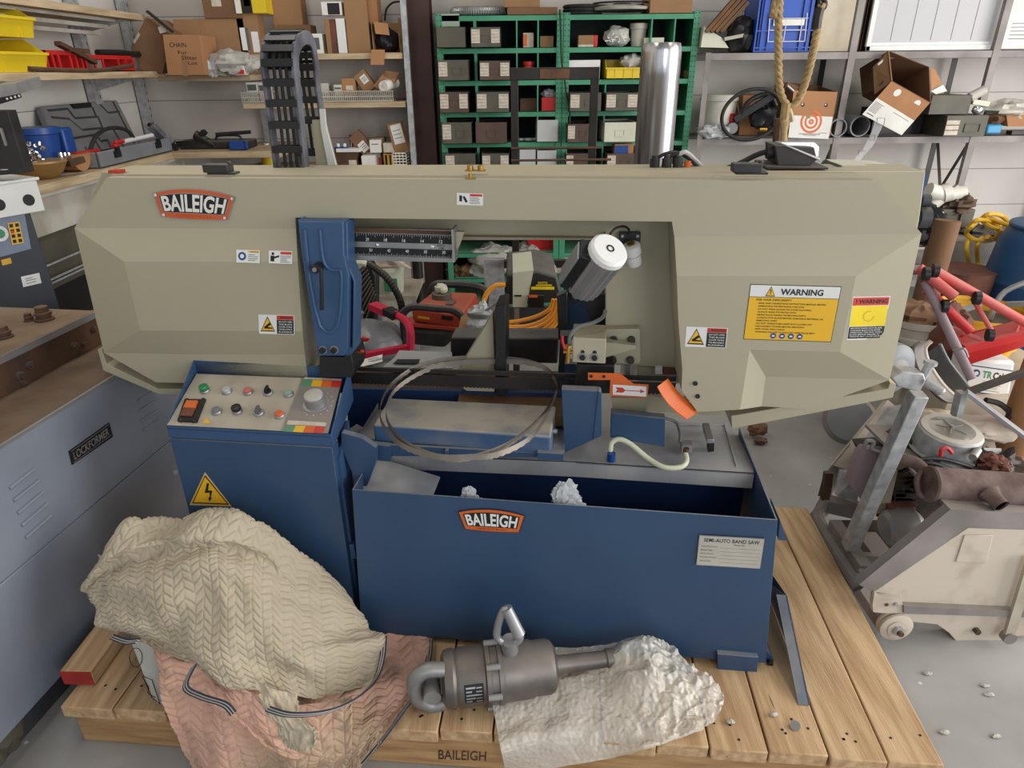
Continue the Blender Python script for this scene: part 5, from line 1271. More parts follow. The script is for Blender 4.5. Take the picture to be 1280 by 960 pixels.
mb=MB('rubber'); mb.tube([W(x,y,y=YG-.03) for x,y in ((700,12),(701,40),(702,75),(706,100),(708,118),(712,135),(712,160))],.006,8); one('hanging_hose','black hose hanging down the centre upright of the rack','hose',mb)
# loose stuff on the low shelf seen below the bow
for px,py,mn,lb in ((568,335,'rust_dark','dark lump of scrap on the low green shelf, left'),(582,333,'card_dark','brown scrap pieces on the low green shelf'),(594,338,'white_dirty','pale piece of scrap on the low green shelf')):
    mb=MB(mn); q=W(px,py,y=YG+.08); k=min(zlev,key=lambda z:abs(z-W(px,345,y=YG).z)); q.z=k+.04; mb.blob(q,(.05,.05,.045),px,.6,2.5,9); one('scrap_part',lb,'scrap',mb)
# ---------------------------------------------------------------- polished pipe and steel frame behind the saw
t=T('polished_pipe','tall polished stainless pipe standing behind the saw','pipe')
q=W(827,60,y=3.0); x_=q.x; top=W(827,54,y=3.0).z; rr=.080
mb=MB('polished'); mb.lathe(V((x_,3.0,0)),V((x_,3.0,top)),[(0,rr),(.93,rr),(.932,rr*1.01),(.98,rr*1.01),(.99,rr),(1,rr-.006)],48); t.part('tube',mb); mb=MB('steel'); mb.lathe(V((x_,3,top)),V((x_,3,top+.002)),[(0,rr-.006),(1,rr-.02)],40); t.part('rim',mb); t.done()
fr=T('press_frame','tall dark square-tube frame with rusty plate between saw and green rack','frame'); YF=3.6
mb=MB('dark_steel'); 
xa=W(643,100,y=YF).x;xb_=W(744,100,y=YF).x;zt_=W(700,84,y=YF).z
for x in(xa,xb_): m2=MB('dark_steel'); m2.box((x-.019,YF,0),(x+.019,YF+.04,zt_)); fr.part('post',m2,bev=.002)
m2=MB('dark_steel'); m2.box((xa-.019,YF-.002,zt_-.055),(xb_+.019,YF+.04,zt_)); fr.part('crossbeam',m2,bev=.002)
m2=MB('rust_plate'); a0=W(675,84,y=YF-.004);a1=W(712,93,y=YF-.004); m2.box((a0.x,YF-.006,zt_-.05),(a1.x,YF-.003,zt_-.008)); fr.part('plate',m2,label='rusty yellow plate on the crossbeam')
for py,xe in ((185,752),(200,763)):
    m2=MB('rust_dark'); z=W(700,py,y=YF-.02).z; m2.cyl(V((xa-.02,YF-.02,z)),V((W(xe,py,y=YF).x,YF-.02,z)),.006,n=8); fr.part('rod',m2)
m2=MB('dark_steel'); z=W(670,330,y=YF-.03).z; m2.box((W(630,330,y=YF).x,YF-.04,z-.02),(W(725,330,y=YF).x,YF,z+.02)); fr.part('lower_beam',m2)
m2=MB('galv'); c0=W(618,350,y=YF).x; m2.box((c0-.055,YF,0),(c0+.055,YF+.05,W(618,325,y=YF).z)); fr.part('stub_post',m2)
fr.done()
# ---------------------------------------------------------------- wooden shelves, middle
YS=4.88
def zpx(px,py,y=YS): return W(px,py,y=y).z
def board(t,px0,px1,py,y0=YS,y1=5.29,th=.035,mn='wood_shelf',name='board'):
    z=zpx((px0+px1)/2,py,y0); x0=W(px0,py,y=y0).x;x1=W(px1,py,y=y0).x
    mb=MB(mn); mb.box((x0,y0,z-th),(x1,y1,z)); return t.part(name,mb,bev=.002),z,x0,x1
ws=T('wooden_shelves','slotted-post wooden shelves on the back wall left of the brown column','shelves')
_,z1s,xA,xB=board(ws,300,503,67); _,z2s,_,_=board(ws,303,507,128); _,z3s,_,_=board(ws,300,520,211,y1=5.29); _,z0s,_,_=board(ws,196,312,94)
for px in (507,):
    mb=MB('galv'); x=W(px,100,y=YS).x; mb.box((x-.0,YS-.01,.2),(x+.035,YS+.03,3.0)); ws.part('post',mb)
for px,y in ((316,5.26),(507,5.26)):
    mb=MB('galv'); x=W(px,60,y=y).x; mb.box((x-.02,y,.2),(x+.02,5.299,3.0)); ws.part('post',mb)
ws.done()
def on(rect,lab,mn,z,y=YS+.04,dep=.15,name='carton',cat='carton',parts=(),g='goods on the middle shelves',bev=.002): return sbx(name,lab,cat,rect,y,dep,mn,False,parts,0,z+.001,g,bev)
P_=lambda mn,a,b,c,d,n='label': (n,mn,a,b,c,d)
on((247,23,309,92),'tall brown carton on the middle shelf behind the grey bag','card',z0s,dep=.25)
x0,x1,z0,z1=on((248,-20,300,22),'brown carton with white label stacked on the tall brown carton','card_dark',z0s+.43,y=YS+.03,parts=(P_('white',.2,.45,.4,.85),)) if False else on((252,-20,300,22),'brown carton with white label stacked on the tall one','card_dark',zpx(276,23,YS+.03),y=YS+.03,parts=(P_('label_paper',.25,.3,.5,.65),))
on((296,16,322,46),'open brown carton with torn front holding white packets','card',z1s,dep=.14,parts=(P_('white_paper',.1,.35,.35,.9),P_('ink_grey',.35,.35,.5,.9),P_('white',.62,.45,.95,.95)))
on((293,-14,331,16),'yellow and black printed carton with white end, at the top edge','yellow',zpx(305,17,YS+.02),y=YS+.02,parts=(P_('white_paper',0,.1,.18,1),P_('ink',.2,.1,.55,1),P_('white_paper',.3,.3,.5,.7)))
on((339,-20,376,38),'tall brown carton behind the energy chain top','card',z1s,dep=.14,y=YS+.16)
on((348,31,388,38),'flat brown carton lying on the shelf top behind the energy chain','card_dark',z1s+.12,y=YS+.12)
on((384,42,403,62),'white carton with dark print right of the energy chain','white_paper',z1s,parts=(P_('ink_grey',.3,.2,.8,.8),))
on((402,2,427,22),'small framed black and white printed box at the top edge','white_paper',z1s+.22,dep=.08,parts=(P_('ink',.3,.1,.9,.95),))
on((407,24,413,62),'narrow brown carton standing left of the red book','card',z1s)
on((413,24,420,62),'dark red upright book or folder on the top shelf','rust_red',z1s,name='folder',cat='folder',dep=.12)
on((421,23,432,62),'white upright folder beside the dark red one','white',z1s,name='folder',cat='folder',dep=.12)
on((431,-20,459,61),'tall brown carton in the middle of the top shelf','card',z1s)
on((458,-20,471,28),'orange-brown carton corner beside the tall brown carton','card_orange',z1s+.17,y=YS+.10)
# open flap carton with black item
t=T('open_carton','open brown carton with flaps spread and a black bag inside','carton','goods on the middle shelves')
x0,x1,z0,z1=PB(None,465,27,500,64,YS+.06,.2,0,z1s+.001)
mb=MB('card'); y=YS+.06; mb.box((x0,y+.16,z0),(x1,y+.165,z1)); mb.box((x1-.005,y-.02,z0),(x1,y+.16,z1+.02)); mb.box((x0,y,z0),(x0+.005,y+.16,z1)); mb.box((x0,y,z0),(x1,y+.16,z0+.004)); t.part('body',mb)
mb=MB('card_orange'); mb.prism([V((x0+.02,y-.005,z1)),V((x0+.11,y-.005,z1-.01)),V((x0+.12,y-.03,z1-.08)),V((x0+.03,y-.03,z1-.07))],V((0,.004,0))); mb.prism([W(464,62,y=YS-.01),W(481,62,y=YS-.01),W(480,81,y=YS-.04),W(463,81,y=YS-.04)],V((0,.003,0))); t.part('flap',mb); t.done()
mb=MB('black'); mb.blob(V(((x0+x1)/2,y+.07,z0+.075)),(.07,.06,.07),4,.3,2,12); one('black_bag','black plastic bag inside the open flap carton','bag',mb)
mb=MB('rubber'); mb.tube([W(x,yy,y=5.2) for x,yy in ((481,26),(483,12),(490,4),(500,2),(506,4))],.006,8); one('wall_cable','black cable arching over the shelf at the grey post','cable',mb)
# level two: wire baskets and goods
for k_,(pa,pb,lb) in enumerate(((302,336,'white wire basket on the left, partly behind the energy chain'),(402,491,'long white wire basket on the second shelf right of the energy chain'))):
    t=T('wire_basket',lb,'basket','wire baskets'); xa_=W(pa,120,y=YS).x;xb2=W(pb,120,y=YS).x; zb_=z2s+.002; zt2=zpx(450,114)
    n_=int((xb2-xa_)/.013); mb=MB('white_dirty')
    for i in range(n_+1): x=xa_+(xb2-xa_)*i/n_; mb.bar(V((x,YS+.005,zb_)),V((x,YS-.004,zt2)),.0055)
    t.part('wires',mb,kind='stuff'); mb=MB('white_dirty')
    for z in (zb_+.004,(zb_+zt2)/2,zt2): mb.bar(V((xa_,YS,z)),V((xb2,YS,z)),.006)
    for y in (YS+.12,YS+.28): mb.bar(V((xa_,y,zb_+.004)),V((xb2,y,zb_+.004)),.004)
    for x in (xa_,xb2): mb.bar(V((x,YS,zt2)),V((x,YS+.28,zt2)),.004); mb.bar(V((x,YS+.28,zb_)),V((x,YS+.28,zt2)),.004)
    t.part('rim',mb); t.done()
on((308,103,322,118),'white printed carton in the left wire basket','white_paper',z2s,y=YS+.03,dep=.12,parts=(P_('ink_grey',.1,.1,.9,.4),))
on((323,104,333,118),'narrow white printed carton at the right of the left basket','white_paper',z2s,y=YS+.03,dep=.12,parts=(P_('ink_grey',.1,.1,.9,.4),))
on((402,104,411,128),'white round-edged packet at the left end of the long basket','white_dirty',z2s,y=YS+.03,dep=.1)
on((418,106,428,128),'cream packet with small print in the long basket','cream_box',z2s,y=YS+.03,dep=.1,parts=(P_('ink_grey',.1,.15,.9,.25),))
on((428,98,444,128),'tan carton with white label standing in the long basket','card_orange',z2s,y=YS+.03,dep=.1,parts=(P_('label_paper',.3,.3,.85,.5),))
def tilted(lab,c,ax,size,mn,name='carton',cat='carton',g='goods on the middle shelves',lab_at=None,lm='white_paper',dv=(0,1,0)):
    """carton leaning at an angle: c centre, ax its upright axis, size (w, h, d)"""
    t=T(name,lab,cat,g); a=V(ax).normalized(); d=V(dv); d=(d-a*d.dot(a)).normalized(); w=a.cross(d)
    mb=MB(mn); mb.obox(c,(size[1],size[2],size[0]),a,d); t.part('body',mb,bev=.002)
    if lab_at:
        u0,v0,lw,lh=lab_at; m2=MB(lm); m2.obox(V(c)-d*(size[2]/2+.0008)+w*u0*size[0]+a*v0*size[1],(lh*size[1],.0012,lw*size[0]),a,d); m2.use('ink_grey')
        for k_ in (-.2,0,.2): m2.obox(V(c)-d*(size[2]/2+.0016)+w*u0*size[0]+a*(v0+k_*lh)*size[1],(.004,.0006,lw*size[0]*.7),a,d)
        t.part('label',m2)
    t.done()
tilted('brown carton with shipping label tumbled in the long basket',W(457,102,y=YS+.10),(-.55,0,.8),(.085,.13,.08),'card',lab_at=(-.1,.1,.5,.4))
t=T('open_carton','open tan carton lying with its flap out at the right of the long basket','carton','goods on the middle shelves')
mb=MB('card_orange'); mb.prism([W(466,108,y=YS+.05),W(482,88,y=YS+.05),W(499,92,y=YS+.05),W(486,116,y=YS+.05)],V((0,.09,0))); t.part('body',mb); mb=MB('card'); mb.prism([W(482,88,y=YS+.03),W(500,91,y=YS+.03),W(488,103,y=YS+.06),W(478,98,y=YS+.06)],V((0,.003,0))); t.part('flap',mb); t.done()
t=T('paper_roll','white paper roll end in front of the tan open carton','roll'); mb=MB('white_paper'); q=W(479,108,y=YS+.0); q2_=q+V((.06,.14,.02)); mb.cyl(q,q2_,.034,n=24); t.part('roll',mb); mb=MB('cream_box'); mb.ring(q-V((0,.001,0)),V((0,1,0)),.012,.030); t.part('core',mb); t.done()
# level three
zL=zpx(450,213)
for px,lb,r_,h in ((424,'left blue spray can behind the cartons',.026,.085),(432,'right blue spray can behind the cartons',.024,.085)):
    t=T('spray_can',lb,'can','blue spray cans'); q=W(px,194,y=YS+.06); q.z=z3s+.055; mb=MB('plastic_blue'); mb.lathe(q,q+UZ*h,[(0,r_),(.95,r_),(1,r_*.8)],18); t.part('can',mb); mb=MB('white'); mb.cyl(q+UZ*h,q+UZ*(h+.02),.012,n=12); t.part('cap',mb)
    t.done()
on((419,190,447,211),'dark open drawer box with a white label under the blue cans','rust_dark',z3s,y=YS+.02,dep=.2,parts=(P_('label_paper',.6,.5,.95,.8),),name='drawer_box',cat='box')
on((420,186,450,190),'flat white carton lying on the dark drawer box','white_paper',zpx(435,190.5,YS+.01),y=YS+.01,dep=.1)
on((437,169,440,185),'slim black and white can standing behind the flat carton','ink',zpx(438,186,YS+.12),y=YS+.12,dep=.03,name='slim_can',cat='can',parts=(P_('white',.4,.1,.8,.9),))
tilted('brown carton with white label leaning on its corner beside the blue cans',W(452,178,y=YS+.12),(-.62,0,.78),(.09,.15,.08),'card_dark',lab_at=(.0,-.2,.6,.45))
on((462,175,476,191),'white carton with lines stacked in the middle of the low shelf','white_paper',zpx(470,191,YS+.05),y=YS+.05,dep=.1,parts=(P_('ink_grey',.2,.3,.8,.36),))
on((468,172,481,190),'small tan carton behind the white lined carton','card_orange',zpx(470,191,YS+.16),y=YS+.16,dep=.08)
on((479,179,496,191),'brown small carton with a pale front, right of the white lined one','label_paper',zpx(487,191,YS+.06),y=YS+.06,dep=.1)
tilted('tall brown carton with long white label leaning at the grey post',W(499,173,y=YS+.10),(-.22,0,1),(.10,.21,.09),'card',lab_at=(-.05,.15,.75,.6))
on((452,195,468,210),'crumpled white carton at the front of the low shelf','white_paper',z3s,y=YS+.0,dep=.1)
on((457,190,476,211),'white carton with a red side behind the crumpled one','white_dirty',z3s,y=YS+.11,dep=.1,parts=(P_('red',.85,.4,1,1),))
on((480,192,494,209),'orange and black striped carton beside the small ribbed basket','yellow_old',z3s,y=YS+.08,dep=.1,parts=(P_('ink',.1,.1,.3,.9),P_('ink',.5,.1,.65,.9)))
t=T('ribbed_basket','small white ribbed plastic basket at the right end of the low shelf','basket'); x0,x1,z0,z1=PB(None,491,192,508,210,YS+.0,.15,0,z3s+.001)
mb=MB('white_paper'); 
for k_ in range(6): z=z0+(z1-z0)*k_/5; mb.box((x0,YS,z),(x1,YS+.004,z+.006)); mb.box((x1-.004,YS,z),(x1,YS+.15,z+.006)); mb.box((x0,YS,z),(x0+.004,YS+.15,z+.006))
t.part('slats',mb); mb=MB('white_paper')
for k_ in range(5): x=x0+(x1-x0)*k_/4; mb.box((x-.002,YS-.001,z0),(x+.002,YS+.003,z1))
t.part('frame',mb); t.done()
# ---------------------------------------------------------------- shelves along the left wall
XL=-2.65; XS=-2.25
ls=T('corner_shelves','long wooden shelves on slotted steel posts along the left wall','shelves')
zM=W(0,91,x=XS).z-.0; zT=W(110,8,x=XS).z; XB=-2.2; zBn=W(90,222,x=XB).z
mb=MB('wood_shelf'); mb.box((XL+.01,2.2,zM-.035),(XS,4.86,zM)); ls.part('board',mb,bev=.002)
mb=MB('wood_shelf'); mb.box((XL+.01,2.2,zT-.035),(XS,4.75,zT)); ls.part('board',mb,bev=.002)
for k_ in range(3):
    mb=MB('white_dirty'); z=zT-.06-.035*k_; mb.bar(V((XS-.06-.05*k_,2.5,z+.02)),V((XS-.10-.05*k_,4.55,z+.02)),.02,.02); ls.part('timber_strip',mb,label='pale timber strip under the top board')
mb=MB('wood_shelf'); mb.box((XL+.01,3.12,zBn-.04),(XB,4.9,zBn)); ls.part('bench_board',mb,bev=.003)
for yy in (4.62,5.22):
    mb=MB('galv'); x=XL+.012; mb.box((x,yy-.035,.1),(x+.05,yy+.035,3.0)); ps=ls.part('post',mb)
    mb=MB('ink'); z=.8
    while z<2.1: mb.box((x+.0505,yy+.012,z),(x+.051,yy+.02,z+.02)); z+=.05
    ls.part('post_slot',mb,ps,kind='stuff')
for yy in (4.60,3.4):
    for z in (zM,zT):
        mb=MB('galv'); mb.prism([V((XL+.02,yy,z-.035)),V((XS-.03,yy,z-.035)),V((XL+.02,yy,z-.12))],V((0,.01,0))); ls.part('bracket',mb)
mb=MB('wood_shelf'); mb.box((XB,4.62,zBn-.04),(-1.5,5.29,zBn)); ls.part('bench_board',mb,bev=.003)
mb=MB('white_dirty'); mb.box((XB-.02,3.12,zBn-.055),(XB-.005,4.9,zBn-.04)); ls.part('bench_edge',mb)
ls.done()
def LX(px,py,x=XS-.02): return W(px,py,x=x)
def LZ(px,py,z,): return W(px,py,z=z)
# two yellow bins stacked
def lbin(lab,y0,y1,z0,h,mn='yellow',x1=XS-.02,dep=.26,g='yellow bins on the left shelf'):
    t=T('plastic_bin',lab,'bin',g); w=.004; x0=x1-dep; mb=MB(mn)
    mb.prism([V((x1,y0,z0)),V((x1,y1,z0)),V((x1+.02,y1+.01,z0+h*.55)),V((x1+.02,y0,z0+h*.55))],V((-w,0,0)))
    for y in (y0,y1): mb.prism([V((x1,y,z0)),V((x1+.02,y,z0+h*.55)),V((x1-dep*.3,y+.01,z0+h)),V((x0,y+.01,z0+h)),V((x0,y,z0))],V((0,w,0)))
    mb.prism([V((x0,y0,z0)),V((x0,y1,z0)),V((x0,y1,z0+h)),V((x0,y0,z0+h))],V((w,0,0))); mb.box((x0,y0,z0),(x1,y1,z0+w)); mb.bar(V((x1+.022,y0,z0+h*.55)),V((x1+.022,y1+.01,z0+h*.55)),.014,.012); t.part('body',mb)
    mb=MB(mn)
    for k_ in range(4): y=y0+(y1-y0)*(k_+.5)/4; mb.box((x1,y-.003,z0),(x1+.012,y+.003,z0+h*.45))
    t.part('rib',mb); t.done()
yA=W(0,70,x=XS).y; yB=W(58,70,x=XS).y
lbin('lower of the two stacked yellow bins on the left shelf',yA-.5,yB+.0,zM+.001,.145)
lbin('upper of the two stacked yellow bins on the left shelf',yA-.5,yB-.03,zM+.148,.145)
mb=MB('rust_dark'); a=W(-4,26,x=XS-.06);b=W(30,33,x=XS-.03); mb.bar(a,b,.02,.014); one('pry_bar','dark flat bar lying in the upper yellow bin','bar',mb)
def ltray(lab,pa,pb,h=.1):
    ya=LX(pa,85).y; yb=LX(pb,85).y; t=T('crate_tray',lab,'tray','red trays'); x1=XS-.03; mb=MB('red')
    mb.box((x1-.18,ya,zM+.001),(x1,yb,zM+.006)); 
    for x in (x1-.18,x1-.006): mb.box((x,ya,zM+h-.02),(x+.006,yb,zM+h)); mb.box((x,ya,zM+.001),(x+.006,yb,zM+.02))
    for y in (ya,yb-.006): mb.box((x1-.18,y,zM+.001),(x1,y+.006,zM+h))
    t.part('rim',mb); n=7; mb=MB('red')
    for k_ in range(n): 
        y=ya+(yb-ya)*k_/(n-1)
        if not .35<k_/(n-1)<.65: mb.box((x1-.006,y-.008,zM+.01),(x1+.002,y+.008,zM+h-.01))
    t.part('slat',mb); t.done()
ltray('red slotted tray directly right of the yellow bins',64,107); ltray('red slotted tray nearer the corner, under the dark clamp',112,170,.085)
mb=MB('rust_dark'); mb.bar(LX(72,54),LX(118,78),.035,.02); mb.bar(LX(84,62),LX(110,64),.02,.02); one('old_clamp','rusty clamp jaw leaning out of the red tray by the yellow bins','clamp',mb)
mb=MB('rust_dark'); mb.tube([LX(36,86,XS-.01),LX(80,88,XS-.005),LX(125,88,XS-.005),LX(165,82,XS-.005)],.012,8); one('iron_bar','long dark iron bar along the front of the red trays','bar',mb)
mb=MB('black'); mb.tube([LX(122,66,XS-.08),LX(150,66,XS-.08),LX(172,68,XS-.08),LX(180,62,XS-.08),LX(184,66,XS-.08),LX(181,72,XS-.08)],.018,10); one('hook_tool','black tool with hooked end lying on the second red tray','tool',mb)
# open leaning carton with dark strap and written carton
t=T('open_carton','tall open carton leaning in the corner with a dark strap','carton')
mb=MB('card_dark'); q=[W(168,85,y=4.75),W(197,92,y=4.75),W(212,45,y=4.75),W(180,20,y=4.75),W(162,60,y=4.75)]
mb.prism([W(163,60,y=4.72),W(182,22,y=4.72),W(216,44,y=4.75),W(203,92,y=4.75),W(176,88,y=4.73)],V((.02,.26,0))); t.part('body',mb,bev=.003)
mb=MB('card'); mb.prism([W(216,24,y=4.9),W(246,24,y=4.9),W(256,92,y=4.9),W(222,92,y=4.9)],V((0,.1,0))); t.part('rear_panel',mb)
mb=MB('rubber'); mb.bar(W(184,14,y=4.7),W(216,40,y=4.7),.03,.012); t.part('strap',mb); mb=MB('white_dirty'); mb.prism([W(197,34,y=4.71),W(206,31,y=4.71),W(208,40,y=4.71),W(200,42,y=4.71)],V((0,.003,0))); t.part('label',mb); mb=MB('label_paper'); mb.prism([W(166,52,y=4.715),W(173,40,y=4.715),W(175,44,y=4.715),W(168,55,y=4.715)],V((0,.003,0))); t.part('tape',mb)
t.done()
t=T('written_carton','square tan carton with black handwriting on the corner shelf','carton')
YC=4.66; a,b,c,d=W(203,43,y=YC),W(250,44,y=YC),W(256,92,y=YC),W(209,92,y=YC)
c.z=d.z=z0s+.002; mb=MB('card_orange'); mb.prism([a,b,c,d],V((0,.24,0))); t.part('body',mb,bev=.003)
st=Stick(a,b,d); mb=MB('ink'); st.text(mb,'CHAIN',.16,.19,.6,.30,.001); st.text(mb,'For',.36,.38,.6,.47,.001); st.text(mb,'Slitter',.44,.5,.86,.6,.001); st.text(mb,'Lot',.6,.64,.85,.72,.001); t.part('handwriting',mb)
mb=MB('card'); st.rect(mb,.42,.6,.58,1,.0006); t.part('tape',mb); t.done()
mb=MB('bag'); q=W(290,83,y=4.80); q.z=z0s+.065; mb.blob(q,(.17,.09,.075),7,.35,2.2,16); one('plastic_bag','big grey plastic bag sagging on the corner shelf','bag',mb)
mb=MB('clear_bag'); q=W(264,85,y=4.76); q.z=z0s+.05; mb.blob(q,(.06,.04,.05),9,.5,2.6,12); one('plastic_bag','small crumpled clear bag right of the written carton','bag',mb)
x0,x1,z0,z1=PB(None,289,79,304,92,4.72,.06,0,z0s-.0); t=T('small_box','small white and red box in front of the grey bag','box'); mb=MB('white_paper'); mb.box((x0,4.74,z0s+.001),(x1,4.8,z1)); t.part('body',mb); mb=MB('red'); mb.box((x0+.003,4.7385,z0s+.004),(x1-.004,4.7395,z0s+(z1-z0s)*.45)); t.part('print',mb); t.done()
# ---- things on the bench
def BX(px,py,x=XB-.1): return W(px,py,x=x)
t=T('tool_case','big grey moulded tool case standing open on the bench','tool case')
# lid leaning against the wall
A_=W(49,128,x=-2.6);B_=W(145,126,x=-2.6);C_=W(170,168,x=-2.55);D_=W(80,180,x=-2.45); 
p0=W(50,128,x=-2.60);p1=W(147,127,x=-2.60);pb1=W(178,190,x=-2.42);pb0=W(78,196,x=-2.42)
p0.z=p1.z=(p0.z+p1.z)/2; pb0.z=pb1.z=zBn+.03; nn=(p1-p0).cross(pb0-p0).normalized(); nn=nn if nn.x>0 else -nn
mb=MB('plastic_grey'); mb.prism([p0,p1,pb1,pb0],-nn*.05); 
lid=t.part('lid',mb,bev=.012,label='grey moulded lid leaning back on the wall')
stc=Stick(p0,p1,pb0,nn)
mb=MB('dark_grey')
for path in ([(.05,.1),(.28,.1),(.32,.28),(.6,.3),(.6,.12)],[(.06,.22),(.25,.28),(.35,.5),(.62,.52),(.62,.3)],[(.72,.08),(.78,.25),(.95,.25)],[(.1,.62),(.5,.62),(.52,.75),(.62,.75),(.62,.95)],[(.3,.8),(.32,.95)],[(.75,.55),(.8,.95)],[(.92,.05),(.97,.9)],[(.45,.66),(.48,.92),(.7,.92)]):
    for (a0,b0),(a1,b1) in zip(path[:-1],path[1:]): mb.bar(stc.at(a0,b0,.0),stc.at(a1,b1,.0),.010,.012)
t.part('moulded_groove',mb,lid)
mb=MB('ink'); mb.bar(stc.at(.34,.07,.002),stc.at(.58,.07,.002),.02,.028); t.part('carry_slot',mb,lid)
# base tray
d0=W(127,213,x=XB+.0);d1=W(222,202,x=XB+.0); d0.z=d1.z=zBn
mb=MB('plastic_grey'); x1=XB-.03; ya=W(126,212,x=x1).y; yb=W(222,196,x=x1).y; yb=min(yb,4.7)
w=.012
mb.box((x1-.24,ya,zBn+.001),(x1,yb,zBn+.012)); mb.box((x1-w,ya,zBn+.001),(x1,yb,zBn+.085)); mb.box((x1-.24,ya,zBn+.001),(x1-.24+w,yb,zBn+.085)); mb.box((x1-.24,ya,zBn+.001),(x1,ya+w,zBn+.085)); mb.box((x1-.24,yb-w,zBn+.001),(x1,yb,zBn+.085))
bs=t.part('base_shell',mb,bev=.004)
for f in (.22,.78): mb=MB('black'); y=ya+(yb-ya)*f; mb.box((x1,y-.03,zBn+.04),(x1+.012,y+.03,zBn+.075)); mb.box((x1,y-.012,zBn+.06),(x1+.016,y+.02,zBn+.095)); t.part('latch',mb,bs)
t.done()
t=T('hydraulic_pump','red hydraulic hand pump with white handle and black hose lying in the case','pump')
xp=x1-.06; mb=MB('red'); zz_=zBn+.10
P=lambda px,py: W(px,py,x=xp)
mb.bar(P(146,192),P(192,180),.035,.03); mb.bar(P(144,180),P(147,194),.045,.03); mb.bar(P(188,176),P(193,190),.03,.03); mb.bar(P(143,178),P(158,176),.02,.02); t.part('body',mb,bev=.005)
mb=MB('white'); mb.cyl(P(154,177),P(190,169),.013,n=14); t.part('handle',mb,label='white handle')
mb=MB('rubber'); mb.tube([P(112,190),P(116,178),P(122,168),P(134,161),P(148,160),P(160,164),P(167,173)],.011,8); t.part('hose',mb)
mb=MB('steel'); mb.tube([P(104,192),P(120,196),P(138,197),P(144,193)],.008,8); t.part('coupling',mb); mb=MB('red'); mb.bar(P(93,193),P(122,188),.03,.02); t.part('ram',mb); t.done()
# blue jug pair
t=T('blue_bucket','shiny blue plastic container with a second compartment on the bench','container')
q=W(54,196,x=-2.42); q.z=zBn+.001; mb=MB('plastic_blue'); h=W(54,158,x=-2.42).z-zBn; mb.lathe(q,q+UZ*h,[(0,.07),(.1,.075),(.85,.098),(.87,.106),(1,.106)],30); t.part('body',mb,bev=0)
q2_=q+V((.05,.14,0)); mb=MB('plastic_blue'); mb.prism([q2_+V((-.04,-.05,0)),q2_+V((.03,-.05,0)),q2_+V((.03,.04,0)),q2_+V((-.04,.04,0))],UZ*h*.95); t.part('side_spout',mb,bev=.012); t.done()
t=T('wooden_bowl','brown wooden tray heaped with small bolts on the bench','bowl'); q=W(52,212,x=-2.33); q.z=zBn+.001
mb=MB('gold_bowl'); mb.lathe(q,q+UZ*.085,[(0,.05),(.3,.09),(.9,.12),(1,.118)],28); t.part('bowl',mb); mb=MB('rust_dark'); mb.bar(q+V((.10,.06,.06)),q+V((.12,.16,.07)),.03,.03); t.part('handle',mb); t.done()
t=T('wooden_bowl','half-round tan wooden dish right of the bolts','bowl'); q=W(104,206,x=-2.27); q.z=zBn+.001; mb=MB('card_orange'); mb.prism([q+V((0,math.sin(a)*.085,.085-math.cos(a)*.085)) for a in [PI*k_/10-PI/2 for k_ in range(11)]],V((-.08,0,0))); t.part('bowl',mb); mb=MB('gold_bowl'); mb.box((q.x-.08,q.y-.085,q.z+.083),(q.x+.002,q.y+.085,q.z+.088)); t.part('rim',mb); t.done()
r=random.Random(6); mb=MB('chrome')
c_=W(36,192,x=-2.36); 
for i in range(42): 
    a=c_+V((r.uniform(-.05,.05),r.uniform(-.10,.05),r.uniform(-.03,.05)-.01)); mb.cyl(a,a+V((r.uniform(-1,1),r.uniform(-1,1),r.uniform(-.5,1))).normalized()*.018,.009,n=8)
for k_ in range(3): a=W(77+5*k_,198,x=-2.30); mb.cyl(a,a+UZ*.03,.010,n=10)
one('loose_bolts','pile of shiny bolts and nuts left of the blue container','bolts',mb,kind='stuff')
# dark gear on the corner bench
t=T('black_toolbox','long black plastic tool box at the corner of the bench','tool box'); x0,x1_,z0,z1=PB(None,225,176,312,203,4.78,.18,0,zBn+.001); mb=MB('black_dusty'); mb.box((x0,4.78,zBn+.001),(x1_,4.96,z1)); t.part('body',mb,bev=.01); mb=MB('black'); mb.tube([V((x0+.25,4.8,z1)),V((x0+.27,4.8,z1+.03)),V((x0+.40,4.8,z1+.03)),V((x0+.42,4.8,z1))],.008,8); t.part('handle',mb); t.done()
mb=MB('plastic_blue'); x0,x1_,z0,z1=PB(None,288,184,308,203,4.70,.07,0,zBn+.001); mb.box((x0,4.70,zBn+.001),(x1_,4.704,zBn+.06)); mb.box((x0,4.77,zBn+.001),(x1_,4.774,z1+.02)); mb.box((x0,4.7,zBn+.001),(x1_,4.774,zBn+.005))
for x in (x0,x1_-.003): mb.prism([V((x,4.7,zBn)),V((x,4.774,zBn)),V((x,4.774,z1+.02)),V((x,4.7,zBn+.06))],V((.003,0,0)))
one('small_bin','small blue bin in front of the black tool box','bin',mb)
t=T('rotary_tool','dark power tool lying on the black tool box','power tool'); mb=MB('dark_steel'); P=lambda px,py: W(px,py,y=4.80)
mb.bar(P(222,180),P(262,176),.04,.035); mb.cyl(P(244,168),P(268,182),.03,.025,n=14); mb.use('rubber'); mb.cyl(P(270,168),P(313,165),.012,n=10); t.part('body',mb,bev=0); mb=MB('black'); mb.bar(P(246,176),P(256,164),.05,.03); t.part('grip',mb); t.done()
t=T('angle_grinder','grey dusty angle tool against the corner post','power tool'); mb=MB('chain_dust'); P=lambda px,py: W(px,py,y=4.72)
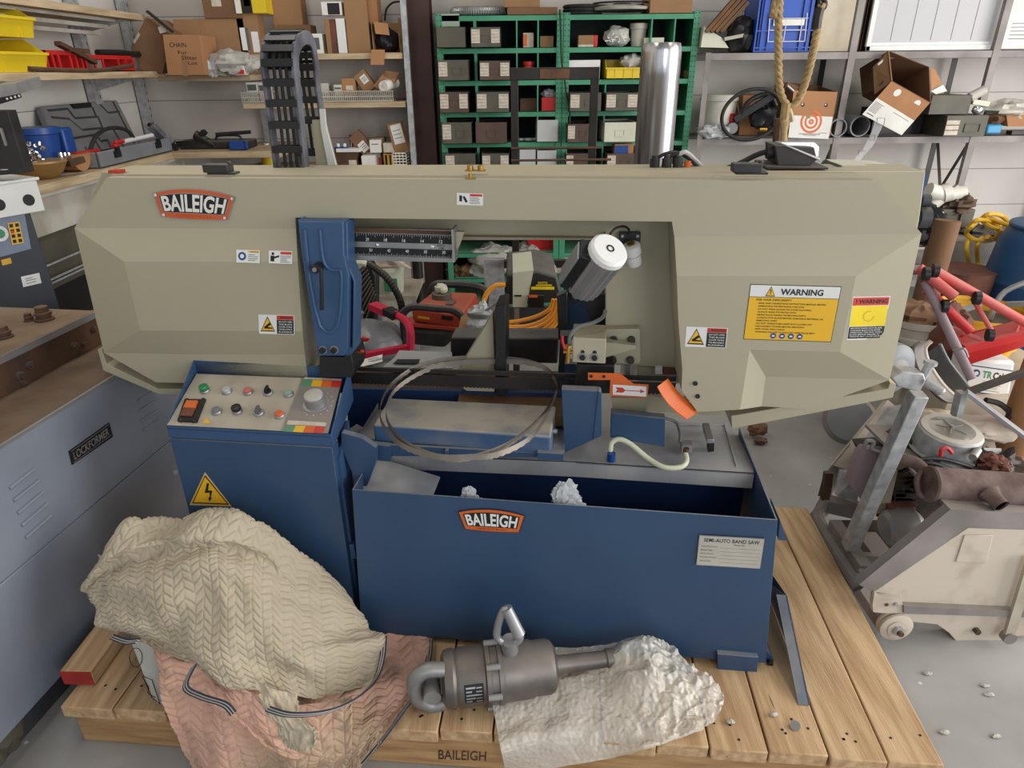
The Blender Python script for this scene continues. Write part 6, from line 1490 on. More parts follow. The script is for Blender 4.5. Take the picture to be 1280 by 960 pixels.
mb.bar(P(190,158),P(208,176),.07,.04); mb.cyl(P(206,172),P(216,180),.03,n=14); mb.use('rubber'); mb.tube([P(200,165),P(188,155),P(186,158)],.01,6); t.part('body',mb,bev=0); mb=MB('black'); mb.bar(P(205,175),P(222,186),.04,.03); t.part('grip',mb); t.done()
t=T('oil_bottle','small yellow oil bottle with white cap behind the energy chain','bottle'); q=W(335,192,y=5.05); q.z=z3s+.001; mb=MB('yellow'); mb.lathe(q,q+UZ*.13,[(0,.05),(.6,.05),(.8,.02),(1,.014)],16); t.part('bottle',mb); mb=MB('white'); q=q+UZ*.13; mb.cyl(q,q+UZ*.025,.018,n=14); t.part('cap',mb); t.done()
# things at the far left edge
t=T('angle_bracket','bent sheet metal channel with a row of holes at the left edge','bracket'); st=Stick(W(-20,112,y=2.6),W(26,104,y=2.6),W(-20,134,y=2.6)); mb=MB('steel'); mb.prism([W(-20,110,y=2.6),W(20,104,y=2.6),W(25,117,y=2.6),W(-20,126,y=2.6)],V((0,.14,.02))); t.part('flange',mb); mb=MB('ink'); mb.prism([W(-20,126,y=2.598),W(25,117,y=2.598),W(27,122,y=2.598),W(-20,136,y=2.598)],V((0,.003,0))); mb.use('white')
for k_ in range(4): q=W(9+5*k_,123.5-1.2*k_,y=2.596); mb.cyl(q,q-V((0,.001,0)),.004,n=8)
t.part('hole_row',mb); t.done()
t=T('machine_cover','tall black metal machine cover leaning on the left wall above the hood','panel'); mb=MB('black_dusty'); mb.prism([W(-30,138,y=2.65),W(9,138,y=2.65),W(33,216,y=2.65),W(-30,222,y=2.65)],V((0,.05,0))); t.part('panel',mb,bev=.002); mb=MB('steel'); mb.bar(W(1,160,y=2.645),W(8,182,y=2.645),.008,.008); t.part('slot_bolt',mb); mb=MB('white'); mb.bar(W(2,212,y=2.645),W(9,212,y=2.645),.014,.002); t.part('label',mb); t.done()
# lower dark bench behind the machines at the left
t=T('dark_shelving','dim dark steel shelving below the wall bench at the left','shelving')
zf_=W(60,295,x=XB-.02).z; mb=MB('olive'); mb.box((XL+.01,3.12,.05),(XB-.05,4.8,zf_)); 
t.part('backing',mb); mb=MB('white_dirty'); mb.box((XB-.05,3.12,zf_+.001),(XB-.04,4.85,zBn-.056)); t.part('white_fascia',mb); mb=MB('black'); mb.box((XB-.05,3.12,.1),(XB-.045,4.7,W(60,366,x=XB-.04).z)); t.part('recess_shade',mb)  # black slab on the solid backing paints the shade of an open recess
for py in (336,356,361):
    a=W(50,py,x=XB-.02); b=W(110,py-6,x=XB-.02); mb=MB('galv'); mb.bar(V((XB-.02,3.12,a.z)),V((XB-.02,4.6,a.z)),.008,.008); t.part('rail',mb)
t.done()
# ---------------------------------------------------------------- grey steel rack on the right
YR=4.8; YRB=5.22
zR1=W(1060,64,y=YR).z; zR2=W(1060,171,y=YR).z; zR3=W(1150,330,y=YR).z
rk_=T('steel_rack','grey steel rack with angle posts along the right back wall','rack')
xs=[W(p,q,y=YR).x for p,q in ((884,70),(1065,70),(1244,70))]
xs.append(xs[-1]+ (xs[-1]-xs[-2])); xend=xs[-1]
for x in xs[1:]:
    mb=MB('cart_grey'); mb.box((x-.022,YR-.004,0),(x+.022,YR,2.6)); mb.box((x-.022,YR,0),(x-.018,YR+.03,2.6)); rk_.part('post',mb)
    mb=MB('dark_steel'); mb.box((x-.02,YRB,0),(x+.02,YRB+.004,2.6)); rk_.part('post',mb)
    mb=MB('dark_steel')
    for z0,z1 in ((zR2-.02,zR2-.75),): mb.bar(V((x,YR+.02,z0)),V((x,YRB,z1)),.02,.006); 
    rk_.part('brace',mb); mb=MB('dark_steel'); mb.bar(V((x,YRB,zR2-.02)),V((x,YR+.02,zR2-.75)),.02,.006); rk_.part('brace',mb)
mb=MB('cart_grey'); mb.box((xs[0]-.01,YR-.003,0),(xs[0]+.025,YR,zR1)); rk_.part('post',mb)
for z in (zR1,zR2,zR3,.25):
    mb=MB('cart_grey'); mb.box((xs[0],YR,z-.045),(xend,YR+.004,z)); mb.box((xs[0],YR,z-.004),(xend,YRB,z)); mb.box((xs[0],YRB-.004,z-.045),(xend,YRB,z)); rk_.part('shelf',mb)
rk_.done()
def at_(px,py,y=YR+.05): return W(px,py,y=y)
# upper shelf goods
t=T('scroll_bundle','bundle of brown bark-like sheets propped at the left of the top shelf','bundle'); mb=MB('rust_plate')
for k_ in range(4): mb.bar(at_(882+6*k_,40),at_(922+4*k_,-6+3*k_),.055,.02)
t.part('sheets',mb); t.done()
t=T('bent_sheet','bent olive sheet metal angle lying under the brown bundle','sheet metal'); mb=MB('cream_box'); mb.prism([at_(876,59),at_(880,33),at_(902,47),at_(911,60)],V((0,.25,0))); t.part('folded_side',mb); mb=MB('white_dirty'); mb.bar(at_(905,49),at_(930,44),.03,.02); t.part('strip',mb); t.done()
mb=MB('black'); mb.blob(at_(925,44,YR+.12),(.09,.08,.11),3,.3,2,12); one('dark_bag','dark bundle left of the blue crate','bundle',mb)
def crate():
    t=T('plastic_crate','blue folding plastic crate with slots standing on the top right shelf','crate')
    x0=at_(941,59).x; x1=at_(1012,59).x; z0=zR1; z1=zR1+.42; y=YR+.03
    mb=MB('crate_blue'); mb.prism([V((x0,y,z0)),V((x1,y,z0)),V((x1+.0,y,z1)),V((x0,y,z1))],V((0,.02,0))); mb.box((x0,y,z0),(x0+.02,y+.28,z1)); mb.box((x1-.02,y,z0),(x1,y+.28,z1)); mb.box((x0,y+.26,z0),(x1,y+.28,z1)); mb.box((x0,y,z0),(x1,y+.28,z0+.012)); t.part('body',mb,bev=.002)
    mb=MB('crate_blue'); w=x1-x0
    for a in (0,.1,.22,.78,.9,1.0): x=x0+w*a; mb.box((x-.005,y-.012,z0),(x+.005,y,z1))
    for b in (.0,.05,.28,.9): z=z0+(z1-z0)*b; mb.box((x0,y-.010,z),(x1,y,z+.008))
    t.part('rib',mb)
    mb=MB('white_paper'); a0=x0+w*.22;a1=x0+w*.86;zb=z0+.06;zt2=z0+.19
    for p,q in ((V((a0,y-.013,zb)),V((a1,y-.013,zb))),(V((a0,y-.013,zt2)),V((a1,y-.013,zt2))),(V((a0,y-.013,(zb+zt2)/2)),V((a1,y-.013,(zb+zt2)/2))),(V((a0,y-.013,zb)),V((a0-.01,y-.013,zt2+.03))),(V((a1,y-.013,zb)),V((a1-.01,y-.013,zt2+.03))),(V((a0+.1,y-.013,zb)),V((a0+.1,y-.013,zt2))),(V((a0+.2,y-.013,zb)),V((a0+.2,y-.013,zt2)))): mb.bar(p,q,.004,.004)
    mb.box((a0+.02,y-.0135,zb+.09),(a1-.02,y-.0125,zt2-.005)); t.part('card_holder',mb); t.done()
crate()
t=T('stained_board','plaster white board with brown stains behind the rope','board'); mb=MB('plaster'); mb.box((at_(1015,50,YR+.1).x,YR+.10,zR1),(at_(1071,50,YR+.1).x,YR+.15,zR1+.6)); t.part('board',mb); mb=MB('rust_dark')
x=at_(1075,50,YR+.1).x
for k_ in range(3): mb.box((x-.015+.016*k_,YR+.08,zR1),(x-.010+.016*k_,YR+.16,zR1+.6))
t.part('edge_strip',mb); t.done()
t=T('louvred_panel','large white framed panel with vertical seams on the top right shelf','panel'); y=YR+.04; x0=at_(1084,50,y).x;x1=at_(1246,50,y).x; zt2=zR1+.6
mb=MB('panel_white'); mb.box((x0,y+.02,zR1),(x1,y+.05,zt2)); t.part('sheet',mb)
mb=MB('white'); mb.box((x0,y,zR1),(x1,y+.05,zR1+.03)); mb.box((x0,y,zR1),(x0+.03,y+.05,zt2)); mb.box((x1-.03,y,zR1),(x1,y+.05,zt2)); mb.box((x0+.03,y+.012,zR1+.03),(x1-.03,y+.02,zR1+.05)); t.part('frame',mb,bev=.003)
mb=MB('ink_grey'); 
for k_ in range(1,6): x=x0+.03+(x1-x0-.06)*k_/6; mb.box((x-.0012,y+.0185,zR1+.06),(x+.0012,y+.0198,zt2))
t.part('seam',mb); t.done()
t=T('printed_sack','white box with faint print at the right end of the top shelf','box'); x0=at_(1250,50,y).x; mb=MB('white_paper'); mb.box((x0,y,zR1),(x0+.45,y+.2,zt2)); t.part('body',mb,bev=.006); mb=MB('ink_grey')
for k_ in range(5): mb.box((x0+.05,y-.001,zR1+.06+.022*k_),(x0+.3,y,zR1+.064+.022*k_))
t.part('print',mb); t.done()
# second shelf
z=zR2
def put(px,py,y=YR+.06): q=W(px,py,y=y); q.z=z+.001; return q
t=T('bucket','white pail with red label on the second shelf beside the green rack','bucket'); q=put(895,160,YR+.14); h=.265; mb=MB('white_dirty'); mb.lathe(q,q+UZ*h,[(0,.105),(.85,.118),(.86,.126),(.93,.126),(.94,.12),(1,.122)],36); b_=t.part('pail',mb); mb=MB('red'); mb.poly([q+V((.055,-.098,.07)),q+V((.095,-.065,.07)),q+V((.10,-.068,.15)),q+V((.057,-.104,.15))]) ; mb.blob(q+V((.075,-.088,.11)),(.022,.008,.022),1,.2,2,8); t.part('red_mark',mb,b_); mb=MB('steel'); mb.tube([q+V((.12,0,.22)),q+V((.13,-.04,.16)),q+V((.12,-.08,.13))],.003,6); t.part('bail',mb); t.done()
mb=MB('clear_bag'); mb.blob(put(892,165,YR+.0)+V((0,0,.04)),(.10,.05,.045),5,.45,2.6,14); one('plastic_bag','clear plastic bag spilled in front of the white pail','bag',mb)
t=T('wheel_rim_tool','black steering-like ring with pump and hoses on the second shelf','pump'); c_=W(940,140,y=YR-.04); nr=V((-.25,-1,.15)).normalized(); u,v=frame_of(nr)
mb=MB('rubber'); P=[c_+(V((math.cos(a),0,math.sin(a)*.86))*.20) for a in [2*PI*k_/14 for k_ in range(14)]]
P=[W(940+37*math.cos(a)-8*math.sin(a),143+32*math.sin(a),y=YR-.05) for a in [2*PI*k_/14 for k_ in range(14)]]; mb.tube(P,.012,10,closed=True); t.part('ring',mb)
mb=MB('black'); mb.bar(W(918,150,y=YR+.03),W(968,118,y=YR+.0),.05,.04); mb.blob(W(955,142,y=YR+.06),(.09,.06,.09),6,.4,2.2,12); mb.tube([W(921,158,y=YR+.03),W(935,128,y=YR+.0),W(960,118,y=YR-.0),W(970,132,y=YR)],.016,8); t.part('body',mb); mb=MB('brass'); q=W(949,162,y=YR+.02); mb.cyl(q,q+UX*.05,.015); mb.use('grey'); q=W(914,160,y=YR+.04); mb.cyl(q,q-UY*.03,.035,n=18); t.part('fitting',mb); t.done()
t=T('carton','tan carton behind the black ring on the second shelf','carton'); x0,x1,z0,z1=PB(None,928,119,952,140,YR+.2,.12,0,z); mb=MB('card_orange'); mb.box((x0,YR+.2,z),(x1,YR+.32,z1)); t.part('body',mb,bev=.003); t.done()
# target carton
t=T('target_carton','open produce carton with orange spiral target print and two hand holes','carton')
y=YR-.02; TL=W(992,113,y=y);TR=W(1047,115,y=y);BR=W(1040,166,y=y);BL=W(985,166,y=y); BL.z=BR.z=z+.001; BR.x-=.0
mb=MB('card_dark'); bk=V((0,.30,0)); 
for a,b,c,d in ((TL,TR,BR,BL),): mb.prism([a,b,c,d],V((0,.006,0)))
mb.prism([TL,BL,BL+bk,TL+bk+V((-.02,0,.05))],V((.006,0,0))); mb.prism([TR,BR,BR+bk,TR+bk+V((0,0,.03))],V((-.006,0,0))); mb.prism([TL+bk+V((-.02,0,.05)),TR+bk+V((0,0,.03)),BR+bk,BL+bk],V((0,.006,0))); mb.prism([BL,BR,BR+bk,BL+bk],V((0,0,.006))); t.part('shell',mb)
st=Stick(TL,TR,BL); mb=MB('card_orange'); st.poly(mb,[(0,0),(1,0),(.985,.52),(.01,.52)],.0008); mb.use('white_paper'); st.poly(mb,[(.01,.52),(.985,.52),(.96,1),(.02,1)],.0008)
mb.use('orange')
for r0,r1 in ((.25,.20),(.155,.11),(.06,.02)):
    n=28; k_=st.ex.length/st.ey.length
    for i in range(n):
        a0=2*PI*i/n;a1=2*PI*(i+1)/n
        f=lambda a,r:( .5+r*math.cos(a),.64+r*k_*math.sin(a))
        if not (r0>.2 and math.pi*1.15<a0<math.pi*1.45): st.poly(mb,[f(a0,r0),f(a1,r0),f(a1,r1),f(a0,r1)],.0016)
mb.use('green'); st.poly(mb,[(.34,.50),(.48,.56),(.40,.58)],.002); mb.use('ink_grey'); st.rect(mb,.25,.9,.75,.915,.0016); st.rect(mb,.35,.93,.65,.94,.0016); st.rect(mb,.7,.87,.9,.88,.0016)
t.part('print',mb,label='orange and white printed front'); mb=MB('ink')
st.disc(mb,.25,.29,.045,.0014); st.disc(mb,.78,.28,.045,.0014); mb.use('white_dirty'); st.disc(mb,.24,.28,.022,.0018); st.disc(mb,.77,.27,.022,.0018); t.part('hand_hole',mb); t.done()
mb=MB('card_dark'); a=W(980,104,y=YR+.1); mb.prism([W(974,120,y=YR+.1),W(985,103,y=YR+.1),W(998,108,y=YR+.1),W(990,140,y=YR+.1)],V((0,.02,0))); one('carton_flap','loose brown cardboard flap left of the target carton','cardboard',mb)
mb=MB('alu'); mb.cyl(W(984,107,y=YR-.03),W(992,114,y=YR-.03),.009); one('metal_tube','short white tube resting on the target carton corner','tube',mb)
for px,lb,rr in ((1049,'left dark pipe end beside the target carton',.058),(1076,'right larger grey pipe end on the second shelf',.066)):
    q=W(px,154,y=YR-.02); q.z=z+rr+.001; mb=MB('plastic_grey'); mb.lathe(q,q+UY*.35,[(0,rr),(1,rr)],32,cap=False); mb.lathe(q,q+UY*.35,[(0,rr*.88),(1,rr*.88)],32,cap=False); mb.ring(q,UY,rr*.88,rr,32); mb.use('ink'); mb.lathe(q+UY*.30,q+UY*.31,[(0,rr*.87),(1,rr*.87)],24); one('pipe_end',lb,'pipe',mb,'pipes on the second shelf')  # black disc down the bore puts the pipe's inner shade into colour
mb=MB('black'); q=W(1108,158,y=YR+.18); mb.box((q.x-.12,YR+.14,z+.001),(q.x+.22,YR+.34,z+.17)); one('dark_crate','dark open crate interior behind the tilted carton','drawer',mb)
# tilted open carton
t=T('tilted_carton','brown open carton tipped on its corner with printed white lower side','carton')
D=V((.06,.30,.10)); F=YR-.12
# mouth quad (open side, facing up right), then the printed front and left side
m1=W(1111,64,y=F+.05);m2=W(1161,84,y=F+.10);m3=W(1163,128,y=F-.02);m4=W(1115,101,y=F-.06)
ll1=W(1091,84,y=F+.12);ll2=W(1093,118,y=F+.05);b1=W(1078,143,y=F-.01);b2=W(1127,169,y=F+.02)
mb=MB('card'); 
def quad(a,b,c,d,th=.004): 
    n_=(b-a).cross(d-a).normalized(); mb.prism([a,b,c,d],n_*th)
quad(m1,m4,ll2,ll1)
mid1=m4*.42+b1*.58; 
fA=m4+(b1-m4)*.5; fB=m3+(b2-m3)*.55
mb.use('card_orange'); mb.prism([m4,m3,fB,fA],V((0,.004,0)))
t.part('outer_side',mb)
mb=MB('white_paper'); mb.prism([fA,fB,b2,b1],V((0,.004,0))); wh=t.part('printed_panel',mb,label='white printed lower panel')
st=Stick(fA,fB,b1); mb=MB('ink_grey')
r=random.Random(9)
for c0,c1 in ((.03,.3),(.5,.97)):
    for k_ in range(8): st.rect(mb,c0,.16+.07*k_,c0+(c1-c0)*r.uniform(.7,1),.185+.07*k_,.001)
mb.use('ink'); st.rect(mb,.05,.8,.3,.84,.001)
t.part('print',mb,wh)
inn=V((.0,.34,-.10)); mb=MB('card_dark'); 
mb.prism([m1,m2,m2+inn,m1+inn],V((0,0,.004))); mb.prism([m2,m3,m3+inn,m2+inn],V((.004,0,0))); mb.prism([m1+inn,m2+inn,m3+inn,m4+inn],V((0,.004,0))); mb.prism([m4,m3,m3+inn,m4+inn],V((0,0,-.004))); mb.prism([m1,m4,m4+inn,m1+inn],V((-.004,0,0))); t.part('inner_side',mb)
mb=MB('card_orange'); mb.prism([W(1163,86,y=F+.12),W(1168,85,y=F+.14),W(1178,104,y=F+.16),W(1164,113,y=F+.12)],V((0,.004,0))); mb.use('white_paper'); mb.prism([W(1164,114,y=F+.12),W(1179,106,y=F+.16),W(1184,114,y=F+.16),W(1170,118,y=F+.14)],V((0,.004,0))); t.part('side_flap',mb)
st=Stick(m4,m3,fA); mb=MB('white_paper'); st.disc(mb,.27,.35,.07,.002); st.disc(mb,.78,.35,.07,.002); mb.use('ink'); q=W(1101,103,y=F-.01); mb.prism([W(1099,106,y=F-.01),W(1104,100,y=F-.01),W(1104,103,y=F-.01),W(1100,108,y=F-.01)],V((0,.002,0))); mb.use('white_paper'); mb.prism([W(1097,80,y=F+.05),W(1104,74,y=F+.04),W(1103,78,y=F+.04),W(1098,82,y=F+.05)],V((0,.002,0))); t.part('hand_hole',mb)
t.done()
t=T('packing_tape','strip of clear packing tape with printed marks hanging from the tilted carton','tape')
mb=MB('clear_tape'); P=[W(1100,148,y=F-.05),W(1096,162,y=F-.06),W(1091,172,y=F-.06),W(1085,184,y=F-.07),W(1078,192,y=F-.08),W(1070,202,y=F-.08)]
Ps=smooth_path(P,5); mb.sheet([[p-V((.030,0,.01)) for p in Ps],[p+V((.030,.0,.01)) for p in Ps]]); t.part('tape',mb); mb=MB('ink_grey')
for px,py,s in ((1101,152,1.2),(1090,172,.9),(1077,192,1.0)):
    q=W(px,py,y=F-.075)
    for a,b in (((-.02,-.01),(.02,-.018)),((.02,-.018),(.018,.016)),((.018,.016),(-.022,.02)),((-.022,.02),(-.02,-.01))): mb.bar(q+V((a[0],0,a[1]))*s,q+V((b[0],0,b[1]))*s,.004,.002)
t.part('printed_mark',mb); t.done()
# olive drawers on the second shelf, right
t=T('drawer_bin','large olive steel drawer stacked above the lower one right of the tilted carton','drawer','olive drawers on the right rack'); x0,x1,z0,z1=PB(None,1163,119,1213,143,YR-.05,.3,0,W(1188,143,y=YR-.05).z); mb=MB('olive'); mb.box((x0,YR-.05,z0),(x1,YR+.25,z1)); t.part('body',mb,bev=.003); t.done()
t=T('drawer_bin','pale olive lower drawer with white cards and a holder at the rack post','drawer','olive drawers on the right rack'); x0,x1,z0,z1_=PB(None,1182,144,1234,167,YR-.08,.3,0,z+.001); mb=MB('compressor_panel'); mb=MB('olive'); mb.box((x0,YR-.08,z+.001),(x1,YR+.25,z0+ (z1_-z0)-.002)); t.part('body',mb,bev=.003)
mb=MB('label_paper'); 
for k_ in range(3): mb.box((x0+.004,YR-.083,z+.012+.032*k_),(x0+.09,YR-.081,z+.038+.032*k_))
t.part('label_card',mb); mb=MB('olive'); cx=x0+.13
for a,b in (((0,0),(.1,0)),((.1,0),(.1,.05)),((.1,.05),(0,.05)),((0,.05),(0,0))): mb.bar(V((cx+a[0],YR-.084,z+.03+a[1])),V((cx+b[0],YR-.084,z+.03+b[1])),.005,.005)
t.part('card_holder',mb); t.done()
t=T('lamp_tube','white rounded tube lying over the olive drawers','tube'); mb=MB('white_dirty'); mb.cyl(W(1212,122,y=YR-.02),W(1231,112,y=YR-.02),.03,n=16); t.part('tube',mb); t.done()
mb=MB('chrome'); q=W(1222,137,y=YR-.06); mb.blob(q,(.035,.03,.03),1,.1,2,12); one('chrome_fitting','shiny round chrome fitting beside the upper drawer','fitting',mb)
mb=MB('cream_box'); mb.bar(W(1214,127,y=YR+.0),W(1234,130,y=YR+.0),.05,.03); one('cream_block','cream block between the tube and the chrome fitting','block',mb)
mb=MB('cyan'); a=W(1231,158,y=YR-.0); b=W(1250,158,y=YR-.0); a.z=b.z=z+.04; mb.bar(a,b,.06,.06); one('cyan_case','small bright blue case at the right of the second shelf','case',mb,bev=.012)
t=T('paper_heap','white sheets and sacks piled at the right end of the second shelf','papers'); mb=MB('white_dirty'); mb.blob(W(1262,137,y=YR+.06),(.19,.12,.055),12,.4,2.4,14); t.part('sheets',mb); mb=MB('card_dark'); mb.blob(W(1240,148,y=YR+.08),(.08,.1,.05),13,.4,2.4,10); t.part('brown_sheets',mb); t.done()
mb=MB('card_orange'); mb.prism([W(1258,143,y=YR-.03),W(1290,143,y=YR-.03),W(1290,158,y=YR-.03),W(1260,158,y=YR-.03)],V((0,.1,0))); one('carton','orange-brown carton at the right frame edge under the white sheets','carton',mb)
mb=MB('dark_steel'); qa=W(1262,163,y=YR+.03);qb=W(1292,162,y=YR+.03); qa.z=qb.z=z+.014; mb.bar(qa,qb,.06,.024); one('dark_tray','dark flat tray at the right end of the second shelf','tray',mb)
# ---------------------------------------------------------------- rope with hook
t=T('hanging_rope','thick frayed rope hanging in a loop from above the saw','rope'); YP=2.7
def rp(px,py): return W(px,py,y=YP)
P=[V((rp(974,0).x,YP,3.58)),rp(974,-40),rp(974,0),rp(973,40),rp(973,80),rp(974,105),rp(978,122),rp(985,131),rp(993,130),rp(1001,118),rp(1008,98),rp(1014,75),rp(1020,45),rp(1024,20),rp(1027,5)]
Ps=smooth_path(P,16); mb=MB('rope')
for s in range(3):
    Q=[]; L_=0
    for i,p in enumerate(Ps):
        if i: L_+=(p-Ps[i-1]).length
        a=L_*95+s*2*PI/3; Q.append(p+V((math.cos(a)*.0075,math.sin(a)*.0075,math.sin(a)*.002)))
    mb.tube(Q,.0078,6,sm=0)
t.part('rope',mb,ang=60); mb=MB('rope')
mb.tube([rp(983,130),rp(981,145),rp(979,160)],.018,8); mb.lathe(rp(979,146),rp(978,186),[(0,.010),(.15,.024),(.5,.016),(.8,.018),(1,.016)],14); mb.use('cloth'); mb.tube([rp(984,131),rp(988,142),rp(990,152)],.01,6)
mb.use('rust_dark'); mb.tube([rp(973,148),rp(972,165),rp(971,183)],.018,8); t.part('knot',mb,label='unravelled knot below the loop')
mb=MB('dark_steel'); mb.tube([rp(1028,-4),rp(1032,4),rp(1030,10),rp(1025,8),rp(1024,2)],.008,8); mb.tube([rp(1025,10),rp(1022,22),rp(1020,36)],.018,8); mb.tube([V((rp(1027,0).x,YP,3.58)),rp(1027,-20),rp(1028,-4)],.005,6); t.part('hook',mb); t.done()
# ---------------------------------------------------------------- right side clutter
zfl=0.0
t=T('drawer_bin','olive steel drawer heaped with white pipe parts, standing on the low shelf','drawer')
YQ=4.35; x0,x1,z0,z1=PB(None,1166,262,1205,302,YQ,.3,0,W(1185,302,y=YQ).z); x0=W(1175,280,y=YQ).x; x1=W(1207,280,y=YQ).x+.04
mb=MB('olive'); mb.box((x0,YQ,z0),(x1,YQ+.28,z1)); t.part('body',mb,bev=.003); mb=MB('olive')
for zz_ in (.35,.72): 
    zc2=z0+(z1-z0)*zz_; mb.box((x0+.02,YQ-.012,zc2-.03),(x0+.12,YQ-.002,zc2-.024)); mb.box((x0+.02,YQ-.012,zc2+.03),(x0+.12,YQ-.002,zc2+.036)); mb.box((x0+.115,YQ-.012,zc2-.03),(x0+.12,YQ-.002,zc2+.036))
t.part('handle',mb); t.done()
t=T('low_table','dark shelf stand carrying the olive drawer','stand'); mb=MB('cart_grey'); mb.box((x0-.25,YQ-.02,z0-.03),(x1+.08,YQ+.4,z0-.001)); t.part('top',mb)
for x in (x0-.2,x1+.04):
    mb=MB('cart_grey'); mb.box((x-.02,YQ,0),(x+.02,YQ+.04,z0-.03)); t.part('leg',mb)
t.done()
mb=MB('pvc_white'); P=lambda px,py: W(px,py,y=YQ+.05)
for k_,(a,b,rr,lb) in enumerate((((1160,238),(1178,244),.05,'thick white pipe stub pointing left on the olive drawer'),((1176,243),(1186,240),.058,'white threaded coupling in the pile on the olive drawer'),((1182,244),(1205,240),.045,'white pipe length at the right of the pile'),((1165,256),(1180,244),.04,'white pipe elbow below the thick stub'),((1180,262),(1193,252),.025,'thin white pipe piece low in the pile'))):
    m2=MB('pvc_white'); m2.cyl(P(*a),P(*b),rr,n=20); one('pipe_fitting',lb,'pipe fitting',m2,'white pipe fittings')
m2=MB('galv'); m2.bar(P(1194,232),P(1212,262),.03,.02); one('angle_iron','grey angle iron leaning over the olive drawer','angle iron',m2)
m2=MB('rust_dark'); m2.blob(P(1198,256),(.09,.08,.06),5,.6,3,12); one('scrap_heap','dark rusty scrap inside the olive drawer','scrap',m2,kind='stuff')
m2=MB('white_paper'); m2.prism([W(1164,265,y=YQ-.1),W(1180,265,y=YQ-.1),W(1176,278,y=YQ-.1),W(1163,278,y=YQ-.1)],V((0,.02,0))); one('paper_note','white folded paper between the pipe parts and the cardboard tube','paper',m2)
m2=MB('black'); m2.blob(W(1158,280,y=YQ-.4),(.08,.1,.1),8,.5,2.5,12); one('black_lump','black engine part showing beside the right end of the bow','part',m2)
t=T('cardboard_tube','tall cardboard tube standing at the right end of the saw','tube'); q=W(1166,332,y=3.5); mb=MB('card_dark'); mb.cyl(V((q.x,3.5,0)),V((q.x+.05,3.55,W(1170,278,y=3.5).z)),.062,n=28); t.part('tube',mb); t.done()
# blue barrel
t=T('blue_barrel','large blue plastic barrel at the right edge','barrel'); q=W(1276,286,y=3.6); cx=q.x+.24; zt2=.86
mb=MB('barrel_blue'); mb.lathe(V((cx,3.6,0)),V((cx,3.6,zt2)),[(0,.25),(.05,.285),(.28,.30),(.30,.31),(.33,.30),(.62,.30),(.65,.31),(.68,.30),(.9,.28),(.97,.25),(.99,.255),(1,.25)],48); t.part('drum',mb); mb=MB('trough_blue'); mb.lathe(V((cx,3.6,zt2)),V((cx,3.6,zt2+.006)),[(0,.25),(1,.22)],40); mb.cyl(V((cx-.06,3.50,zt2)),V((cx+.1,3.55,zt2+.02)),.04); t.part('lid',mb); t.done()
# yellow hose
YH=3.9; H_=lambda px,py: W(px,py,y=YH)
t=T('grey_bin','grey galvanised box behind the yellow hose','box'); x0,x1,z0,z1=PB(None,1180,300,1250,370,4.05,.3); mb=MB('cart_grey'); mb.box((x0,4.05,0),(x1,4.3,z1)); t.part('body',mb,bev=.01); mb=MB('dark_steel'); mb.blob(W(1225,292,y=4.2),(.13,.1,.05),3,.5,3,12); t.part('scrap',mb); t.done()
t=T('yellow_hose','yellow hose heaped on the grey box and hanging down in loops','hose')
for pts in ([(1210,285),(1222,275),(1240,278),(1250,288),(1240,300),(1220,300),(1208,292),(1214,284),(1232,272),(1262,282),(1252,270),(1235,268),(1228,276),(1245,286),(1256,284)],[(1212,296),(1208,310),(1212,330),(1222,345),(1228,355),(1230,370),(1226,385),(1214,392)],[(1228,297),(1222,305),(1222,325),(1226,345),(1229,360),(1222,378),(1216,380),(1212,374)],[(1248,290),(1253,296),(1246,300),(1234,296)],[(1230,352),(1238,360),(1242,368)]):
    mb=MB('hose_yellow'); mb.tube([W(x,y,y=YH+ (.0 if i%2 else .05)) for i,(x,y) in enumerate(pts)],.013,8); t.part('loop',mb)
t.done()
# brown basket behind
t=T('brown_tub','rusty brown round tub behind the yellow hose','tub'); q=W(1196,372,y=3.7); mb=MB('rust_red'); mb.lathe(V((q.x,3.7,0)),V((q.x,3.7,W(1196,336,y=3.7).z)),[(0,.11),(.6,.14),(1,.16),(1.0,.14)],32); t.part('tub',mb); t.done()
def pail(name,lab,px,ptop,y,r0,r1,zt2,mn,rim=True,zb=0.0,label=None,fill=None):
    t=T(name,lab,'bucket'); q=W(px,ptop,y=y); mb=MB(mn); mb.lathe(V((q.x,y,zb)),V((q.x,y,zt2)),[(0,r0),(.78,r0+(r1-r0)*.8),(.79,r1+.008),(.84,r1+.008),(.85,r1),(.93,r1),(.94,r1+.008),(1,r1+.008)],40,cap=False); mb.lathe(V((q.x,y,zt2)),V((q.x,y,zt2-.15)),[(0,r1+.004),(1,r1-.02)],40,cap=False); mb.cyl(V((q.x,y,zb)),V((q.x,y,zb+.004)),r0); b=t.part('pail',mb); mb=MB('dark_steel'); mb.cyl(V((q.x,y,zt2-.06)),V((q.x,y,zt2-.055)),r1-.01,n=30); t.part('contents',mb); return t,b,q.x
t,b,x=pail('bucket','dirty grey pail left of the red poles, behind the saw end',1150,386,2.75,.12,.145,W(1150,392,y=2.75).z,'white_dirty',zb=.2); mb=MB('card_dark'); mb.blob(V((x,2.75,W(1150,392,y=2.75).z-.01)),(.12,.12,.05),3,.5,3,12); t.part('rags',mb); t.done()
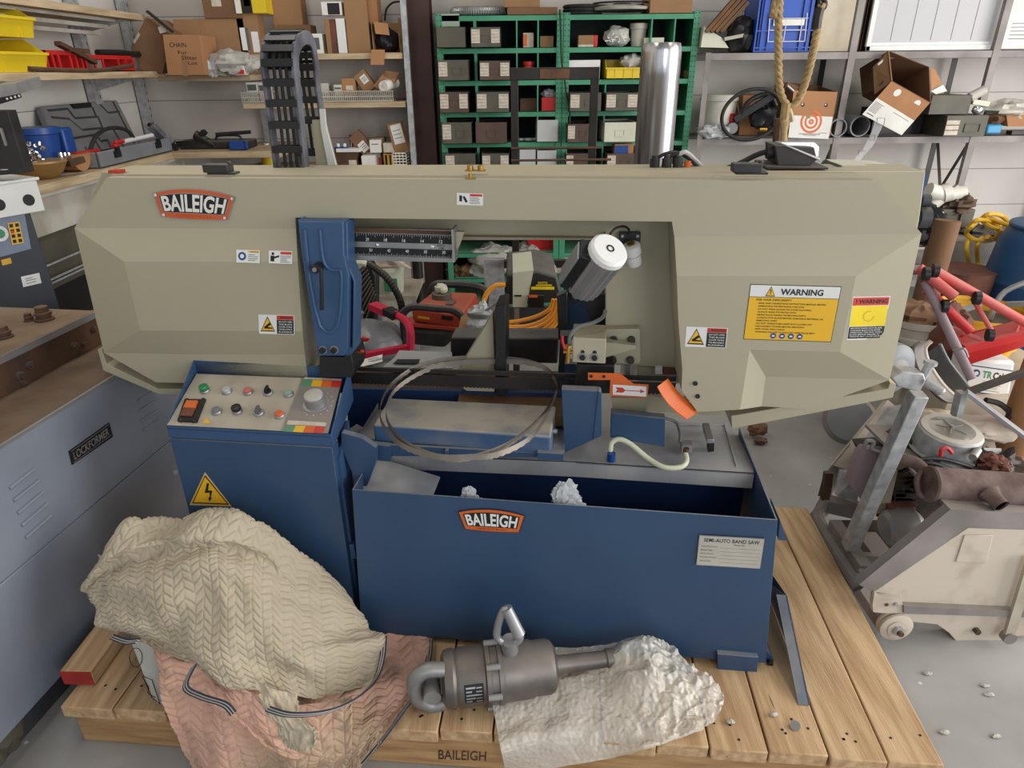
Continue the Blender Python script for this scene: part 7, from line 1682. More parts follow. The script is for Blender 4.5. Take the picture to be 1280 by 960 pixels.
t,b,x=pail('yellow_bucket','yellow round bucket holding metal tools behind the red bin',1228,384,2.85,.15,.19,W(1228,386,y=2.85).z,'yellow_old',zb=W(1203,492,y=2.38).z); zt2=W(1228,386,y=2.85).z; mb=MB('steel'); mb.tube([V((x+.05,2.85,zt2-.05)),V((x+.08,2.85,zt2+.08)),V((x+.22,2.8,zt2+.17))],.012,8); mb.bar(V((x-.15,2.8,zt2)),V((x-.02,2.85,zt2+.02)),.03,.012); mb.bar(V((x+.1,2.85,zt2+.02)),V((x+.18,2.8,zt2+.04)),.02,.02); t.part('tools',mb); t.done()
t=T('dusty_crate','low dusty wooden crate under the TRCair jug and the yellow bucket','crate'); zk=W(1203,492,y=2.38).z-.002; xk=W(1203,492,y=2.38).x
mb=MB('dusty_panel'); mb.box((xk-.08,2.34,0),(xk+.55,3.1,zk)); t.part('body',mb,bev=.004); mb=MB('rust_dark')
for k_ in (.25,.6): mb.box((xk-.08,2.335,zk*k_),(xk+.55,2.34,zk*k_+.012))
t.parts('gap_strip',mb); t.done()
t=T('jug','white fluid jug with a TRCair label beneath the red bin','jug'); y=2.38; a,b,c,d=W(1214,450,y=y),W(1270,452,y=y),W(1262,496,y=y),W(1203,492,y=y); mb=MB('white'); mb.prism([a,b,c,d],V((0,.12,0))); t.part('body',mb,bev=.012)
st=Stick(W(1215,456,y=y),W(1266,463,y=y),W(1207,489,y=y)); mb=MB('white_paper'); st.rect(mb,0,0,1,1,.001); mb.use('barrel_blue'); st.rect(mb,0,0,1,.04,.0014); st.rect(mb,0,.96,1,1,.0014); mb.use('ink'); st.text(mb,'air',.7,.15,.88,.42,.0014,.04); st.text(mb,'C',.56,.15,.69,.42,.0014,.04); mb.use('green'); st.text(mb,'TR',.3,.15,.54,.42,.0014,.04); mb.use('barrel_blue'); st.disc(mb,.14,.28,.1,.0014); mb.use('white'); st.disc(mb,.15,.28,.05,.0018); mb.use('label_paper'); st.text(mb,'DEF',.36,.5,.8,.8,.0014,.04); mb.use('ink_grey'); st.rect(mb,.3,.86,.8,.88,.0014); t.part('label_print',mb,label='white label with TRCair lettering'); t.done()
t=T('paper_cup_stack','stack of stained paper buckets at the right edge below the red bin','pail'); q=W(1276,500,y=2.1); mb=MB('card_orange'); mb.lathe(V((q.x+.035,2.1,.02)),V((q.x+.035,2.1,W(1275,452,y=2.1).z)),[(0,.045),(.5,.05),(.52,.058),(.7,.055),(.72,.062),(1,.058)],28); t.part('stack',mb); t.done()
t=T('red_bin','bright red plastic parts bin tilted under the red poles','bin'); y=2.21
a=W(1196,452,y=y);b=W(1282,430,y=y);c=W(1282,400,y=y+.22);d=W(1190,424,y=y+.22)
mb=MB('red'); fl=V((0,0,-.10)); 
f0=W(1211,456,y=y);f1=W(1290,430,y=y);f2=W(1290,417,y=y-.01);f3=W(1204,436,y=y-.01)
mb.prism([f3,f2,f1,f0],V((0,.004,0))); bk=[W(1197,420,y=y+.25),W(1275,400,y=y+.25)]
mb.prism([bk[0],bk[1],V((bk[1].x,bk[1].y,f1.z)),V((bk[0].x,bk[0].y,f0.z))],V((0,.004,0))); mb.prism([f3,bk[0],V((bk[0].x,bk[0].y,f0.z)),f0],V((.004,0,0))); mb.prism([f2+V((-.06,0,0)),bk[1],V((bk[1].x,bk[1].y,f1.z)),f1+V((-.06,0,0))],V((.004,0,0))); mb.prism([f0,f1,V((bk[1].x,bk[1].y,f1.z)),V((bk[0].x,bk[0].y,f0.z))],V((0,0,.004))); t.part('body',mb)
mb=MB('red'); mb.bar(f3,f2,.02,.03); t.part('rim',mb); t.done()
# red folded tripod of poles
t=T('pole_tripod','folded tripod of faded red and mauve poles with black hinges at the right','tripod'); Z=lambda px,py,y: W(px,py,y=y)
for k_,(a,b,rr,mn,lb) in enumerate((((1168,338),(1290,408),.023,'pink_red','long faded red pole at the top'),((1148,335),(1193,371),.026,'pink_red','short thick red pole with open end'),((1158,362),(1213,414),.024,'red','bright red pole below the short one'),((1156,352),(1215,474),.022,'mauve','mauve metal pole going down'),((1215,372),(1240,414),.012,'pink_red','thin red link'),((1184,408),(1227,425),.012,'pink_red','thin pale red link'))):
    mb=MB(mn); mb.cyl(Z(*a,2.16),Z(*b,2.10 if k_!=3 else 1.98),rr*.66,n=16); p=t.part('pole',mb,label=lb)
    if k_==1: m2=MB('white_dirty'); e=Z(*b,2.10); m2.ring(e+(e-Z(*a,2.16)).normalized()*.001,e-Z(*a,2.16),.008,.0165); t.part('pole_end',m2,p)
for px,py in ((1153,340),(1164,336),(1176,380),(1216,370),(1232,416)):
    mb=MB('black'); q=Z(px,py,2.12); mb.cyl(q-V((.008,.02,0)),q+V((.008,-.024,0)),.022,n=14); mb.use('steel'); mb.cyl(q-UY*.024,q-UY*.03,.009,n=8); t.part('hinge',mb)
for py in (448,456): 
    q=Z(1200+(py-448)*.4,py,2.05); mb=MB('ink'); mb.cyl(q-UY*.023,q-UY*.026,.004,n=8); t.part('pin_hole',mb)
mb=MB('steel'); mb.tube([Z(1192,438,2.02),Z(1205,436,2.0),Z(1210,446,2.0)],.004,6); t.part('wire_clip',mb); t.done()
# ---------------------------------------------------------------- engine cart at the right
ct=T('engine_cart','dusty cream walk-behind engine cart with rusty muffler and round air cleaner','engine cart')
YC1=1.56; K=lambda px,py,y=YC1: W(px,py,y=y)
def cx(px,y=560): return 880+px*.41667, y
def ck(x,y): return (880+x*.41667,560+y*.41667)
# cream side panel, grey rail above, lower flange and box
mb=MB('cart_cream'); o=[ck(508,432),ck(792,240),ck(975,246),ck(1000,247),ck(1000,505),ck(600,478),ck(585,445)]
mb.prism([K(*p) for p in o],V((0,.02,0))); 
mb.prism([K(*p,y=YC1-.004) for p in (ck(782,262),ck(868,262),ck(848,345),ck(755,343))],V((0,.004,0)))
sp_=ct.part('side_panel',mb,label='cream side panel',bev=.002)
mb=MB('cart_grey'); o=[ck(465,410),ck(740,184),ck(1000,196),ck(1000,245),ck(790,238),ck(508,434)]
mb.prism([K(*p,y=YC1-.003) for p in o],V((0,.03,0))); top=[K(*ck(740,184)),K(*ck(1000,196))]; mb.prism([top[0],top[1],top[1]+V((0,.5,0)),top[0]+V((0,.5,0))],V((0,0,-.01))); ct.part('side_rail',mb,label='grey painted rail edge')
mb=MB('cart_grey'); mb.prism([K(*ck(600,475),y=YC1-.02),K(*ck(1000,492),y=YC1-.02),K(*ck(1000,510),y=YC1-.02),K(*ck(600,497),y=YC1-.02)],V((0,.04,0))); ct.part('lower_flange',mb)
mb=MB('cart_cream'); mb.prism([K(*p,y=YC1+.01) for p in (ck(600,497),ck(1000,508),ck(1000,560),ck(925,566),ck(905,586),ck(755,578),ck(735,555),ck(700,530),ck(600,520))],V((0,.05,0))); ct.part('skirt',mb,bev=.002)
mb=MB('cart_cream'); mb.prism([K(*p,y=YC1-.012) for p in (ck(512,432),ck(524,445),ck(590,448),ck(605,497),ck(530,495),ck(508,492),ck(506,470))],V((0,.02,0))); mb.use('galv'); q=K(*ck(575,468),y=YC1-.013); mb.cyl(q,q-UY*.006,.007,n=6); mb.use('rust_dark'); q=K(*ck(548,470),y=YC1-.013); mb.cyl(q,q-UY*.001,.006,n=10); ct.part('wheel_bracket',mb)
mb=MB('cart_cream'); q=K(1122,787,y=YC1-.03); 
mb.lathe(q+UY*.04,q,[(0,.044),(.2,.050),(.35,.050),(.5,.042),(.65,.050),(.85,.050),(.9,.046),(.92,.03),(1,.03)],32); wl=ct.part('wheel',mb,label='small pale steel wheel'); mb=MB('galv'); mb.cyl(q,q-UY*.012,.016,n=6); mb.use('rust_dark'); mb.cyl(q-UY*.012,q-UY*.022,.009,n=12); ct.part('axle_nut',mb,wl)
mb=MB('dusty_panel'); a=K(*ck(985,330),y=YC1-.02);b=K(*ck(912,566),y=YC1-.02); mb.bar(a,b,.03,.012,up=UY); mb.use('cart_grey'); mb.cyl(b-UY*.012,b+UY*.012,.02,n=20); ct.part('strap',mb)
q=K(*ck(815,545),y=YC1+.008); mb=MB('rust_dark'); mb.cyl(q,q-UY*.014,.010,n=6); ct.part('bolt',mb)
# left frame going away from us
mb=MB('cart_grey'); zf=.10
A=[W(1075,735,z=zf+.03),W(1024,655,z=zf+.03),W(1026,640,z=zf+.03),W(1034,624,z=zf+.05)]
mb.tube(A,.026,8,sm=3); mb.bar(A[0],K(1112,790,y=YC1+.02),.05,.03); ct.part('frame_tube',mb)
mb=MB('cart_grey'); mb.bar(W(1043,654,z=.17),W(1082,712,z=.17),.04,.03,up=UZ); mb.bar(W(1036,630,z=.17),W(1080,640,z=.17),.05,.05); ct.parts('front_rail',mb)
mb=MB('cart_grey'); mb.bar(W(1082,668,z=.12),W(1110,705,z=.12),.07,.02,up=UZ); mb.bar(W(1062,698,z=.14),W(1105,702,z=.14),.02,.05); q=W(1078,717,z=.18); mb.cyl(q,q+UZ*.01,.014,n=6); ct.parts('floor_plate',mb)
mb=MB('grease'); mb.prism([W(1040,650,z=.07),W(1160,650,z=.07),W(1200,690,z=.07),W(1085,720,z=.07)],V((0,0,-.02))); ct.part('belly_pan',mb)
# front end sheet metal
mb=MB('cart_grey'); mb.prism([W(1022,620,y=2.12),W(1028,598,y=2.12),W(1062,556,y=2.2),W(1050,600,y=2.15),W(1038,622,y=2.12)],V((.02,.03,0))); mb.use('rust_dark'); mb.prism([W(1026,640,y=2.1),W(1032,592,y=2.1),W(1042,592,y=2.1),W(1036,642,y=2.1)],V((0,.02,0))); ct.parts('front_bracket',mb)
mb=MB('cart_cream'); mb.prism([W(1042,582,y=2.15),W(1110,500,y=2.3),W(1120,508,y=2.3),W(1062,588,y=2.15)],V((0,.03,-.02))); ct.part('cream_beam',mb)
mb=MB('galv'); mb.prism([W(1062,590,y=2.1),W(1112,512,y=2.25),W(1148,505,y=2.25),W(1150,520,y=2.2),W(1100,560,y=2.1),W(1078,560,y=2.1)],V((0,.02,0)))
mb.prism([W(1046,620,y=2.02),W(1052,590,y=2.05),W(1074,592,y=2.0),W(1072,630,y=2.0)],V((0,.02,0))); ct.parts('air_shroud',mb)
mb=MB('mauve'); mb.prism([W(1062,606,y=1.93),W(1075,568,y=1.95),W(1082,562,y=1.95),W(1110,566,y=1.93),W(1118,578,y=1.9),W(1082,632,y=1.9)],V((0,.04,0))); mb.use('cart_grey'); mb.tube([W(1080,560,y=1.95),W(1084,551,y=1.95),W(1092,553,y=1.95),W(1090,562,y=1.94),W(1104,566,y=1.92)],.007,8); ct.part('fan_cover',mb,bev=.006,label='mauve fan cover with lifting eye')
mb=MB('rust_dark')
for i in range(16): a=W(1097+8*i/15.,636-54*i/15.,y=1.84); b=a+V((.07,.0,.004)); mb.bar(a,b,.005,.06)
mb.use('dusty_panel')
for i in range(16): a=W(1096+12*i/15.,638-56*i/15.,y=1.83); b=a+V((.035,-.004,.004)); mb.bar(a,b,.007,.02)
ct.part('cooling_fins',mb,label='stack of cooling fins')
mb=MB('grease'); mb.prism([W(1116,590,y=1.85),W(1150,590,y=1.85),W(1150,648,y=1.85),W(1114,645,y=1.85)],V((0,.2,0)))
for i in range(9): a=W(1118,594+5.4*i,y=1.84); b=W(1146,595+5.4*i,y=1.84); mb.bar(a,b,.007,.03)
ct.part('cylinder_block',mb); mb=MB('rust_red'); mb.prism([W(1112,634,y=1.8),W(1145,634,y=1.8),W(1143,646,y=1.8),W(1112,645,y=1.8)],V((0,.1,0))); ct.part('rusty_cap',mb)
mb=MB('steel'); mb.lathe(W(1105,660,y=1.78),W(1150,655,y=1.78),[(0,.045),(.1,.058),(.45,.062),(.8,.058),(1,.035)],24); ct.part('oil_filter',mb,label='dented steel starter can')
# muffler
mb=MB('muffler'); a=W(1160,605,y=1.66);b=W(1300,615,y=1.64); r_=.052
mb.lathe(a,b,[(0,r_),(.02,r_+.003),(.04,r_),(1,r_)],36); mb.lathe(a-(b-a).normalized()*.004,a,[(0,r_*.7),(1,r_)],30); mf=ct.part('muffler',mb,label='rusty brown muffler')
mb=MB('muffler'); q=W(1236,616,y=1.60); mb.lathe(q,W(1252,633,y=1.555),[(0,.03),(.4,.022),(1,.021)],20,cap=False); mb.use('ink'); e=W(1251.5,632.6,y=1.557); mb.cyl(e,e+V((.0005,-.0005,-.0005)),.018,n=16); ct.part('tailpipe',mb,mf)
mb=MB('muffler'); mb.tube([W(1121,581,y=1.8),W(1132,576,y=1.78),W(1146,580,y=1.75),W(1158,592,y=1.70)],.019,12); mb.tube([W(1152,590,y=1.7),W(1146,600,y=1.68),W(1150,618,y=1.66),W(1164,624,y=1.65)],.008,8); ct.part('exhaust_pipe',mb)
# engine clutter and air cleaner
mb=MB('grease'); mb.blob(W(1180,580,y=1.90),(.15,.14,.08),3,.5,3.2,20); mb.prism([W(1108,596,y=1.86),W(1200,590,y=1.86),W(1230,640,y=1.86),W(1140,660,y=1.86)],V((0,.25,0)))
ct.parts('engine_block',mb)
mb=MB('grease'); mb.blob(W(1250,592,y=1.85),(.12,.10,.05),8,.6,3.2,16); ct.part('carburettor',mb)
mb=MB('grease'); mb.blob(W(1140,560,y=1.95),(.08,.10,.06),9,.5,3,14); ct.part('intake',mb)
mb=MB('black'); 
for pts in ([(1130,582),(1150,574),(1180,574),(1215,584)],[(1150,585),(1190,590),(1230,586),(1262,596)],[(1130,590),(1160,578),(1200,590),(1245,600)]): mb.tube([W(x,y,y=1.78) for x,y in pts],.006,6)
ct.part('hose',mb)
mb=MB('red'); mb.tube([W(1176,570,y=1.74),W(1177,562,y=1.74),W(1184,560,y=1.74),W(1190,566,y=1.74)],.006,8); ct.part('red_wire',mb,label='red ignition wire loop')
mb=MB('steel'); mb.cyl(W(1222,563,y=1.78),W(1216,572,y=1.75),.012,n=14); mb.use('rust_red'); mb.blob(W(1244,580,y=1.78),(.04,.04,.025),12,.6,3,12); mb.use('white_paper'); mb.prism([W(1230,560,y=1.9),W(1252,561,y=1.9),W(1252,570,y=1.9),W(1232,569,y=1.9)],V((0,.002,0))); ct.parts('fitting',mb)
c0=W(1184,548,y=1.88); r_=.094; n_=V((.03,-.10,1)).normalized()
mb=MB('galv'); mb.lathe(c0-n_*.045,c0+n_*.035,[(0,r_*1.02),(.04,r_*1.10),(.08,r_*1.02),(.1,r_),(.95,r_),(1,r_*.95)],48)
ac=ct.part('air_cleaner',mb,label='round galvanised air cleaner'); 
mb=MB('white_dirty'); q=c0+n_*.035; mb.lathe(q,q+n_*.006,[(0,r_*.95),(.6,r_*.93),(1,r_*.75)],44); mb.lathe(q+n_*.006,q+n_*.003,[(0,r_*.72),(1,r_*.62)],40,cap=True); ct.part('cleaner_lid',mb,ac)
mb=MB('steel'); mb.cyl(q+n_*.004,q+n_*.016,.007,n=8); 
u,v=frame_of(n_)
for k_ in range(5): a=k_*2*PI/5; d_=u*math.cos(a)+v*math.sin(a); mb.bar(q+n_*.009+d_*.012,q+n_*.008+d_*.045,.003,.002)
ct.part('wing_nut',mb,ac)
# inner far side plate
mb=MB('cart_cream'); mb.prism([W(1205,540,y=2.2),W(1300,545,y=2.2),W(1300,600,y=2.15),W(1230,600,y=2.15)],V((0,.02,0))); ct.part('far_panel',mb)
ct.done()
# jack post with crank handle
t=T('jack_post','grey galvanised trailer jack leaning in front of the engine cart','jack'); a=W(1062,684,y=1.80);b=W(1148,492,y=1.72)
mb=MB('galv'); mb.bar(a,b,.042,.042,up=UY); t.part('square_tube',mb,bev=.003); mb=MB('galv'); mb.prism([W(1115,473,y=1.70),W(1128,465,y=1.70),W(1155,467,y=1.70),W(1158,476,y=1.70),W(1150,490,y=1.70),W(1122,484,y=1.70)],V((0,.05,0))); t.part('head_bracket',mb,bev=.004); mb=MB('galv'); mb.lathe(W(1157,478,y=1.69),W(1180,491,y=1.66),[(0,.010),(.2,.012),(.9,.012),(1,.008)],12); t.part('crank_handle',mb); mb=MB('galv'); q=W(1154,470,y=1.72); mb.cyl(q,q+V((.01,0,.035)),.012,n=8); mb.cyl(q+V((.01,0,.035)),q+V((.011,0,.045)),.018,n=8); t.part('top_nut',mb); t.done()
t=T('caster_wheel','grey rubber wheel behind the jack head','wheel'); q=W(1122,466,y=1.95); mb=MB('plastic_grey'); mb.lathe(q,q+V((-.02,.06,0)),[(0,.05),(.1,.075),(.3,.088),(.7,.088),(.9,.075),(1,.05)],36); t.part('tyre',mb); mb=MB('cart_grey'); mb.lathe(q-V((-.002,.006,0)),q,[(0,.03),(1,.045)],24); t.part('hub',mb); t.done()
# curved mudguards and rods behind the cart
t=T('curved_fender','pale curved metal fender leaning behind the jack','fender')
cen=[(1148,436),(1143,452),(1150,475),(1168,498),(1190,508)]; cen=[(1150,430),(1152,452),(1166,478),(1185,500),(1204,508)]
P1=[W(x,y,y=2.05) for x,y in ((1150,428),(1142,436),(1146,456),(1160,480),(1180,500),(1198,502))]; P2=[W(x,y,y=2.12) for x,y in ((1164,426),(1156,436),(1162,456),(1178,480),(1196,496),(1207,496))]
S1=smooth_path(P1,6);S2=smooth_path(P2,6); mb=MB('cart_grey'); mb.sheet([S1,S2]); mb.sheet([[p+V((.0,.01,-.01)) for p in S1],[p+V((0,.01,-.01)) for p in S2]]); mb.tube(S1,.006,6,sm=0); t.part('shell',mb,ang=60); mb=MB('cart_cream'); mb.tube(S2,.008,6,sm=0); t.part('rolled_edge',mb); t.done()
t=T('rear_fender','second dull fender half hidden behind the pale one','fender'); P1=[W(x,y,y=2.2) for x,y in ((1175,430),(1185,450),(1200,470),(1212,486))]; P2=[W(x,y,y=2.3) for x,y in ((1160,440),(1172,465),(1190,490),(1205,500))]; mb=MB('plastic_grey'); s1=smooth_path(P1,5);s2=smooth_path(P2,5); mb.sheet([s1,s2]); mb.tube(s1,.006,6,sm=0); t.part('shell',mb,ang=60); t.done()
t=T('wheelbarrow_tyre','round dark rimmed wheel lying on the floor under the bow end','wheel'); q=W(1062,525,y=2.4); mb=MB('plastic_grey'); nn=V((-.4,-.8,.5)).normalized(); mb.lathe(q,q+nn*.05,[(0,.05),(.1,.085),(.9,.085),(1,.06)],36); t.part('rim',mb); mb=MB('cart_grey'); mb.lathe(q-nn*.02,q+nn*.02,[(0,.085),(.5,.102),(1,.085)],36); t.part('tyre',mb); mb=MB('red'); mb.bar(W(1075,528,y=2.4),W(1079,545,y=2.4),.01,.01); t.part('red_mark',mb); t.done()
mb=MB('dark_steel'); mb.bar(W(1210,490,y=1.98),W(1290,462,y=2.0),.022,.016); one('steel_bar','dark steel bar pointing right below the TRCair jug','bar',mb)
mb=MB('alu'); mb.bar(W(1208,490,y=1.95),W(1290,552,y=1.85),.035,.012); one('angle_iron','bright angle iron running down right above the engine','angle iron',mb,bev=.001)
mb=MB('galv'); mb.bar(W(1195,520,y=1.98),W(1202,490,y=1.98),.035,.02); one('short_post','short grey post end behind the air cleaner','post',mb)
mb=MB('rubber'); mb.tube([W(1232,500,y=2.1),W(1250,505,y=2.1),W(1262,516,y=2.1),W(1258,524,y=2.1)],.01,8); one('black_hose','black hose curved on the ground right of the air cleaner','hose',mb)
for k_,(px,py,yy,rx_,ry_,rz_,mn,lb) in enumerate(((1165,530,2.3,.12,.1,.05,'plaster','dusty pile of rags behind the air cleaner'),(1120,450,2.7,.1,.1,.12,'dark_grey','dark bundled cover behind the saw end'),(1180,440,2.6,.08,.08,.2,'rust_red','rusty brown drum behind the fender'),(1232,535,2.12,.13,.09,.025,'cart_cream','pale flat machine cover behind the engine'),(1292,535,2.2,.08,.08,.05,'cart_cream','pale rounded tank at the right edge'))):
    mb=MB(mn); mb.blob(W(px,py,y=yy),(rx_,ry_,rz_),k_,.25,2,14); one('clutter_piece',lb,'scrap',mb)
mb=MB('rust_dark'); mb.blob(W(951,551,z=.02),(.03,.02,.015),4,.4,2,10); one('rusty_nut','small rusty lump on the floor right of the bin','lump',mb)
# bright wooden packing piece under the bow end
mb=MB('card_dark'); mb.blob(W(947,536,z=.05),(.05,.03,.03),3,.4,2,10); one('scrap_piece','dark scrap on the floor beneath the bow end','scrap',mb)
# ---------------------------------------------------------------- seen through the bow opening
t=T('gas_tank','grey metal fuel tank with a filler cap behind the saw','tank'); y=2.9
mb=MB('tank_grey'); c_=W(466,430,y=3.0); z1=c_.z
lo=[W(440,452,y=2.75),W(504,438,y=2.75)]
mb.blob(W(464,428,y=2.98),(.155,.15,.105),2,.12,1.2,20); t.part('shell',mb,ang=60); mb=MB('tank_grey'); q=W(446,398,y=3.05); mb.cyl(q-UZ*.06,q+UZ*.02,.03,n=20); mb.cyl(q+UZ*.02,q+UZ*.03,.036,n=20); t.part('filler_cap',mb); mb=MB('red'); q=W(456,424,y=2.78); mb.blob(q,(.02,.008,.012),1,.3,2,6); t.part('red_mark',mb); t.done()
t=T('carrying_frame','bright red tubular carrying frame around the grey tank','frame'); y=2.72
mb=MB('magenta_red'); mb.bar(W(441,447,y=y),W(512,434,y=y),.032,.025,up=UZ); mb.tube([W(513,437,y=y),W(513,415,y=y+.02),W(508,402,y=y+.06),W(494,393,y=y+.12)],.018,8); mb.bar(W(466,382,y=y+.25),W(486,391,y=y+.17),.05,.03); t.part('tube',mb); mb=MB('black'); mb.bar(W(484,388,y=y+.16),W(496,395,y=y+.10),.05,.03); t.part('clamp',mb); t.done()
t=T('paper_tag','white printed paper tag lying under the red frame','paper'); mb=MB('white_paper'); a,b,c,d=W(443,452,y=2.6),W(478,443,y=2.6),W(478,452,y=2.55),W(450,459,y=2.55); mb.prism([a,b,c,d],V((0,.002,-.001))); t.part('sheet',mb); mb=MB('ink_grey'); st=Stick(a,b,a+(d-a)); st.text(mb,'READ',.45,.15,.8,.35,.001); st.rect(mb,.4,.5,.9,.56,.001); st.rect(mb,.45,.65,.9,.7,.001); t.part('print',mb); t.done()
t=T('generator','dusty orange-red portable generator with black roll frame','generator'); y=3.1
G=lambda px,py,yy: W(px,py,y=yy)
mb=MB('gen_red'); 
# tank: slanted top, rounded front
a=[G(515,386,3.05),G(588,392,3.05),G(576,414,3.0),G(518,404,3.0)]
front=[G(514,385,3.0),G(579,393,3.0),G(576,412,3.0),G(516,402,3.0)]
back=[G(541,364,3.45),G(596,366,3.45),G(601,392,3.45),G(541,385,3.45)]
mb.prism(front,V((0,0,0)),back); tk=t.part('fuel_tank',mb,bev=.012,label='orange-red fuel tank')
mb=MB('olive'); q=G(552,369,3.25); mb.cyl(q-UZ*.02,q+UZ*.012,.05,n=24); mb.use('cream_box'); mb.blob(q+UZ*.035,(.035,.03,.025),2,.3,2,8); t.part('fuel_cap',mb,tk); mb=MB('olive'); mb.prism([G(557,381,3.13),G(566,381,3.13),G(570,376,3.22),G(561,376,3.22)],V((0,0,.004))); t.part('sticker',mb,tk)
st=Stick(G(522,394,2.998),G(537,396,2.998),G(522,399,2.998)); mb=MB('sign_yellow'); st.rect(mb,0,.1,1,.7,.001); mb.use('ink'); st2_=Stick(G(552,394,2.998),G(566,396,2.998),G(552,399,2.998)); st2_.rect(mb,0,0,1,1,.001); t.part('badge',mb,tk)
mb=MB('black_dusty'); mb.tube([G(503,392,2.95),G(515,384,2.95),G(545,386,2.94),G(565,388,2.94),G(577,396,2.94),G(582,410,2.95)],.018,8); t.part('front_rail',mb); mb=MB('black_dusty'); mb.tube([G(536,372,3.5),G(543,357,3.5),G(560,355,3.5),G(595,358,3.5),G(606,366,3.5),G(604,392,3.5)],.022,8); t.part('rear_rail',mb)
mb=MB('black_dusty'); mb.prism([G(513,412,3.0),G(575,416,3.0),G(556,436,3.0),G(513,432,3.0)],V((0,.3,0))); t.part('engine_cover',mb,bev=.02); mb=MB('black_dusty'); x0=G(505,400,3).x;x1=G(590,400,3.0).x
for x in (x0,x1): 
    mb.tube([V((x,2.96,G(520,392,2.96).z)),V((x,2.96,.05)),V((x,3.5,.05))],.015,8,sm=0)
t.part('roll_frame',mb); mb=MB('gen_red'); mb.prism([G(508,404,2.99),G(580,411,2.99),G(579,414,2.99),G(508,408,2.99)],V((0,.1,0))); t.part('tank_seam',mb); t.done()
t=T('flex_hose','thick ribbed grey hose arching behind the saw','hose'); P=smooth_path([W(x,y,y=3.3) for x,y in ((436,334),(446,327),(460,330),(478,342),(490,356),(500,375),(504,396),(506,420),(507,455),(506,490),(504,540))],9); m_n=len(P)
mb=MB('dark_steel'); mb.tube(P,lambda u:.020*(1 if int(round(u*(m_n-1)))%2 else .85),10,sm=0); t.part('hose',mb); mb=MB('cream_box'); mb.tube([W(x,y,y=3.28) for x,y in ((434,338),(440,330),(450,328),(458,330))],.016,8); t.part('end_section',mb); t.done()
t=T('radiator_cover','black slatted vent cover leaning behind the grey tank','cover'); mb=MB('black'); q=[W(434,350,y=3.7),W(462,330,y=3.7),W(470,345,y=3.7),W(470,385,y=3.7),W(460,500,y=3.7),W(434,500,y=3.7)]; mb.prism(q,V((0,.12,0))); pt=t.part('body',mb,bev=.01); mb=MB('olive')
for k_ in range(9): mb.bar(W(434+3*k_,357+5.0*k_,y=3.69),W(458+1.4*k_,333+4.4*k_,y=3.69),.012,.01)
t.part('slat',mb,pt); t.done()
t=T('wooden_bench','low wooden bench with metal legs behind the hose','bench'); mb=MB('dusty_panel'); z=W(500,370,y=4.0).z; x0=W(468,370,y=4).x;x1=W(520,370,y=4).x; mb.box((x0,4.0,z-.03),(x1,4.4,z)); t.part('top',mb)
for x in (x0+.02,x1-.02): mb=MB('galv'); mb.box((x-.015,4.0,0),(x+.015,4.03,z-.03)); t.part('leg',mb)
t.done()
t=T('bucket','white tub with green label full of rope on the low bench','bucket'); q=W(487,365,y=4.1); q.z=z+.001; mb=MB('cream_box'); mb.lathe(q,q+UZ*.17,[(0,.09),(.85,.1),(.86,.108),(1,.108)],28); b=t.part('tub',mb); mb=MB('green'); mb.box((q.x-.01,q.y-.103,q.z+.03),(q.x+.07,q.y-.095,q.z+.11)); t.part('label',mb,b); t.done()
t=T('rope_coil','coil of pale rope and strips spilling from the white tub','rope'); mb=MB('label_paper'); c_=q+UZ*.17
for k_ in range(6): rr=.10-.01*k_; mb.tube([c_+V((rr*math.cos(a*PI/4+k_),rr*.8*math.sin(a*PI/4+k_),.012*k_+.015*math.sin(a*1.3+k_))) for a in range(8)],.010,6,closed=True,sm=4)
mb.bar(c_+V((.0,-.08,.10)),c_+V((.16,-.1,.0)),.03,.008); mb.bar(c_+V((-.04,-.08,.11)),c_+V((.13,-.1,.01)),.03,.008); t.part('coil',mb); t.done()
mb=MB('white_dirty'); x=W(478,300,y=4.6); mb.box((W(462,330,y=4.6).x,4.6,.0),(W(512,330,y=4.6).x,4.63,W(490,318,y=4.6).z)); one('white_board','dirty white board standing behind the rope tub','board',mb)
# post right of the bench
mb=MB('dark_steel'); q=W(523,350,y=4.4); mb.cyl(V((q.x,4.4,0)),V((q.x,4.4,.95)),.035,n=16); one('dark_post','dark round post left of the green rack foot','post',mb)
# yellow-black welder/compressor with orange cables
t=T('welder','black and cream wire welder with yellow lettering and orange cables','welder'); y=2.55
w0=lambda px,py,yy=2.55: W(px,py,y=yy)
mb=MB('black_dusty'); mb.prism([w0(633,343),w0(672,338),w0(697,345),w0(704,372),w0(703,378),w0(633,382)],V((0,.35,0))); bd=t.part('body',mb,bev=.012); mb=MB('cream_box'); mb.prism([w0(641,341,2.54),w0(667,338,2.54),w0(660,372,2.54),w0(658,384,2.54),w0(641,384,2.54)],V((0,.3,0))); t.part('side_cover',mb,bd); mb=MB('dusty_panel'); mb.prism([w0(668,338,2.6),w0(697,341,2.6),w0(690,333,2.7),w0(668,334,2.7)],V((0,.1,0))); t.part('top_lid',mb,bd)
st=Stick(w0(664,352,2.535),w0(693,352,2.535),w0(664,362,2.535)); mb=MB('bright_yellow'); st.rect(mb,0,.62,1,1,.001); st.text(mb,'MOTO',.3,.0,.7,.3,.001,.02); st.rect(mb,.2,.36,.9,.52,.001); t.part('lettering',mb,bd,label='yellow lettering')
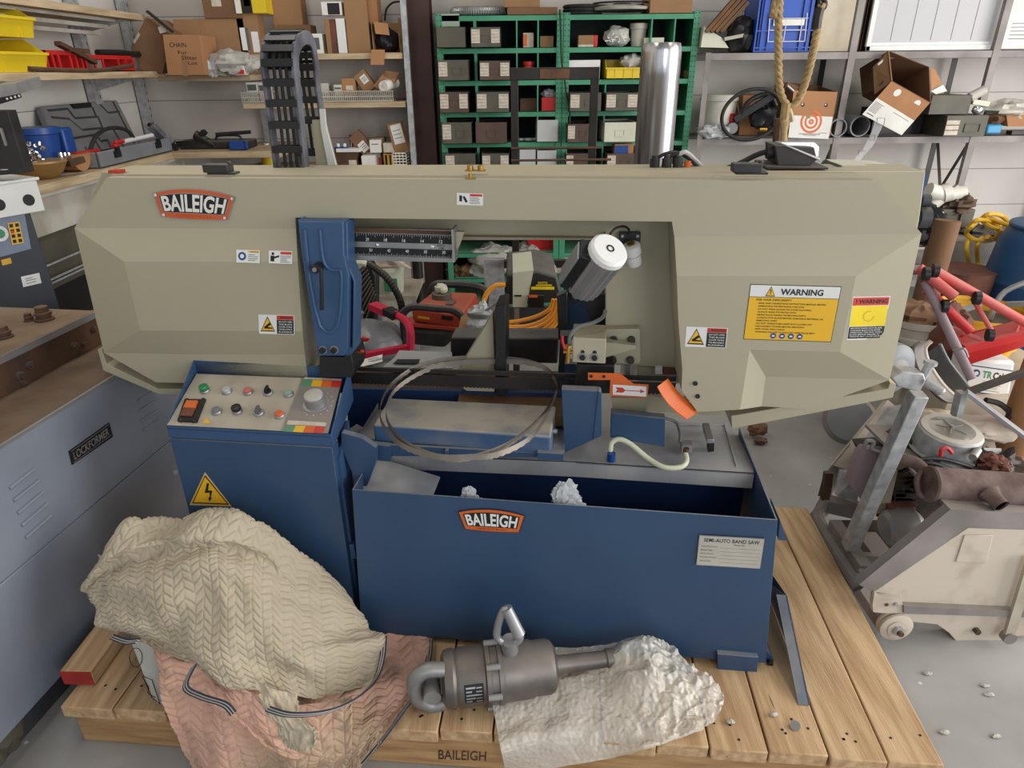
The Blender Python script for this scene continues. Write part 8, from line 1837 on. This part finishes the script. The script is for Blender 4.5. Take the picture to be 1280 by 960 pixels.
mb=MB('dark_steel'); mb.prism([w0(660,370,2.53),w0(680,370,2.53),w0(680,385,2.53),w0(660,384,2.53)],V((0,.02,0))); mb.use('orange'); mb.prism([w0(661,369,2.528),w0(672,369,2.528),w0(672,372,2.528),w0(661,372,2.528)],V((0,.004,0))); mb.use('ink'); mb.prism([w0(643,369,2.53),w0(652,369,2.53),w0(652,371,2.53),w0(643,371,2.53)],V((0,.004,0))); t.part('switch_panel',mb,bd)
mb=MB('alu'); mb.bar(w0(646,384),w0(646,422),.02,.02); mb.bar(w0(690,395),w0(680,424),.05,.01); mb.use('dark_grey'); mb.prism([w0(636,384,2.7),w0(700,384,2.7),w0(700,425,2.7),w0(636,425,2.7)],V((0,.02,0))); t.part('frame',mb); t.done()
for k_,(pts,lb) in enumerate((([(631,403),(650,401),(672,395),(687,386),(692,374)],'topmost orange cable arc'),([(630,408),(655,408),(676,402),(691,390),(696,374)],'second orange cable arc'),([(630,411),(658,412),(680,405),(696,391),(699,374)],'third orange cable arc'),([(631,414),(644,420),(668,418),(690,404),(701,388),(701,374)],'lowest orange cable arc'),([(634,418),(652,424),(676,420),(692,408),(702,392)],'orange cable strand at the bottom'))):
    mb=MB('hose_orange'); mb.tube([w0(x,y,2.5-.02*k_) for x,y in pts],.0085,8); one('orange_cable',lb+' hanging under the black welder','cable',mb,'orange cables')
mb=MB('hose_orange'); mb.tube([w0(632,356),w0(620,357),w0(609,366),w0(603,382)],.010,8); one('orange_cable','orange cable curving left from the welder over the generator','cable',mb,'orange cables')
mb=MB('steel'); mb.bar(w0(605,390,2.4),w0(630,372,2.4),.014,.008); mb.blob(w0(600,393,2.4),(.05,.015,.02),2,.2,2,8); mb.use('clear_bag'); one('scraper','steel scraper leaning on the vise jaw','tool',mb)
mb=MB('card'); mb.prism([w0(573,412,2.5),w0(590,400,2.6),w0(608,402,2.6),w0(600,420,2.5),w0(574,420,2.5)],V((0,.15,0))); one('small_carton','tan crumpled carton behind the vise jaw','carton',mb)
mb=MB('clear_bag'); mb.blob(w0(601,402,2.5),(.05,.05,.07),5,.5,2.5,12); one('plastic_bag','clear bag of small parts behind the vise jaw','bag',mb)
# bags on the shelf seen at the top of the opening
YG2=4.98
for k_,(px,py,rx_,rz_,mn,lb) in enumerate(((616,310,.17,.12,'bag','large grey plastic sack at the left top of the bow opening'),(662,312,.12,.12,'bag','grey plastic sack right of the frame post in the opening'),(700,314,.13,.09,'bag','pale plastic sack beside the motor in the opening'))):
    mb=MB(mn); q=W(px,py,y=YG2); q.z=min(zlev,key=lambda z:abs(z-(q.z-rz_)))+rz_*.95; mb.blob(q,(rx_,.12,rz_),k_+20,.3,2,16); one('plastic_sack',lb,'sack',mb,'plastic sacks')
mb=MB('red'); q=W(677,307,y=YG2+.05); mb.box((q.x-.11,YG2-.0,q.z-.1),(q.x+.11,YG2+.2,q.z+.10)); one('red_crate','red container between the plastic sacks','container',mb,bev=.012)
mb=MB('white_paper'); q=W(700,293,y=YG2+.1); mb.box((q.x-.2,YG2,q.z),(q.x+.2,YG2+.3,q.z+.02)); one('white_sheet','flat white sheet lying above the red container','sheet',mb)
